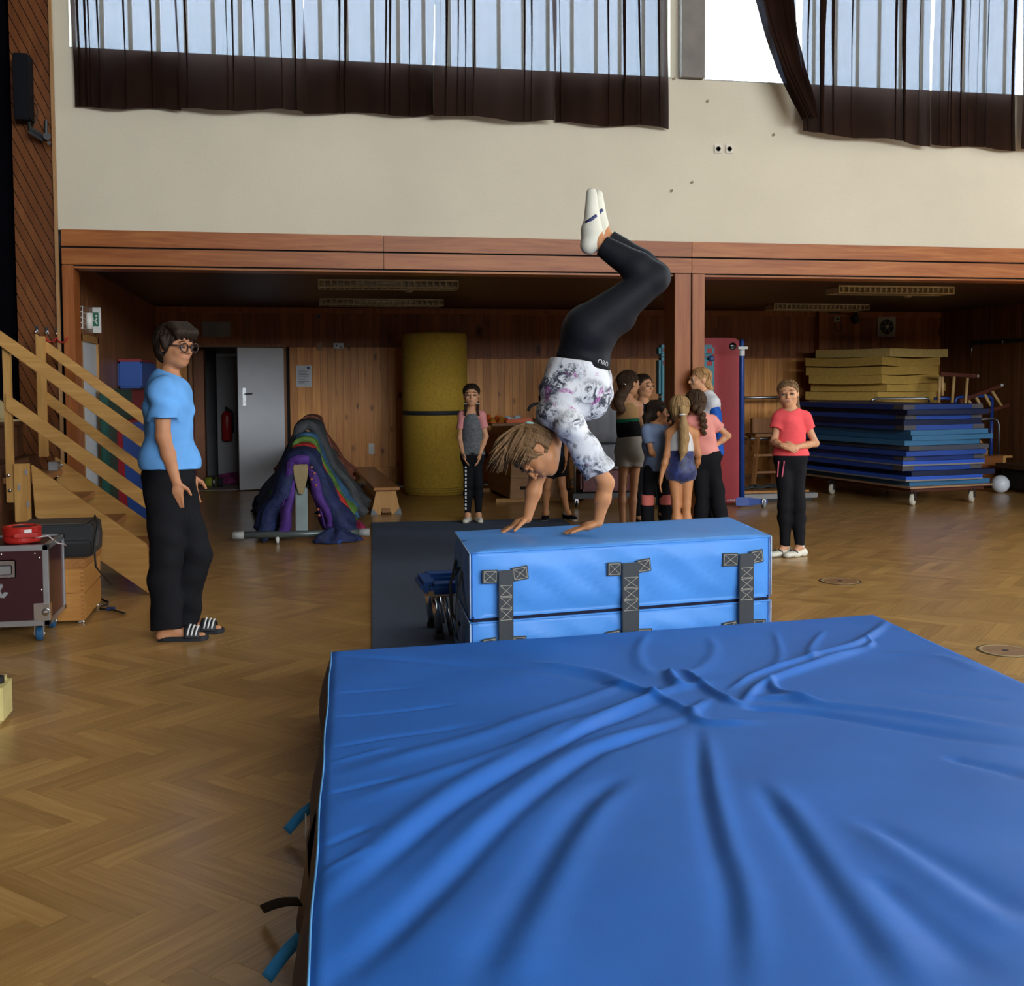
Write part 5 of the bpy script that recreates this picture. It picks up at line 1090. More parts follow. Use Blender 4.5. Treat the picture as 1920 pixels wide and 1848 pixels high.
# ------------------------------------------------------------------ flight case, cable reel, speaker, small box, bits at the left
cx0, cx1, cy0, cy1, cz0, cz1 = -1.86, -1.345, 6.75, 7.24, .10, .565
fc_ = thing('flight_case', 'dark red flight case with aluminium edges and blue wheels', 'flight case', ((cx0+cx1)/2, 7.0, 0))
M_fc = plain('wine_red_laminate', (.035, .006, .009), .35); M_al = plain('aluminium_edge', (.42, .43, .45), .35, .9)
body = obj('body', MB().box((cx0+.008, cy0+.008, cz0+.008), (cx1-.008, cy1-.008, cz1-.008)), M_fc, fc_)
for ax in range(3):
    lo = (cx0, cy0, cz0); hi = (cx1, cy1, cz1); o1, o2 = [i for i in range(3) if i != ax]
    for s1 in (0, 1):
        for s2 in (0, 1):
            a = [0]*3; b_ = [0]*3; a[ax], b_[ax] = lo[ax], hi[ax]; w_ = .032
            for o_, s_ in ((o1, s1), (o2, s2)):
                a[o_], b_[o_] = (lo[o_], lo[o_]+w_) if s_ == 0 else (hi[o_]-w_, hi[o_])
            obj('edge_profile', MB().box(a, b_), M_al, fc_, bev=.003)
for z in (.13, .40): obj('corner_latch', MB().box((cx1-.085, cy0-.006, z), (cx1+.004, cy0+.05, z+.10)).ball((cx1-.02, cy0-.01, z+.05), .022, 10, 8), M_chrome, fc_, bev=.003) if z < .2 else None
lp_ = ony(12, 1066, cy0); dish = obj('latch_dish', MB().box((lp_[0]-.06, cy0-.006, lp_[2]-.055), (lp_[0]+.05, cy0+.004, lp_[2]+.05)), M_chrome, fc_, bev=.008)
obj('butterfly', MB().box((lp_[0]-.045, cy0-.012, lp_[2]-.035), (lp_[0]+.03, cy0-.005, lp_[2]+.02)), M_steel, dish, bev=.004)
for px, py in ((65, 1037), (74, 1045), (78, 1105), (82, 1163), (2, 1039)): obj('rivet', MB().lathe(ony(px, py, cy0+.007), [(.006, 0), (.005, .004), (.001, .005)], 10, (0, -1, 0)), M_chrome, fc_)
lg = ony(4, 1108, cy0+.007); obj('logo', MB().prism([lg+np.array([x, 0, z]) for x, z in ((-.05, -.03), (.01, -.04), (.035, -.01), (.012, -.006), (.0, -.02), (-.01, .0), (.006, .03), (-.004, .045), (-.02, .02), (-.05, .03))], (0, -.002, 0)), plain('grey_print', (.22, .23, .24), .5), fc_)
for px, py, yy in ((0, 0, cy0+.07), (1, 0, cy1-.07)):
    for xx in (cx0+.08, cx1-.07):
        wh = obj('castor', MB().lathe((xx-.018, yy, .042), [(.015, 0), (.034, .0), (.042, .006), (.042, .030), (.034, .036), (.015, .036)], 22, (1, 0, 0)), plain('wheel_blue', (.01, .07, .16), .5), fc_, smooth=False)
        obj('fork', MB().box((xx+.02, yy-.02, .03), (xx+.026, yy+.02, .098)).box((xx-.026, yy-.02, .03), (xx-.02, yy+.02, .098)).box((xx-.03, yy-.03, .092), (xx+.03, yy+.03, .10)), M_steel, wh); obj('axle', MB().cyl((xx-.032, yy, .042), (xx+.032, yy, .042), .010, 10), M_chrome, wh)
rc_ = onz(42, 1003, .60); rx, ry = rc_[0], 6.93
t = thing('cable_reel', 'red plastic cable reel lying on the flight case', 'cable reel', (rx, ry, cz1))
M_rr = plain('reel_red', (.42, .018, .012), .35)
obj('drum', MB().lathe((rx, ry, cz1), [(.098, 0), (.103, .008), (.104, .03), (.10, .036), (.104, .04), (.107, .085), (.10, .092), (.085, .092), (.08, .075), (.001, .075)], 40), M_rr, t, smooth=False)
obj('grip', MB().hexa([(rx-.02, ry-.13, cz1+.035), (rx+.11, ry-.11, cz1+.035), (rx+.125, ry-.06, cz1+.035), (rx, ry-.07, cz1+.035), (rx-.02, ry-.13, cz1+.058), (rx+.11, ry-.11, cz1+.062), (rx+.125, ry-.06, cz1+.062), (rx, ry-.07, cz1+.058)]), M_rr, t, bev=.006)
obj('label', MB().obox((rx+.052, ry-.091, cz1+.07), (.018, .009, 0), (-.001, .002, 0), (0, 0, .009)), M_white, t); obj('core', MB().lathe((rx, ry, cz1+.075), [(.055, 0), (.05, .014), (.02, .018), (.001, .018)], 24), M_blackp, t)
tag(obj('white_cable', MB().tube([(rx+.09, ry-.08, cz1+.03), ony(90, 1004, 6.9), ony(100, 1012, 6.95), ony(108, 1021, 6.98)+np.array([.0, 0, .01]), ony(120, 1023, 7.05)+np.array([0, 0, .01]), ony(124, 1023, 7.1)], .004, 6), plain('cable_pinkish', (.5, .42, .40), .5), smooth=True), 'thin pale cable running off the red reel across the case', 'cable')
# small wooden box and wedge monitor
bx = onz(160, 1169); X1, Y0 = bx[0], bx[1]; X0 = X1-.42
t = thing('small_vault_box', 'low wooden box with finger joints behind the flight case', 'box', (X1-.2, Y0+.3, 0))
M_sb = wood('small_box_wood', (.46, .22, .06), (.36, .15, .035), 0, .4); M_sb2 = wood('small_box_wood_side', (.36, .16, .05), (.28, .11, .03), 1, .4)
for z0, z1 in ((.02, .19), (.192, .345), (.347, .405)):
    lid = z1 > .4; o = obj('section', MB().box((X0-(.01 if lid else 0), Y0-(.01 if lid else 0), z0), (X1+(.01 if lid else 0), Y0+.62, z1)), M_sb if not lid else M_sb2, t, bev=.006)
    if not lid:
        for k in range(6): zz_ = z0+.012+k*.026; obj('finger_joint', MB().box((X1-.022, Y0-.0015, zz_), (X1-.002, Y0+.002, zz_+.013)), M_sb2, o)
for dx in (.03, .36):
    for dy in (.03, .56): obj('foot', MB().lathe((X1-dx, Y0+dy, 0), [(.022, 0), (.025, .008), (.02, .02)], 14), M_chrome, t)
sz = .407; t = thing('stage_monitor', 'black wedge loudspeaker on the low wooden box', 'loudspeaker', (X1-.15, Y0+.25, sz))
sx0, sx1 = X0+.02, X1+.045
obj('cabinet', MB().prism([(sx0, Y0+.06, sz), (sx0, Y0+.03, sz+.10), (sx0, Y0+.08, sz+.20), (sx0, Y0+.40, sz+.205), (sx0, Y0+.46, sz+.10), (sx0, Y0+.42, sz)], (sx1-sx0, 0, 0)), plain('speaker_black', (.022, .023, .025), .5, bmp=.3, bscale=120), t, bev=.012)
obj('side_recess', MB().box((sx1-.002, Y0+.16, sz+.05), (sx1+.004, Y0+.30, sz+.15)), plain('speaker_grey', (.05, .055, .065), .6), t, bev=.002)
obj('top_grille', MB().box((sx0+.02, Y0+.07, sz+.203), (sx1-.04, Y0+.38, sz+.210)), plain('grille_grey', (.06, .05, .04), .6, bmp=.5, bscale=300), t, bev=.003)
obj('signal_cable', MB().tube([(sx1-.05, Y0+.45, sz+.16), (sx1-.02, Y0+.30, sz+.23), (sx1+.02, Y0+.15, sz+.20), (sx1+.015, Y0+.02, sz+.08), (sx1+.03, Y0-.03, sz-.05), ony(190, 1075, Y0+.2), ony(208, 1095, Y0+.5)], .006, 6), M_blackp, t, smooth=True)
pts = [onz(x, y, .012) for x, y in ((190, 1122), (196, 1126), (203, 1128), (200, 1134), (190, 1136), (188, 1141), (200, 1142), (212, 1143), (222, 1146), (234, 1149))]
t = tag(obj('plug_cable', MB().tube(pts, .007, 7), M_blackp, smooth=True), 'short black cable with a blue plug on the parquet by the stairs', 'cable')
q = onz(207, 1142, .012); obj('plug', MB().cyl(q+np.array([-.02, 0, .004]), q+np.array([.03, -.01, .004]), .013, 10), plain('plug_blue', (.01, .03, .12), .5), t)
q = onz(3, 1362); t = thing('yellow_canister', 'pale yellow canister cut off by the left edge', 'canister', (q[0]-.12, q[1]+.1, 0))
obj('body', MB().box((q[0]-.24, q[1], 0), (q[0]+.005, q[1]+.2, .185)), plain('pale_yellow_plastic', (.55, .47, .20), .5), t, bev=.02); obj('cap', MB().cyl((q[0]-.02, q[1]+.05, .18), (q[0]-.02, q[1]+.05, .21), .025, 14), M_blackp, t)
# ------------------------------------------------------------------ people: smooth bodies from distance fields, meshed by surface nets
def nrm(v): v = np.asarray(v, float); return v/(np.linalg.norm(v)+1e-12)
class SD:
    def __init__(s, pts, pad, h):
        P = np.array(pts); s.lo = P.min(0)-pad; s.h = h; s.n = np.ceil((P.max(0)+pad-s.lo)/h).astype(int)+1
        s.D = np.full(s.n, .5, np.float32); s.ax = [s.lo[i]+h*np.arange(s.n[i], dtype=np.float32) for i in range(3)]
    def sub(s, lo, hi):
        a = np.clip(((np.asarray(lo)-s.lo)/s.h).astype(int), 0, s.n); b_ = np.clip(((np.asarray(hi)-s.lo)/s.h).astype(int)+2, 0, s.n)
        sl = tuple(slice(int(x), int(y)) for x, y in zip(a, b_))
        return sl, s.ax[0][sl[0]][:, None, None], s.ax[1][sl[1]][None, :, None], s.ax[2][sl[2]][None, None, :]
    def put(s, sl, d, k, op='u'):
        D = s.D[sl]
        if op == 'u':
            if k <= 0: D = np.minimum(D, d)
            else: h = np.clip(.5+.5*(D-d)/k, 0, 1); D = D*(1-h)+d*h-k*h*(1-h)
        else:
            d = -d
            if k <= 0: D = np.maximum(D, d)
            else: h = np.clip(.5-.5*(D-d)/k, 0, 1); D = D*(1-h)+d*h+k*h*(1-h)
        s.D[sl] = D
    def cap(s, a, b_, ra, rb=None, k=.02, op='u', clips=(), flat=None):
        rb = ra if rb is None else rb; a, b_ = np.asarray(a, float), np.asarray(b_, float); m = max(ra, rb)*(1.05)+k+3*s.h
        sl, X, Y, Z = s.sub(np.minimum(a, b_)-m, np.maximum(a, b_)+m)
        d = b_-a; L2 = float(d@d)+1e-9; x, y, z = X-a[0], Y-a[1], Z-a[2]
        t = np.clip((x*d[0]+y*d[1]+z*d[2])/L2, 0, 1); x, y, z = x-t*d[0], y-t*d[1], z-t*d[2]
        if flat is not None:
            f, fac = flat; e = (x*f[0]+y*f[1]+z*f[2])*(1/fac-1); x, y, z = x+e*f[0], y+e*f[1], z+e*f[2]
        q = np.sqrt(x*x+y*y+z*z)-(ra+(rb-ra)*t)
        for c, n in clips: q = np.maximum(q, (X-c[0])*n[0]+(Y-c[1])*n[1]+(Z-c[2])*n[2])
        s.put(sl, q, k, op)
    def ell(s, c, r, M, k=.02, op='u'):
        """ellipsoid with half axes r along the rows of M"""
        c = np.asarray(c, float); r = np.asarray(r, float); m = r.max()+k+3*s.h
        sl, X, Y, Z = s.sub(c-m, c+m); x, y, z = X-c[0], Y-c[1], Z-c[2]; k0 = 0; k1 = 0
        for i in range(3):
            q = x*M[i][0]+y*M[i][1]+z*M[i][2]; k0 = k0+(q/r[i])**2; k1 = k1+(q/r[i]**2)**2
        k0 = np.sqrt(k0); k1 = np.sqrt(k1)+1e-9; s.put(sl, k0*(k0-1)/k1, k, op)
    def clip(s, c, n):
        X, Y, Z = s.ax[0][:, None, None], s.ax[1][None, :, None], s.ax[2][None, None, :]
        s.D = np.maximum(s.D, ((X-c[0])*n[0]+(Y-c[1])*n[1]+(Z-c[2])*n[2]).astype(np.float32))
    def wrinkle(s, amp, f=26., seed=0):
        X, Y, Z = s.ax[0][:, None, None], s.ax[1][None, :, None], s.ax[2][None, None, :]
        r = np.random.default_rng(seed); p = r.uniform(0, 6, 6)
        s.D = s.D+(amp*(np.sin(f*X+.6*f*Z+p[0]+1.5*np.sin(.7*f*Z+p[1]))*np.sin(.5*f*Y+.45*f*Z+p[2])+.6*np.sin(1.1*f*Z-.8*f*X+p[3]+np.sin(f*Y)))).astype(np.float32)
    def mesh(s):
        D = s.D.astype(np.float64); ins = D < 0; n = np.array(D.shape)
        cnt = np.zeros(n-1, np.int8); off = [(i, j, k) for i in (0, 1) for j in (0, 1) for k in (0, 1)]
        for i, j, k in off: cnt += ins[i:n[0]-1+i, j:n[1]-1+j, k:n[2]-1+k]
        act = np.argwhere((cnt > 0) & (cnt < 8))
        if len(act) == 0: return [], []
        idx = -np.ones(n-1, np.int64); idx[tuple(act.T)] = np.arange(len(act))
        acc = np.zeros((len(act), 3)); w_ = np.zeros(len(act))
        for a in off:
            for axis in range(3):
                if a[axis]: continue
                b_ = list(a); b_[axis] = 1; b_ = tuple(b_)
                da = D[tuple((act+a).T)]; db = D[tuple((act+b_).T)]; cr = (da < 0) != (db < 0)
                t = np.where(cr, da/np.where(cr, da-db, 1), 0); P = np.array(a)+np.zeros((len(act), 3)); P[:, axis] += t
                acc[cr] += P[cr]; w_[cr] += 1
        V = s.lo+s.h*(act+acc/w_[:, None]); F = []
        for axis in range(3):
            u, v = (axis+1) % 3, (axis+2) % 3
            sa = [slice(None)]*3; sb = [slice(None)]*3; sa[axis] = slice(0, -1); sb[axis] = slice(1, None)
            A_, B_ = ins[tuple(sa)], ins[tuple(sb)]; e = np.argwhere(A_ != B_)
            e = e[(e[:, u] > 0) & (e[:, v] > 0) & (e[:, u] < n[u]-1) & (e[:, v] < n[v]-1)]
            eu = np.zeros(3, int); eu[u] = 1; ev = np.zeros(3, int); ev[v] = 1
            q = np.stack([idx[tuple((e-eu-ev).T)], idx[tuple((e-ev).T)], idx[tuple(e.T)], idx[tuple((e-eu).T)]], 1)
            fl = ~A_[tuple(e.T)]; q[fl] = q[fl][:, ::-1]; F.append(q)
        return V, np.vstack(F)
def sdobj(name, sd, mat, parent, label=None):
    V, F = sd.mesh(); m = MB(); m.v = V.tolist() if len(V) else []; m.f = [tuple(f) for f in F.tolist()] if len(V) else []; m.m = [0]*len(m.f)
    o = obj(name, m, mat, parent, smooth=True, label=label); WV[o.name] = (m.v, m.f); return o
WV = {}
from mathutils.bvhtree import BVHTree
def surf(o):
    t = BVHTree.FromPolygons([Vector(v) for v in WV[o.name][0]], WV[o.name][1]); return t
def hit(t, px, py):
    r = ray(px, py); p, n, i, d = t.ray_cast(Vector(CAM), Vector(r).normalized()); return (np.array(p), np.array(n)) if p is not None else (None, None)
def lettering(par, o, body, px0, py0, px1, py1, size, mt, name='lettering'):
    """flat print wrapped on a garment, running between two points seen on it"""
    t = surf(o); a, na = hit(t, px0, py0); b_, nb = hit(t, px1, py1)
    if a is None or b_ is None: return
    cu = bpy.data.curves.new(name, 'FONT'); cu.body = body; cu.size = size; cu.align_y = 'CENTER'; to = bpy.data.objects.new('tmp', cu); me = bpy.data.meshes.new_from_object(to)
    n = nrm(na+nb); ex = nrm(b_-a); ey = nrm(np.cross(n, ex)); L = np.linalg.norm(b_-a); V = np.array([v.co[:] for v in me.vertices]); k = L/(V[:, 0].max()+1e-6); m = MB()
    for v in V:
        q = a+ex*v[0]*k+ey*v[1]; p, nn, i, d = t.find_nearest(Vector(q)); m.v.append(tuple(np.array(p)+np.array(nn)*.0025))
    m.f = [tuple(p.vertices) for p in me.polygons]; m.m = [0]*len(m.f); bpy.data.objects.remove(to); bpy.data.meshes.remove(me)
    return obj(name, m, mt, par)
def facing(a): a = math.radians(a); return -FW*math.cos(a)+RT*math.sin(a)   # 0 towards the camera, 90 image right, 180 away
def skin_mat(name, c):
    if name in MATS: return MATS[name]
    m, nt, b = _nt(name); mp = coords(nt); n = noise(nt, mp, 14, 3)
    r = ramp(nt, n.outputs['Fac'], [(.3, tuple(x*f for x, f in zip(c, (.92, .86, .84)))), (.7, tuple(min(1, x*1.06) for x in c))])
    nt.links.new(r.outputs[0], b.inputs['Base Color']); b.inputs['Roughness'].default_value = .52; b.inputs['Specular IOR Level'].default_value = .35
    b.inputs['Subsurface Weight'].default_value = .12; b.inputs['Subsurface Radius'].default_value = (.02, .008, .005); b.inputs['Subsurface Scale'].default_value = .4
    MATS[name] = m; return m
def hair_mat(name, dark, light):
    if name in MATS: return MATS[name]
    m, nt, b = _nt(name); mp = coords(nt, (60, 60, 9)); n = noise(nt, mp, 2.2, 4, .8)
    r = ramp(nt, n.outputs['Fac'], [(.3, dark), (.7, light)]); nt.links.new(r.outputs[0], b.inputs['Base Color'])
    b.inputs['Roughness'].default_value = .6; b.inputs['Specular IOR Level'].default_value = .2; bump(nt, b, n.outputs['Fac'], .5, .006); MATS[name] = m; return m
def fabric(name, c, **k): return plain(name, c, k.pop('rough', .8), var=k.pop('var', .10), scale=k.pop('scale', 7), bmp=k.pop('bmp', .25), bscale=k.pop('bscale', 160), bdist=.003, spec=.12)
SK = skin_mat('skin_light_tan', (.56, .29, .155)); SK2 = skin_mat('skin_tan', (.48, .215, .09)); SKM = skin_mat('skin_outdoor', (.47, .215, .105))
HB = hair_mat('hair_dark_brown', (.010, .006, .004), (.032, .017, .010)); HBR = hair_mat('hair_brown', (.030, .016, .009), (.085, .045, .022)); HL = hair_mat('hair_blond', (.20, .115, .045), (.42, .27, .12)); HLB = hair_mat('hair_light_brown', (.075, .040, .018), (.24, .135, .060))
M_eye = plain('eye_white', (.42, .38, .35), .4); M_iris = plain('iris_brown', (.02, .012, .008), .15); M_lip = plain('lip_rose', (.36, .14, .10), .5)
BLK = fabric('black_jersey', (.008, .008, .010))
WSHOE = plain('white_shoe_leather', (.62, .60, .50), .5); SOLE = plain('shoe_sole', (.25, .22, .17), .7)
def frame(f, up):
    f = nrm(f); u = nrm(np.asarray(up)-f*(np.asarray(up)@f)); return f, u, np.cross(f, u)   # forward, up, right
def hand(sd, wr, tip, pn, thumb, L, curl=.25, spread=.10, r=.0078):
    """palm and five bent fingers; pn palm normal, thumb side direction, L hand length"""
    d = nrm(tip-wr); pn = nrm(pn-d*(pn@d)); th = nrm(np.cross(pn, d)); th = th if th@thumb > 0 else -th
    w_ = L*.42; pl = L*.48
    sd.cap(wr, wr+d*pl*.55, L*.135, L*.19, .012, flat=(pn, .62))
    sd.ell(wr+d*pl*.62, (pl*.55, w_*.5, L*.085), (d, th, pn), .010)
    for i, (o, ln) in enumerate(((.36, .44), (.12, .50), (-.12, .46), (-.36, .36))):
        b0 = wr+d*pl*(.92-abs(o)*.12)+th*w_*o; q = b0; dd = nrm(d+th*o*spread*3); ln *= L
        for j, fr_ in enumerate((.42, .32, .26)):
            e = nrm(dd*math.cos(curl*(j+.4))+pn*math.sin(curl*(j+.4))); q2 = q+e*ln*fr_
            sd.cap(q, q2, r*(1.08-.1*j)*L/.17, r*(1.0-.12*j)*L/.17, .003); q = q2
    q = wr+d*pl*.22+th*w_*.36; e = nrm(d*.62+th*.75+pn*.15); q2 = q+e*L*.24; sd.cap(q, q2, r*1.5*L/.17, r*1.15*L/.17, .008)
    e = nrm(d*.9+th*.35+pn*.25); sd.cap(q2, q2+e*L*.2, r*1.15*L/.17, r*.9*L/.17, .004)
def head(sd, c, F, U, R, s):
    p = lambda f, u, r=0.: c+(F*f+U*u+R*r)*s
    M = (R, F, U); k = .05*s
    sd.ell(p(-.07, .13), (.355*s, .42*s, .37*s), M, k); sd.ell(p(.09, -.12), (.30*s, .32*s, .36*s), M, .10*s)
    sd.ell(p(.22, -.37), (.15*s, .15*s, .115*s), M, .12*s)                                        # chin
    for q in (-1, 1):
        sd.ell(p(.0, -.26, .19*q), (.08*s, .16*s, .12*s), M, .12*s)                                 # jaw corners
        sd.ell(p(.27, -.11, .17*q), (.10*s, .10*s, .09*s), M, .08*s)                                # cheek bones
        sd.ell(p(-.05, -.02, .355*q), (.035*s, .085*s, .125*s), (R, F*.95+U*.2, U*.95-F*.2), .02*s)  # ears
        sd.ell(p(-.03, -.02, .40*q), (.022*s, .045*s, .06*s), M, .02*s, 's')
    sd.cap(p(.365, .095, -.15), p(.365, .095, .15), .048*s, .048*s, .06*s)
    for q in (-1, 1): sd.ell(p(.455, .0, .155*q), (.088*s, .085*s, .062*s), M, .035*s, 's')
    sd.cap(p(.40, .05), p(.475, -.105), .034*s, .046*s, .04*s); sd.ell(p(.485, -.115), (.048*s, .045*s, .038*s), M, .02*s)
    for q in (-1, 1): sd.ell(p(.43, -.13, .05*q), (.032*s, .04*s, .028*s), M, .02*s)
    sd.ell(p(.365, -.245), (.115*s, .065*s, .065*s), M, .05*s)
    sd.cap(p(.435, -.245, -.08), p(.435, -.245, .08), .010*s, .010*s, .012*s, 's')
def face_parts(root, c, F, U, R, s, brow, smile=.0, look=None, closed=False):
    p = lambda f, u, r=0.: c+(F*f+U*u+R*r)*s
    M = np.stack([R, F, U], 1); lk = nrm(look) if look is not None else F
    for q in (-1, 1):
        e = p(.362, .0, .155*q); o = obj('eye', MB().ball(e, .052*s, 14, 10), SK2 if closed else M_eye, root, smooth=True)
        if not closed: obj('iris', MB().ball(e+lk*.022*s, .036*s, 10, 8), M_iris, o, smooth=True)
        pts = [p(.385-.03*abs(t), .050-.05*t*t-.016, .155*q+.085*t) for t in (-1, -.5, 0, .5, 1)]
        obj('eyelid', MB().tube([x+F*.030*s for x in pts], [.012*s, .020*s, .024*s, .020*s, .012*s], 6), plain('lash_line', (.10, .05, .035), .6), o, smooth=True)
        pts = [p(.425-.05*abs(t)**1.5, .135+.02*(1-t*t)-.01*(t*q), .155*q+.11*t) for t in (-1, -.5, 0, .5, 1)]
        obj('eyebrow', MB().tube(pts, [.006*s, .011*s, .013*s, .011*s, .006*s], 6), brow, root, smooth=True)
    pts = lambda z, f: [p(f-.05*t*t, z+smile*t*t, .105*t) for t in (-1, -.6, -.2, .2, .6, 1)]
    obj('lips', MB().tube(pts(-.222, .428), [.004*s, .011*s, .014*s, .014*s, .011*s, .004*s], 7).tube(pts(-.262, .424), [.004*s, .013*s, .018*s, .018*s, .013*s, .004*s], 7), M_lip, root, smooth=True)
def hair_cap(root, c, F, U, R, s, mt, h, inf=.035, cut=.085, nape=-.30, extra=(), full=0., name='hair', fringe=()):
    """hair shell over the skull, open at the face; extra: list of (points, radii) for tails"""
    p = lambda f, u, r=0.: c+(F*f+U*u+R*r)*s
    pts = [p(a, b_, d) for a in (-.6, .6) for b_ in (-.6, .7) for d in (-.5, .5)]
    for pl, _ in list(extra)+list(fringe): pts += list(pl)
    sd = SD(pts, .03, h); M = (R, F, U)
    sd.ell(p(-.075, .135), ((.365+inf)*s, (.43+inf)*s, (.375+inf)*s), M, .0)
    sd.ell(p(-.20, -.10), ((.30+inf)*s, (.26+inf)*s, (.28+inf)*s), M, .12*s)
    n = nrm(.78*F-.62*U); sd.clip(c+n*cut*s, n); sd.clip(p(0, nape), -U)
    if not full:
        for q in (-1, 1): sd.ell(p(-.02, -.06, .40*q), (.11*s, .12*s, .155*s), M, .03*s, 's')
    r0 = np.random.default_rng(3); X, Y, Z = sd.ax[0][:, None, None]-c[0], sd.ax[1][None, :, None]-c[1], sd.ax[2][None, None, :]-c[2]
    ang = np.arctan2(X*R[0]+Y*R[1]+Z*R[2], X*F[0]+Y*F[1]+Z*F[2]+1e-6); hu = X*U[0]+Y*U[1]+Z*U[2]
    sd.D = sd.D+(.010*s*np.sin(ang*23+hu*20/s*.3)+.008*s*np.sin(ang*41+3+hu*30/s*.3)).astype(np.float32)
    for pl, rr in list(extra)+list(fringe):
        for i in range(len(pl)-1): sd.cap(pl[i], pl[i+1], rr[i], rr[i+1], .012)
    return sdobj(name, sd, mt, root)
def person(label, d, J, face=0., hface=None, hh=.22, S=.82, g=1., skin=None, hpitch=0., htilt=0., ground=0., h=.0072, feet=0., lg=None, ag=None, foot_len=None, hands=None, shoes=True, headframe=None, upv=UP, fixfeet=True, fwd=None, handopt=None, name='person'):
    skin = skin or SK; lg = lg or g; ag = ag or g; Q = {k: at(v[0], v[1], d+(v[2] if len(v) > 2 else 0.)) for k, v in J.items()}
    if fixfeet:
        for k in ('Aa', 'Ab'): Q[k][2] = ground+.085*S
    N, P = Q['N'], Q['P']; up = nrm(N-P); lat = nrm(Q['Sb']-Q['Sa']); f = fwd if fwd is not None else facing(face); f = nrm(f-up*(f@up)); lt = nrm(np.cross(f, up)); lt = lt if lt@lat > 0 else -lt
    if headframe is None:
        hf = facing(face if hface is None else hface); hf = nrm(hf*math.cos(math.radians(hpitch))+UP*math.sin(math.radians(hpitch)))
        F, U, R = frame(hf, UP+lt*math.tan(math.radians(htilt)))
    else: F, U, R = frame(*headframe)
    base = np.array([(Q['Aa'][0]+Q['Ab'][0])/2, (Q['Aa'][1]+Q['Ab'][1])/2, ground]) if fixfeet else np.array([Q['Wa'][0], Q['Wa'][1], ground])
    root = thing(name, label, 'person', base)
    B = dict(Q=Q, up=up, f=f, lt=lt, S=S, g=g, lg=lg, ag=ag, F=F, U=U, R=R, hh=hh, root=root, h=h, ground=ground, c=Q['H'])
    pts = list(Q.values()); sd = SD(pts, .19, h); M = (lt, f, up); TL = np.linalg.norm(N-P); sw = np.linalg.norm(Q['Sb']-Q['Sa'])/2
    B['TL'] = TL; B['sw'] = sw; ax = lambda t: N+(P-N)*t; B['ax'] = ax
    B['torso'] = [(ax(.30), (sw*.90, .108*S*g, TL*.36)), (ax(.64), (.135*S*g, .095*S*g, TL*.32)), (ax(1.0), (.165*S*g, .118*S*g, .13*S))]
    for c_, r in B['torso']: sd.ell(c_, r, M, .05)
    for k in 'ab':
        s_, e_, w_ = Q['S'+k], Q['E'+k], Q['W'+k]
        sd.cap(ax(.06), s_, .052*S, .052*S, .04); sd.cap(s_, e_, .050*S*ag, .039*S*ag, .03); sd.cap(e_, e_*.6+w_*.4, .039*S*ag, .038*S*ag, .02); sd.cap(e_*.6+w_*.4, w_, .038*S*ag, .026*S, .02)
        hp, kn, an = Q['H'+k], Q['K'+k], Q['A'+k]; side_ = lt*(1 if k == 'b' else -1)
        sd.cap(hp, kn, .088*S*lg, .054*S*lg, .022); leg = nrm(an-kn); bk = nrm(-f-leg*(-f@leg)) if abs(f@leg) < .95 else f*0
        cm = kn+(an-kn)*.30+bk*.016*S; sd.cap(kn, cm, .050*S*lg, .055*S*lg, .02); sd.cap(cm, an, .055*S*lg, .033*S, .03)
        if fixfeet:
            fd = facing(feet if not isinstance(feet, (tuple, list)) else feet[0 if k == 'a' else 1]); fl = foot_len or .235*S/.82*.92; B['fd'+k] = fd; B['fl'] = fl
            gz = ground+.028*S; heel = np.array([*(an-fd*.03)[:2], gz]); toe = np.array([*(an+fd*(fl-.075))[:2], gz-.004])
            sd.cap(an, heel, .036*S, .030*S, .02); sd.cap(heel, toe, .030*S, .024*S, .03, flat=(UP, .8)); sd.cap(an+fd*.02, (heel+toe)/2+fd*.02, .034*S, .026*S, .03)
        else:
            fd = nrm(Q['T'+k]-an); fl = np.linalg.norm(Q['T'+k]-an); sd.cap(an, Q['T'+k], .036*S, .022*S, .02); sd.cap(an, an-nrm(kn-an)*-.0+fd*.02-f*0, .034*S, .03*S, .02)
        ho = (handopt or {}).get(k, {})
        tip = Q.get('F'+k, w_+nrm(w_-e_)*.16*S/.82); L = ho.get('L', .165*S/.82)
        hand(sd, w_, tip, ho.get('pn', -side_*1.0), ho.get('th', f), L, ho.get('curl', .28), ho.get('spread', .1))
    hb = Q['H']-U*.30*hh-F*.06*hh; sd.cap(N-up*.0, hb, .052*S*(1 if S < .95 else .98), .046*S, .03)
    for k in 'ab': sd.cap(ax(.02), Q['S'+k]*.5+ax(.02)*.5, .05*S, .045*S, .05)
    head(sd, Q['H'], F, U, R, hh)
    sdobj('body', sd, skin, root)
    return B
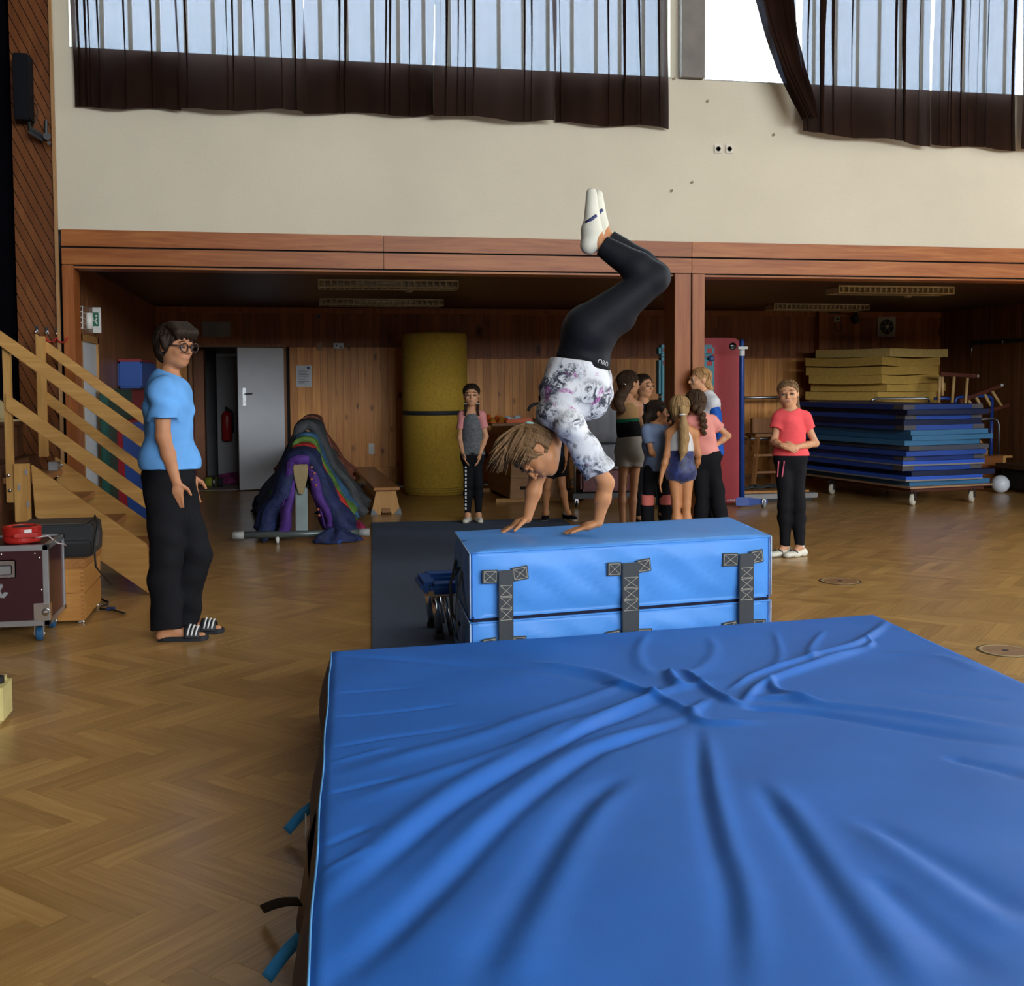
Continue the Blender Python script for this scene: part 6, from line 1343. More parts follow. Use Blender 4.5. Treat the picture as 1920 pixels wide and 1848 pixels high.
def garment(B, name, mt, inf=.014, t0=.05, t1=1.02, sleeve=0., neck=.072, wr=.004, legs=None, seed=0, leginf=None, torso=True, waistclip=True, sl_inf=None, label=None, hem_tilt=None, upperinf=None, arms='ab', flare=0., extra=(), caps=True, raglan=False):
    """cloth shell over the torso between fractions t0..t1 of the spine, with sleeves (fraction of the arm) and legs (fraction of the leg)"""
    Q, up, f, lt, S, g, lg, ag = (B[k] for k in ('Q', 'up', 'f', 'lt', 'S', 'g', 'lg', 'ag')); M = (lt, f, up)
    gk = (['N', 'Sa', 'Sb', 'Ea', 'Eb'] if not torso and sleeve else [])+(['N', 'P', 'Sa', 'Sb']+(['Ea', 'Eb'] if sleeve else [])+(['Wa', 'Wb'] if sleeve > 1 else []) if torso and t0 < .6 else ['P'])+(['Ha', 'Hb', 'Ka', 'Kb']+(['Aa', 'Ab'] if legs > 1 else []) if legs else [])
    GP = [Q[k] for k in gk]+([B['ax'](t0), B['ax'](t1)] if t1 <= 1.1 else [B['ax'](t0)]); sd = SD(GP, .20, B['h'])
    if torso:
        for i, (c, r) in enumerate(B['torso']): sd.ell(c, np.array(r)+inf*(1.0, .9, 1.0)[i], M, .06)
        for c, r in extra: sd.ell(c, r, M, .06)
        if t0 < .3 and caps:
            for k in 'ab': sd.cap(B['ax'](.06), Q['S'+k], .052*S+inf*.8, .054*S+inf*.8, .04)
        if wr: sd.wrinkle(wr, 24., seed)
        n1 = up if hem_tilt is None else nrm(up+hem_tilt); sd.clip(B['ax'](t1), -n1)
        if t0 > -.5 and (t0 > .12 or not neck): sd.clip(B['ax'](t0), up)
        if neck and t0 <= .12:
            sd.cap(B['ax'](.02)+f*.012, Q['H'], neck*S, neck*S, .012, 's')
    if sleeve:
        si = inf if sl_inf is None else sl_inf; s2 = SD(GP, .20, B['h'])
        for k in arms:
            s_, e_, w_ = Q['S'+k], Q['E'+k], Q['W'+k]
            if raglan: s2.cap(B['ax'](.10), s_, .046*S+si*.8, .054*S*ag+si*.9, .03)
            if sleeve <= 1: e = s_+(e_-s_)*sleeve; s2.cap(s_, e, .052*S*ag+si*.8, .046*S*ag+si*1.25, .03, clips=((e, nrm(e_-s_)),))
            else: e = e_+(w_-e_)*(sleeve-1); s2.cap(s_, e_, .052*S*ag+si*.8, .042*S*ag+si, .03); s2.cap(e_, e, .042*S*ag+si, .032*S*ag+si, .03, clips=((e, nrm(w_-e_)),))
        if wr: s2.wrinkle(wr*.8, 30., seed+5)
        k = .025; h_ = np.clip(.5+.5*(sd.D-s2.D)/k, 0, 1); sd.D = sd.D*(1-h_)+s2.D*h_-k*h_*(1-h_)
    if legs:
        li = inf if leginf is None else leginf; s2 = SD(GP, .20, B['h'])
        for k in 'ab':
            hp, kn, an = Q['H'+k], Q['K'+k], Q['A'+k]
            if legs <= 1: e = hp+(kn-hp)*legs; s2.cap(hp, e, .088*S*lg+li, (.088+(.054-.088)*legs)*S*lg+li+flare, .03, clips=((e, nrm(kn-hp)),))
            else:
                e = kn+(an-kn)*min(1.15, legs-1); s2.cap(hp, kn, .088*S*lg+li, .056*S*lg+li, .03)
                lo_ = nrm(an-kn); bk = nrm(-f-lo_*(-f@lo_)) if abs(f@lo_) < .95 else f*0; cm = kn+(an-kn)*.30+bk*.016*S; s2.cap(kn, cm, .054*S*lg+li, .057*S*lg+li, .03); s2.cap(cm, e, .057*S*lg+li, .036*S*lg+li+flare, .03, clips=((e, lo_),))
        if wr: s2.wrinkle(wr, 22., seed+9)
        k = .03; h_ = np.clip(.5+.5*(sd.D-s2.D)/k, 0, 1); sd.D = sd.D*(1-h_)+s2.D*h_-k*h_*(1-h_)
    return sdobj(name, sd, mt, B['root'], label)
def shoe(B, k, mt, sole=None, stripe=None, name='shoe', sock=None):
    Q, S, gnd = B['Q'], B['S'], B['ground']; an, fd, fl = Q['A'+k], B['fd'+k], B['fl']
    gz = gnd+.030*S; heel = np.array([*(an-fd*.035)[:2], gz]); toe = np.array([*(an+fd*(fl-.07))[:2], gz-.002]); sdv = np.cross(UP, fd)
    sd = SD([heel, toe, an], .08, .005); sd.cap(heel, (heel+toe)/2, .040*S, .044*S, .02, flat=(UP, .9)); sd.cap((heel+toe)/2, toe, .044*S, .038*S, .02, flat=(UP, .75)); sd.cap(an-UP*.02, heel+UP*.01, .040*S, .038*S, .03)
    sd.clip(np.array([0, 0, gnd+.002]), -UP); sd.clip(an+UP*.004*S, UP)
    o = sdobj(name, sd, mt, B['root'])
    s2 = SD([heel, toe], .07, .005); s2.cap(heel, toe, .043*S, .042*S, .02); s2.clip(np.array([0, 0, gnd+.001]), -UP); s2.clip(np.array([0, 0, gnd+.014]), UP)
    sdobj('sole', s2, sole or SOLE, o)
    if stripe:
        c = heel*.45+toe*.55+UP*.022
        for q in (-1, 1): obj('stripe', MB().tube([c+sdv*q*.042*S-UP*.03-fd*.02, c+sdv*q*.040*S-fd*.0+UP*.0, c+sdv*q*.022*S+fd*.025+UP*.018], .006, 6), stripe, o, smooth=True)
    if sock: obj('sock', MB().lathe(an-UP*.02, [(.040*S, 0), (.041*S, .03), (.040*S, .035*S+.02)], 16), sock, B['root'], smooth=True)

def strands(B, mt, n=130, inf=.05, front=58, side=92, back=118, r=.0042, seed=1, c=None):
    """fine locks combed from the crown over the skull"""
    F, U, R, s, c = B['F'], B['U'], B['R'], B['hh'], B['c']; rr = random.Random(seed); m = MB(); cc = c+(F*-.075+U*.135)*s
    for i in range(n):
        az = rr.uniform(0, 2*math.pi); ca, sa = math.cos(az), math.sin(az)
        tm = (front if ca > .35 else (side if ca > -.4 else back))+rr.uniform(-9, 7); t0 = rr.uniform(2, 35); sw = rr.uniform(-.25, .25); pts = []
        for k in range(8):
            th = math.radians(t0+(tm-t0)*k/7); a = az+sw*k/7; e = 1+rr.uniform(.0, .02)
            d = R*math.sin(a)*math.sin(th)*(.372+inf)+F*math.cos(a)*math.sin(th)*(.437+inf)+U*math.cos(th)*(.382+inf); pts.append(cc+d*s*e)
        m.tube(pts, [r*.3, r*.9, r, r*1.05, r, r*.9, r*.7, r*.2], 5)
    o = obj('hair_strands', m, mt, B['root'], smooth=True); o['kind'] = 'stuff'; return o
# ------------------------------------------------------------------ the gymnast in a handstand on the block
gN = onz(1112, 997, VZ+.03); gF = onz(985, 989, VZ+.03); dN, dF = proj(gN)[2], proj(gF)[2]; gd = (dN+dF)/2
NAVY = fabric('navy_leggings', (.006, .007, .012), wr=0) if False else fabric('black_leggings', (.011, .012, .016), rough=.6)
hf = -UP*.95-RT*.26-FW*.18; hu = -RT*.97+UP*.24
JG = dict(H=(1004, 848, -.03), N=(1046, 784, 0), P=(1104, 626, 0), Sa=(1070, 800, -.15), Sb=(1032, 796, .15), Ea=(1136, 905, dN-gd-.02), Eb=(1008, 890, dF-gd), Wa=(1121, 980, dN-gd), Wb=(988, 972, dF-gd),
          Ha=(1103, 618, -.085), Hb=(1106, 616, .085), Ka=(1226, 522, -.075), Kb=(1228, 519, .075), Aa=(1122, 456, -.06), Ab=(1134, 444, .06), Ta=(1109, 362, -.055), Tb=(1121, 366, .05), Fa=(1058, 999, dN-gd-.01), Fb=(945, 994, dF-gd))
G = person('girl doing a handstand on the vaulting block in black leggings and splashed white T-shirt', gd, JG, fwd=RT*.94-UP*.34, hh=.272, S=.98, g=1.08, lg=1.30, ag=1.12, skin=SK2, h=.0052, fixfeet=False, headframe=(hf, hu), ground=VZ, name='person',
           handopt=dict(a=dict(L=.20, pn=-UP, th=FW, curl=.03, spread=.16), b=dict(L=.20, pn=-UP, th=-FW, curl=.03, spread=.22)))
# splashed T-shirt cloth
M_spl, nt, b = _nt('ink_splash_cotton'); mp = coords(nt)
n1 = noise(nt, mp, 15, 8, 1.5, .75); n2 = noise(nt, mp, 5.5, 3, .5); n3 = noise(nt, mp, 4.2, 5, 2., .65)
k1 = ramp(nt, n1.outputs['Fac'], [(.46, (0, 0, 0)), (.53, (1, 1, 1))]); k2 = ramp(nt, n2.outputs['Fac'], [(.40, (0, 0, 0)), (.55, (1, 1, 1))])
mm = nt.nodes.new('ShaderNodeMath'); mm.operation = 'MULTIPLY'; nt.links.new(k1.outputs[0], mm.inputs[0]); nt.links.new(k2.outputs[0], mm.inputs[1])
base = mixc(nt, mm.outputs[0], (.66, .67, .70), (.035, .04, .06))
k3 = ramp(nt, n3.outputs['Fac'], [(.62, (0, 0, 0)), (.68, (1, 1, 1))]); base = mixc(nt, k3.outputs[0], base, (.36, .08, .30))
nt.links.new(base, b.inputs['Base Color']); b.inputs['Roughness'].default_value = .8; nb = noise(nt, mp, 30, 2); bump(nt, b, nb.outputs['Fac'], .2, .01)
MATS['ink_splash_cotton'] = M_spl
garment(G, 'tshirt', M_spl,  .026, .03, .665, hem_tilt=RT*.20, sleeve=.80, neck=.066, wr=.010, seed=3, sl_inf=.030, extra=((G['ax'](.56), (.155, .150, .11)), (at(1106, 735, gd), (.15, .125, .16)), (at(1062, 738, gd), (.15, .10, .12)), (at(1036, 778, gd-.02), (.13, .085, .075))))
lgs = garment(G, 'leggings', NAVY, .010, .665, 1.5, extra=((G['ax'](.68)+RT*.035, (.15, .135, .10)), (at(1104, 622, gd), (.178, .135, .155)), (at(1150, 588, gd), (.165, .125, .115))), legs=1.94, wr=.0012, neck=0, seed=4)
# waistband with cut-off white letters
G['h2'] = G['h']; wb = garment(G, 'waistband', fabric('waistband_black', (.010, .010, .012)), .014, .645, .715, neck=0, wr=0, extra=((G['ax'](.68)+RT*.035, (.155, .14, .105)),))
lettering(wb, lgs, 'ORO', 1120, 677, 1139, 684, .036, plain('white_print', (.5, .5, .5), .6), 'waistband_letters')
# pointed shoes
for k, an, tp_, kn in (('a', G['Q']['Aa'], G['Q']['Ta'], G['Q']['Ka']), ('b', G['Q']['Ab'], G['Q']['Tb'], G['Q']['Kb'])):
    fdv = nrm(tp_-an); hl = nrm(an-kn); hl = nrm(hl-fdv*(hl@fdv)); heel = an+hl*.050-fdv*.005
    sd = SD([an, tp_, heel], .07, .005); sd.cap(heel, an+fdv*.07+hl*.03, .042, .050, .02); sd.cap(an+fdv*.07+hl*.022, tp_, .051, .028, .03); sd.cap(an+hl*.02, heel, .038, .038, .03)
    sd.clip(an-hl*.014-fdv*.0, nrm(-hl*1.0-fdv*.55))
    so_ = sdobj('shoe', sd, WSHOE, G['root'])
    mid = an+fdv*.11+hl*.02; sv = np.cross(fdv, hl)
    for q in (-1, 1): obj('stripe', MB().tube([mid+sv*q*.034+hl*.032, mid+sv*q*.046+fdv*.012, mid+sv*q*.034-hl*.026+fdv*.03], .010, 6), plain('shoe_stripe', (.03, .04, .13), .5), so_, smooth=True)
face_parts(G['root'], G['c'], G['F'], G['U'], G['R'], G['hh'], HBR, closed=True)
# hair: shell plus loose ponytail falling forwards over the crown
c, F, U, R, s = G['c'], G['F'], G['U'], G['R'], G['hh']; hp_ = lambda f, u, r=0.: c+(F*f+U*u+R*r)*s
tie = hp_(-.50, .22, -.05)
hair_cap(G['root'], c, F, U, R, s, HLB, .005, inf=.05, cut=.13, nape=-.22)
obj('hair_tie', MB().tube([tie+(U*math.cos(t)+R*math.sin(t))*.022 for t in np.linspace(0, 6.283, 17)[:-1]], .012, 8, closed=True), plain('mint_elastic', (.35, .62, .60), .7), G['root'], smooth=True)
rs = random.Random(5); m = MB()
for i in range(150):
    q = rs.random(); a0 = tie+R*s*rs.uniform(-.05, .05)+F*s*rs.uniform(-.03, .06)
    side_ = rs.uniform(-.42, .42); e_ = hp_(rs.uniform(.05, .62), rs.uniform(.42, .80)+.12*q, side_); mid = hp_(rs.uniform(-.42, -.12), rs.uniform(.50, .68), side_*.85)
    pts = [(1-t)**2*a0+2*t*(1-t)*mid+t*t*e_ for t in np.linspace(0, 1, 8)]; m.tube(pts, [.006, .0085, .009, .0085, .007, .0055, .004, .0012], 5)
o = obj('ponytail', m, HLB, G['root'], smooth=True); o['kind'] = 'stuff'
m = MB()
for i in range(60):   # strands over the near side of the head
    u0 = rs.uniform(-.12, .50); a0 = hp_(-.42+.2*rs.random(), u0*.7+.05, -.36+.1*rs.random()); e_ = hp_(rs.uniform(.12, .42), .18+u0*.75, -.34+.12*rs.random()); mid = (a0+e_)/2-R*s*.10
    pts = [(1-t)**2*a0+2*t*(1-t)*mid+t*t*e_ for t in np.linspace(0, 1, 7)]; m.tube(pts, [.003, .006, .007, .007, .006, .004, .001], 5)
o = obj('loose_strands', m, HLB, G['root'], smooth=True); o['kind'] = 'stuff'
# ------------------------------------------------------------------ the man watching
JM = dict(H=(328, 650, -.02), N=(315, 712, 0), P=(317, 898, 0), Sa=(304, 734, -.165), Sb=(328, 732, .19), Ea=(306, 818, -.20), Eb=(345, 815, .22), Wa=(330, 903, -.175), Wb=(355, 890, .2), Fa=(334, 958, -.15), Fb=(360, 935, .18),
          Ha=(309, 908, -.09), Hb=(326, 908, .09), Ka=(312, 1048, -.09), Kb=(368, 1036, .07), Aa=(314, 1172, -.08), Ab=(346, 1165, .10))
MN = person('man in a light blue T-shirt, black trousers and glasses, looking over his shoulder', 6.53, JM, face=118, hface=62, hh=.238, S=1.04, g=1.0, skin=SKM, h=.0056, feet=(96, 96), foot_len=.265, hpitch=-4,
            handopt=dict(a=dict(pn=FW, th=RT, curl=.30, L=.185, spread=-.06)))
garment(MN, 'tshirt', fabric('light_blue_cotton', (.135, .36, .74)), .030, .04, .90, sleeve=.62, neck=.068, wr=.0095, seed=11, sl_inf=.028, extra=((MN['ax'](.80), (.19, .165, .16)),))
garment(MN, 'trousers', BLK, .026, .88, 1.6, legs=2.05, wr=.006, neck=0, seed=12, leginf=.030, flare=.022)
face_parts(MN['root'], MN['c'], MN['F'], MN['U'], MN['R'], MN['hh'], HB, -.02)
c, F, U, R, s = MN['c'], MN['F'], MN['U'], MN['R'], MN['hh']; hp_ = lambda f, u, r=0.: c+(F*f+U*u+R*r)*s
fr_ = [([hp_(.10, .50, q), hp_(.33, .36, q*1.1), hp_(.36, .22, q*1.15)], [.03, .026, .010]) for q in (-.26, -.15, -.02, .12, .24)]+[([hp_(.0, .2, .40*q), hp_(.06, .0, .38*q), hp_(.07, -.12, .36*q)], [.022, .018, .008]) for q in (-1, 1)]
hair_cap(MN['root'], c, F, U, R, s, HB, .005, inf=.060, cut=.10, nape=-.42, fringe=fr_)
strands(MN, HB, 170, .062, 66, 96, 128, .0052, 4)
gl = MB()
for q in (-1, 1): gl.tube([hp_(.50-.03*abs(math.cos(t)), .0+.105*math.sin(t), .165*q+.125*math.cos(t)) for t in np.linspace(0, 6.283, 21)[:-1]], .0042, 6, closed=True)
gl.tube([hp_(.50, .03, -.045), hp_(.515, .04, 0), hp_(.50, .03, .045)], .004, 6)
for q in (-1, 1): gl.tube([hp_(.47, .05, .29*q), hp_(.2, .05, .365*q), hp_(-.05, .04, .385*q)], .004, 6)
gl_ = thing('glasses', 'dark round-rimmed glasses on the face of the man', 'glasses', hp_(.5, 0)); o = obj('rim', gl, plain('dark_tortoise', (.03, .012, .008), .3), gl_, smooth=True)
# slides with three white stripes
for k in 'ab':
    an, fdv, gz = MN['Q']['A'+k], MN['fd'+k], 0.; fl = .285; sv = np.cross(UP, fdv); b0 = np.array([*(an-fdv*.055)[:2], 0.])
    pr = [(0, .030), (.04, .042), (.10, .044), (.19, .048), (.25, .046), (.28, .030), (.288, .0)]
    poly = [b0+fdv*x+sv*y for x, y in pr]+[b0+fdv*x-sv*y for x, y in pr[::-1][1:]]
    t = thing('slide_sandal', ('black slide sandal with three white stripes on the near foot of the man' if k == 'a' else 'black slide sandal on the far foot of the man'), 'sandal', b0, 0, 'sandals worn by the man')
    obj('sole', MB().prism([p+UP*.001 for p in poly], UP*.028), plain('sandal_black', (.010, .011, .016), .6), t, bev=.006)
    arc = lambda x, w0: [b0+fdv*(x+.006*math.cos(a))+sv*(.052*math.cos(a))+UP*(.022+.062*max(0, math.sin(a))) for a in np.linspace(0, math.pi, 14)]
    st_ = obj('strap', MB().grid(lambda u, v: tuple(b0+fdv*(.155+.085*v)+sv*(.054-.006*v)*math.cos(u*math.pi)+UP*(.020+(.068-.018*v)*math.sin(u*math.pi))), 20, 6), MATS['sandal_black'], t, smooth=True, solid=.006)
    for x in (.172, .194, .216): v = (x-.155)/.085; obj('stripe', MB().tube([b0+fdv*(x+.012*math.sin(a))+sv*(.058-.006*v)*math.cos(a)+UP*(.022+(.072-.018*v)*math.sin(a)) for a in np.linspace(.25, math.pi-.25, 12)], .0055, 6), M_white, st_, smooth=True)
# ------------------------------------------------------------------ the children
def tail(B, pts, r): return [at(x, y, B['d']+z) for x, y, z in pts], r
def kid(label, d, J, **k): B = person(label, d, J, **k); B['d'] = d; return B
def hp(B, f, u, r=0.): return B['c']+(B['F']*f+B['U']*u+B['R']*r)*B['hh']
def hair(B, mt, **k):
    strands(B, mt, 110, k.get('inf', .03)+.004, 48 if k.get('cut', .08) < .07 else 56, 84, 112, .0042, int(B['c'][0]*100) % 97)
    return hair_cap(B['root'], B['c'], B['F'], B['U'], B['R'], B['hh'], mt, .0058, **k)
def facep(B, brow, **k): face_parts(B['root'], B['c'], B['F'], B['U'], B['R'], B['hh'], brow, **k)
def band(B, p, n, r, mt, name='hair_tie'):
    n = nrm(n); u = nrm(np.cross(n, UP+.3*RT)); v = np.cross(n, u); obj(name, MB().tube([p+(u*math.cos(t)+v*math.sin(t))*r for t in np.linspace(0, 6.283, 13)[:-1]], r*.4, 6, closed=True), mt, B['root'], smooth=True)
def braid(B, pts, r, mt, name='braid'):
    P = [at(x, y, B['d']+z) for x, y, z in pts]; m = MB(); n = 0; tot = []
    for a, b_ in zip(P, P[1:]):
        k = max(2, int(np.linalg.norm(b_-a)/(r*.62)))
        for i in range(k): tot.append(a+(b_-a)*i/k)
    for i, p in enumerate(tot):
        q = 1 if i % 2 else -1; rr = r*(1-.35*i/len(tot)); m.ball(p+RT*q*rr*.38, (rr*.85, rr*.85, rr*.95), 10, 7)
    return obj(name, m, mt, B['root'], smooth=True)
WB = plain('white_elastic', (.6, .6, .6), .6)
# girl with grey and pink T-shirt
B = kid('girl with plaits in grey T-shirt with pink sleeves, standing at the carpet edge', 11.71, dict(H=(884, 741, 0), N=(884, 771, 0), P=(886, 856, 0), Sa=(868, 779, 0), Sb=(902, 779, 0), Ea=(862, 820, .0), Eb=(911, 818, .0), Wa=(868, 850, -.06), Wb=(900, 850, -.06), Fa=(874, 870, -.09), Fb=(896, 869, -.09),
     Ha=(880, 862, 0), Hb=(893, 862, 0), Ka=(878, 908, -.02), Kb=(897, 908, -.02), Aa=(877, 966, 0), Ab=(897, 966, 0)), face=2, hh=.225, S=.80, g=.92, lg=.84, ag=.85, feet=(-8, 10), ground=CZ)
garment(B, 'tshirt', fabric('grey_melange', (.115, .12, .125), var=.35, scale=60), .012, .05, .96, neck=.068, wr=.004, seed=1, caps=False)
garment(B, 'sleeve', fabric('salmon_jersey', (.62, .24, .23)), .014, sleeve=.62, torso=False, wr=.002, seed=2, raglan=True)
pn = garment(B, 'leggings', BLK, .008, .90, 1.5, legs=1.97, neck=0, wr=.001)
lettering(pn, pn, 'BOUNCE FLY RUN', 873, 884, 874, 962, .040, WB, 'side_print') if False else [obj('side_print', MB().obox((lambda q: q[0]+q[1]*.001)(hit(surf(pn), 873.5-i*.0, 876+i*7)), RT*.009, FW*.004, UP*(.014 if i % 3 else .009)), WB, pn) for i in range(12) if hit(surf(pn), 873.5, 876+i*7)[0] is not None]
for k in 'ab': shoe(B, k, WSHOE)
facep(B, HB, smile=.02)
hair(B, HB, inf=.03, cut=.06, nape=-.3)
for sg, x in ((-1, 873), (1, 896)):
    braid(B, [(x+2*-sg, 752, .03), (x, 760, -.03), (x-.5*sg, 770, -.07), (x+1.5*sg, 780, -.085)], .017, HB); band(B, at(x, 757, 11.71-.02), UP, .014, WB)
# girl half hidden behind the gymnast
B = kid('dark-haired girl in black shorts mostly hidden behind the handstand', 11.95, dict(H=(1028, 752, 0), N=(1032, 781, 0), P=(1043, 862, 0), Sa=(1015, 789, 0), Sb=(1054, 788, 0), Ea=(1012, 830, 0), Eb=(1062, 828, 0), Wa=(1022, 858, -.05), Wb=(1060, 862, -.05),
     Ha=(1036, 866, 0), Hb=(1050, 866, 0), Ka=(1025, 914, -.03), Kb=(1054, 910, -.02), Aa=(1023, 962, 0), Ab=(1064, 965, .02)), face=12, hh=.225, S=.82, g=.95, lg=.85, ag=.85, feet=(-6, 28), skin=SK2)
garment(B, 'top', fabric('dark_top', (.012, .014, .022)), .012, .05, 1.0, sleeve=.5, neck=.068); garment(B, 'shorts', BLK, .012, .9, 1.5, legs=.62, neck=0)
for k in 'ab': shoe(B, k, BLK, plain('white_sole', (.55, .53, .48), .6)); o = obj('sock', MB().lathe(B['Q']['A'+k]-UP*.03, [(.036, 0), (.040, .03), (.036, .055)], 14), WB, B['root'], smooth=True)
facep(B, HB); hair(B, HB, inf=.05, cut=.085, nape=-.7, full=1, extra=[tail(B, [(1017, 748, .02), (1016, 772, .0), (1019, 792, -.02)], [.035, .035, .02])])
# girl in tan-backed leotard and grey shorts
B = kid('girl in black and tan leotard and grey shorts, one hand on her head', 10.8, dict(H=(1180, 719, 0), N=(1174, 750, 0), P=(1181, 846, 0), Sa=(1154, 760, -.02), Sb=(1197, 761, .02), Ea=(1140, 724, .06), Eb=(1209, 814, .02), Wa=(1157, 704, .06), Wb=(1200, 806, .22), Fa=(1176, 697, .04), Fb=(1196, 800, .34),
     Ha=(1171, 850, 0), Hb=(1192, 850, 0), Ka=(1167, 918, 0), Kb=(1188, 918, 0), Aa=(1168, 986, 0), Ab=(1186, 986, 0)), face=152, hface=125, hh=.228, S=.86, g=.95, lg=.80, ag=.84, feet=150, skin=SK)
garment(B, 'mesh_back', fabric('tan_mesh', (.40, .24, .10)), .006, .10, .52, neck=.05, wr=0, caps=False)
garment(B, 'green_trim', fabric('green_trim', (.01, .11, .055)), .0085, .36, .44, neck=0, wr=0, hem_tilt=None)
garment(B, 'leotard', fabric('black_velvet', (.006, .006, .007)), .009, .42, 1.1, neck=0, wr=0)
garment(B, 'shorts', fabric('light_grey_fleece', (.34, .33, .30)), .022, .72, 1.22, legs=.36, neck=0, wr=.005, leginf=.020, flare=.012)
hair(B, HBR, inf=.05, cut=.05, nape=-.35, extra=[tail(B, [(1172, 730, -.08), (1164, 742, -.13), (1160, 755, -.14), (1165, 768, -.13), (1164, 775, -.12)], [.05, .055, .05, .04, .015])]); facep(B, HBR)
obj('hair_clip', MB().tube([at(x, y, 10.8-.125) for x, y in ((1166, 721), (1170, 719), (1174, 722))], .006, 6), M_chrome, B['root'], smooth=True)
# boy
B = kid('boy with short dark hair and navy T-shirt in the middle of the group', 11.5, dict(H=(1207, 724, 0), N=(1205, 755, 0), P=(1206, 848, 0), Sa=(1189, 765, -.04), Sb=(1223, 764, .04), Ea=(1186, 808, 0), Eb=(1227, 808, 0), Wa=(1190, 845, -.04), Wb=(1226, 845, -.02), Ha=(1198, 852, 0), Hb=(1213, 852, 0), Ka=(1199, 912, 0), Kb=(1214, 912, 0), Aa=(1199, 972, 0), Ab=(1215, 972, 0)),
     face=30, hface=42, hh=.232, S=.86, g=.95, lg=.9, ag=.85, feet=30)
garment(B, 'tshirt', fabric('navy_cotton', (.010, .014, .034)), .014, .05, 1.0, sleeve=.6, neck=.066); garment(B, 'trousers', BLK, .016, .9, 1.5, legs=1.95, neck=0)
for k in 'ab': shoe(B, k, BLK)
facep(B, HB, smile=-.01); hair(B, hair_mat('hair_dark_short', (.016, .009, .006), (.045, .026, .016)), inf=.03, cut=.03, nape=-.16)
# girl in blue-grey T-shirt with knee pads
B = kid('girl in a blue-grey T-shirt and black shorts with coral knee pads', 9.55, dict(H=(1233, 774, .0), N=(1227, 799, 0), P=(1230, 880, 0), Sa=(1213, 808, -.08), Sb=(1243, 808, .10), Ea=(1222, 848, -.10), Eb=(1252, 845, .12), Wa=(1240, 862, -.04), Wb=(1256, 866, .1), Ha=(1222, 884, -.03), Hb=(1240, 884, .05), Ka=(1214, 937, -.04), Kb=(1248, 936, .04), Aa=(1215, 992, 0), Ab=(1244, 990, .06)),
     face=120, hface=96, hh=.20, S=.72, g=.95, lg=.95, ag=.85, feet=100, skin=SK2)
garment(B, 'tshirt', fabric('blue_grey_cotton', (.15, .20, .31)), .020, .05, 1.04, sleeve=.55, neck=.066, wr=.006); garment(B, 'shorts', BLK, .010, .9, 1.5, legs=.92, neck=0)
for k in 'ab':
    kn = B['Q']['K'+k]; sd = SD([kn], .12, .006); sd.cap(kn+UP*.045, kn-UP*.045, .056, .054, .01); sd.clip(kn+UP*.045, UP); sd.clip(kn-UP*.045, -UP); sdobj('knee_pad', sd, fabric('coral_knit', (.62, .16, .13)), B['root'])
    sd = SD([kn, B['Q']['A'+k]], .1, .006); sd.cap(kn-UP*.05, B['Q']['A'+k], .060, .042, .01); sd.clip(kn-UP*.047, UP); sdobj('stocking', sd, BLK, B['root'])
    shoe(B, k, BLK)
facep(B, HB, smile=.03); hair(B, HB, inf=.03, cut=.075, nape=-.32, extra=[tail(B, [(1222, 772, -.02), (1213, 782, -.04), (1211, 796, -.05)], [.05, .04, .02])])
# child almost completely hidden behind her
B = kid('smiling child whose face shows between the girl in blue-grey and the blond ponytail', 9.80, dict(H=(1245, 791, 0), N=(1250, 815, 0), P=(1250, 890, 0), Sa=(1235, 823, 0), Sb=(1265, 823, 0), Ea=(1232, 860, 0), Eb=(1268, 860, 0), Wa=(1236, 888, 0), Wb=(1264, 888, 0), Ha=(1244, 894, 0), Hb=(1257, 894, 0), Ka=(1244, 940, 0), Kb=(1257, 940, 0), Aa=(1244, 985, 0), Ab=(1257, 985, 0)), face=-40, hface=-50, hh=.19, S=.68, g=.9, skin=SK2, feet=-40)
garment(B, 'top', fabric('dark_top', (.012, .014, .022)), .012, .05, 1.0, sleeve=.5, neck=.068); garment(B, 'trousers', BLK, .012, .9, 1.5, legs=1.95, neck=0)
for k in 'ab': shoe(B, k, BLK)
facep(B, HB, smile=.04); hair(B, HB, inf=.03, cut=.08)
# girl with blond ponytail
B = kid('girl with a long blond ponytail in a white and navy velvet leotard seen from behind', 9.25, dict(H=(1274, 768, .0), N=(1277, 800, 0), P=(1276, 884, 0), Sa=(1256, 812, 0), Sb=(1302, 812, 0), Ea=(1250, 852, -.02), Eb=(1309, 852, 0), Wa=(1240, 892, -.02), Wb=(1307, 884, .1), Fa=(1236, 916, -.01), Fb=(1302, 902, .16),
     Ha=(1265, 888, 0), Hb=(1288, 888, 0), Ka=(1268, 946, 0), Kb=(1287, 946, 0), Aa=(1268, 1004, 0), Ab=(1287, 1004, 0)), face=176, hface=172, hh=.208, S=.76, g=.98, lg=.88, ag=.86, feet=175, skin=SK2, hpitch=-12)
garment(B, 'leotard_top', plain('white_satin', (.56, .56, .56), .3, var=.05), .008, .09, .54, neck=.075, wr=.001, caps=False)
M_vel = plain('navy_crushed_velvet', (.010, .018, .095), .45, var=.7, scale=35, bmp=.4, bscale=60, sheen=.4)
garment(B, 'leotard', M_vel, .009, .53, 1.5, legs=.16, neck=0, wr=.001)
hair(B, HL, inf=.045, cut=.06, nape=-.38, extra=[tail(B, [(1279, 766, -.11), (1281, 779, -.145), (1282, 800, -.13), (1283, 822, -.125), (1281, 845, -.125), (1277, 862, -.125)], [.03, .022, .040, .042, .034, .008])])
band(B, at(1280, 777, 9.25-.14), UP, .022, WB)
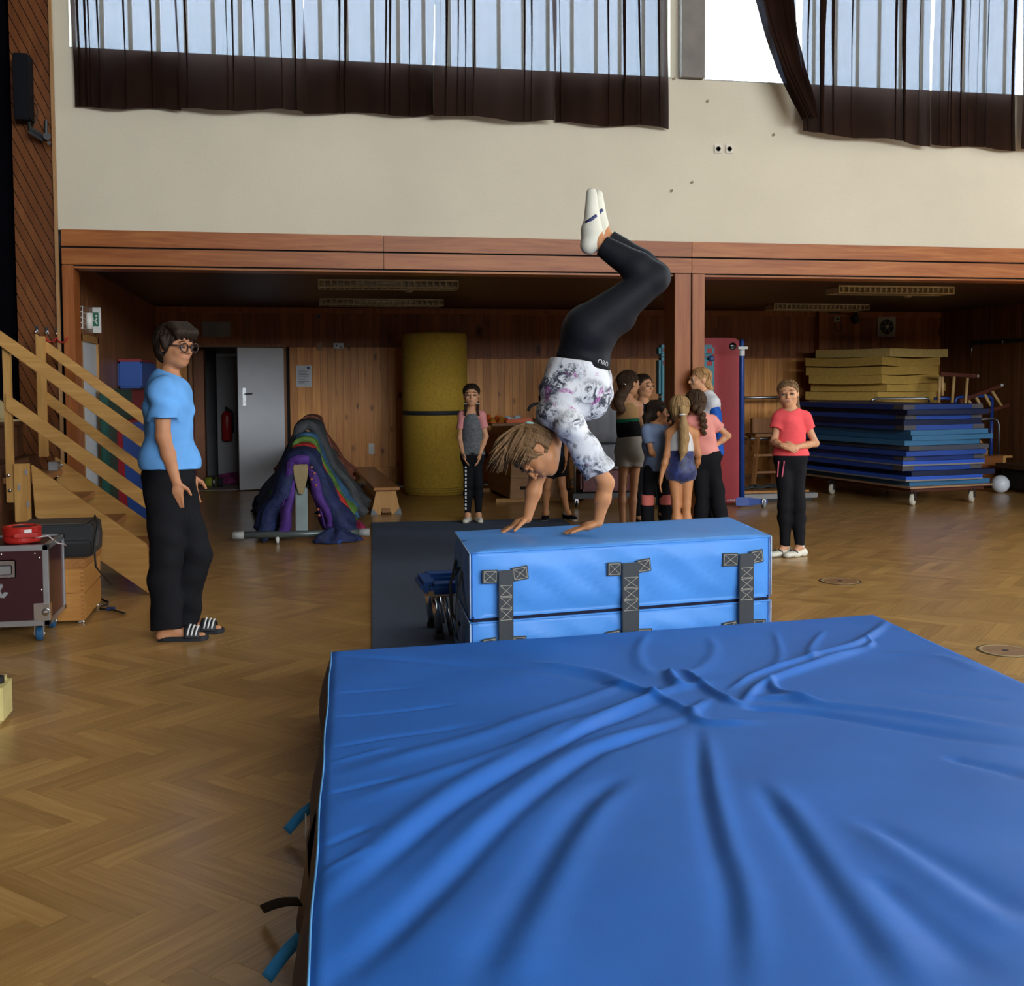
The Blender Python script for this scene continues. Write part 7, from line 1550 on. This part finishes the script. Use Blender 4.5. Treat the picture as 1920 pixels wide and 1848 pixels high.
# girl with braid
B = kid('girl with a long dark braid, salmon T-shirt and black trousers, hand on hip', 9.36, dict(H=(1303, 756, 0), N=(1311, 781, 0), P=(1322, 856, 0), Sa=(1294, 790, -.02), Sb=(1334, 788, .03), Ea=(1292, 828, .04), Eb=(1365, 817, .02), Wa=(1298, 850, .12), Wb=(1340, 836, .02), Fa=(1300, 862, .2), Fb=(1328, 838, .06), Ha=(1313, 860, 0), Hb=(1332, 860, 0), Ka=(1316, 922, .02), Kb=(1344, 918, .0), Aa=(1315, 988, .04), Ab=(1362, 986, 0)),
     face=158, hface=-168, hh=.205, S=.76, g=.95, lg=.95, ag=.85, feet=150, skin=SK)
garment(B, 'tshirt', fabric('salmon_cotton', (.66, .26, .22)), .016, .05, .95, sleeve=.55, neck=.07, wr=.005, seed=4); garment(B, 'trousers', BLK, .016, .9, 1.5, legs=2.03, neck=0, flare=.035, wr=.004)
for k in 'ab': shoe(B, k, BLK)
hair(B, HBR, inf=.05, cut=.06, nape=-.4); braid(B, [(1306, 764, -.10), (1314, 772, -.12), (1318, 784, -.13), (1320, 800, -.13), (1318, 818, -.125)], .034, HBR)
# tall girl in track jacket
B = kid('tall fair-haired girl in a blue and white track jacket leaning by the column', 9.72, dict(H=(1312, 712, 0), N=(1322, 742, 0), P=(1332, 848, 0), Sa=(1337, 757, -.12), Sb=(1322, 753, .14), Ea=(1346, 805, -.13), Eb=(1318, 800, .15), Wa=(1340, 846, -.10), Wb=(1310, 830, .1), Ha=(1333, 853, -.06), Hb=(1333, 853, .06), Ka=(1334, 915, -.05), Kb=(1330, 915, .06), Aa=(1336, 978, -.05), Ab=(1332, 976, .06)),
     face=-72, hface=-78, hh=.205, S=.78, g=.95, lg=.9, ag=.95, feet=-70, skin=SK)
M_tb = fabric('track_blue', (.012, .085, .40), rough=.5); M_tw = fabric('track_white', (.56, .57, .60), rough=.5)
garment(B, 'jacket', M_tb, .028, .40, 1.06, neck=0, wr=.006); garment(B, 'jacket_yoke', M_tw, .030, .02, .42, neck=.078, wr=.004)
garment(B, 'jacket_sleeve', M_tb, .02, sleeve=1.95, torso=False, wr=.004); garment(B, 'hood', M_tw, .034, -.02, .12, neck=.085, wr=0)
tz = garment(B, 'trousers', BLK, .018, .9, 1.5, legs=2.0, neck=0)
for i in range(10):
    p_, n_ = hit(surf(tz), 1338.5, 868+i*4)
    if p_ is not None: obj('white_piping', MB().obox(p_+n_*.001, RT*.005, FW*.004, UP*.012), WB, tz)
for k in 'ab': shoe(B, k, BLK)
facep(B, HL); hair(B, hair_mat('hair_strawberry', (.22, .11, .04), (.45, .26, .11)), inf=.012, cut=.085, nape=-.3, extra=[tail(B, [(1325, 716, 0), (1331, 726, .02), (1333, 742, -.02), (1328, 750, -.05)], [.035, .028, .022, .012])])
# girl in coral
B = kid('girl in a coral T-shirt and black joggers standing alone with folded hands', 9.42, dict(H=(1478, 739, 0), N=(1482, 771, 0), P=(1482, 856, 0), Sa=(1462, 783, 0), Sb=(1507, 783, 0), Ea=(1451, 827, -.01), Eb=(1529, 831, .0), Wa=(1467, 836, -.15), Wb=(1492, 838, -.15), Fa=(1482, 840, -.17), Fb=(1470, 834, -.185), Ha=(1471, 864, 0), Hb=(1494, 864, 0), Ka=(1471, 948, -.02), Kb=(1497, 950, -.01), Aa=(1472, 1014, 0), Ab=(1500, 1022, -.02)),
     face=-14, hface=-16, hh=.228, S=.84, g=.95, lg=.86, ag=.88, feet=(-58, -58), skin=SK, htilt=-4, handopt=dict(a=dict(pn=FW*.7-UP*.7, th=UP, curl=.3, L=.15), b=dict(pn=FW*.7-UP*.7, th=UP, curl=.3, L=.15)))
garment(B, 'tshirt', fabric('neon_coral', (.80, .095, .105), var=.07, scale=25), .020, .04, .98, sleeve=.46, neck=.074, wr=.005, seed=7, sl_inf=.022)
pn = garment(B, 'joggers', BLK, .012, .88, 1.5, legs=1.96, neck=0, wr=.003, leginf=.014)
for x0, x1 in ((1459.5, 1457.5), (1470, 1466)):
    t_ = surf(pn); pts = [hit(t_, x0+(x1-x0)*i/6, 864+i*5)[0] for i in range(7)]; pts = [p-FW*.006 for p in pts if p is not None]
    if len(pts) > 2: obj('drawstring', MB().tube(pts, .006, 6), plain('pink_cord', (.55, .10, .16), .6), pn, smooth=True)
for k in 'ab': shoe(B, k, WSHOE, stripe=plain('shoe_stripe_dark', (.02, .025, .04), .5)); obj('sock', MB().lathe(B['Q']['A'+k]-UP*.02, [(.034, 0), (.036, .03), (.034, .045)], 14), WB, B['root'], smooth=True)
facep(B, HLB, smile=.0); hair(B, HLB, inf=.022, cut=.055, nape=-.3, extra=[tail(B, [(1494, 748, .05), (1496, 764, .04), (1494, 778, .02)], [.02, .018, .01])])
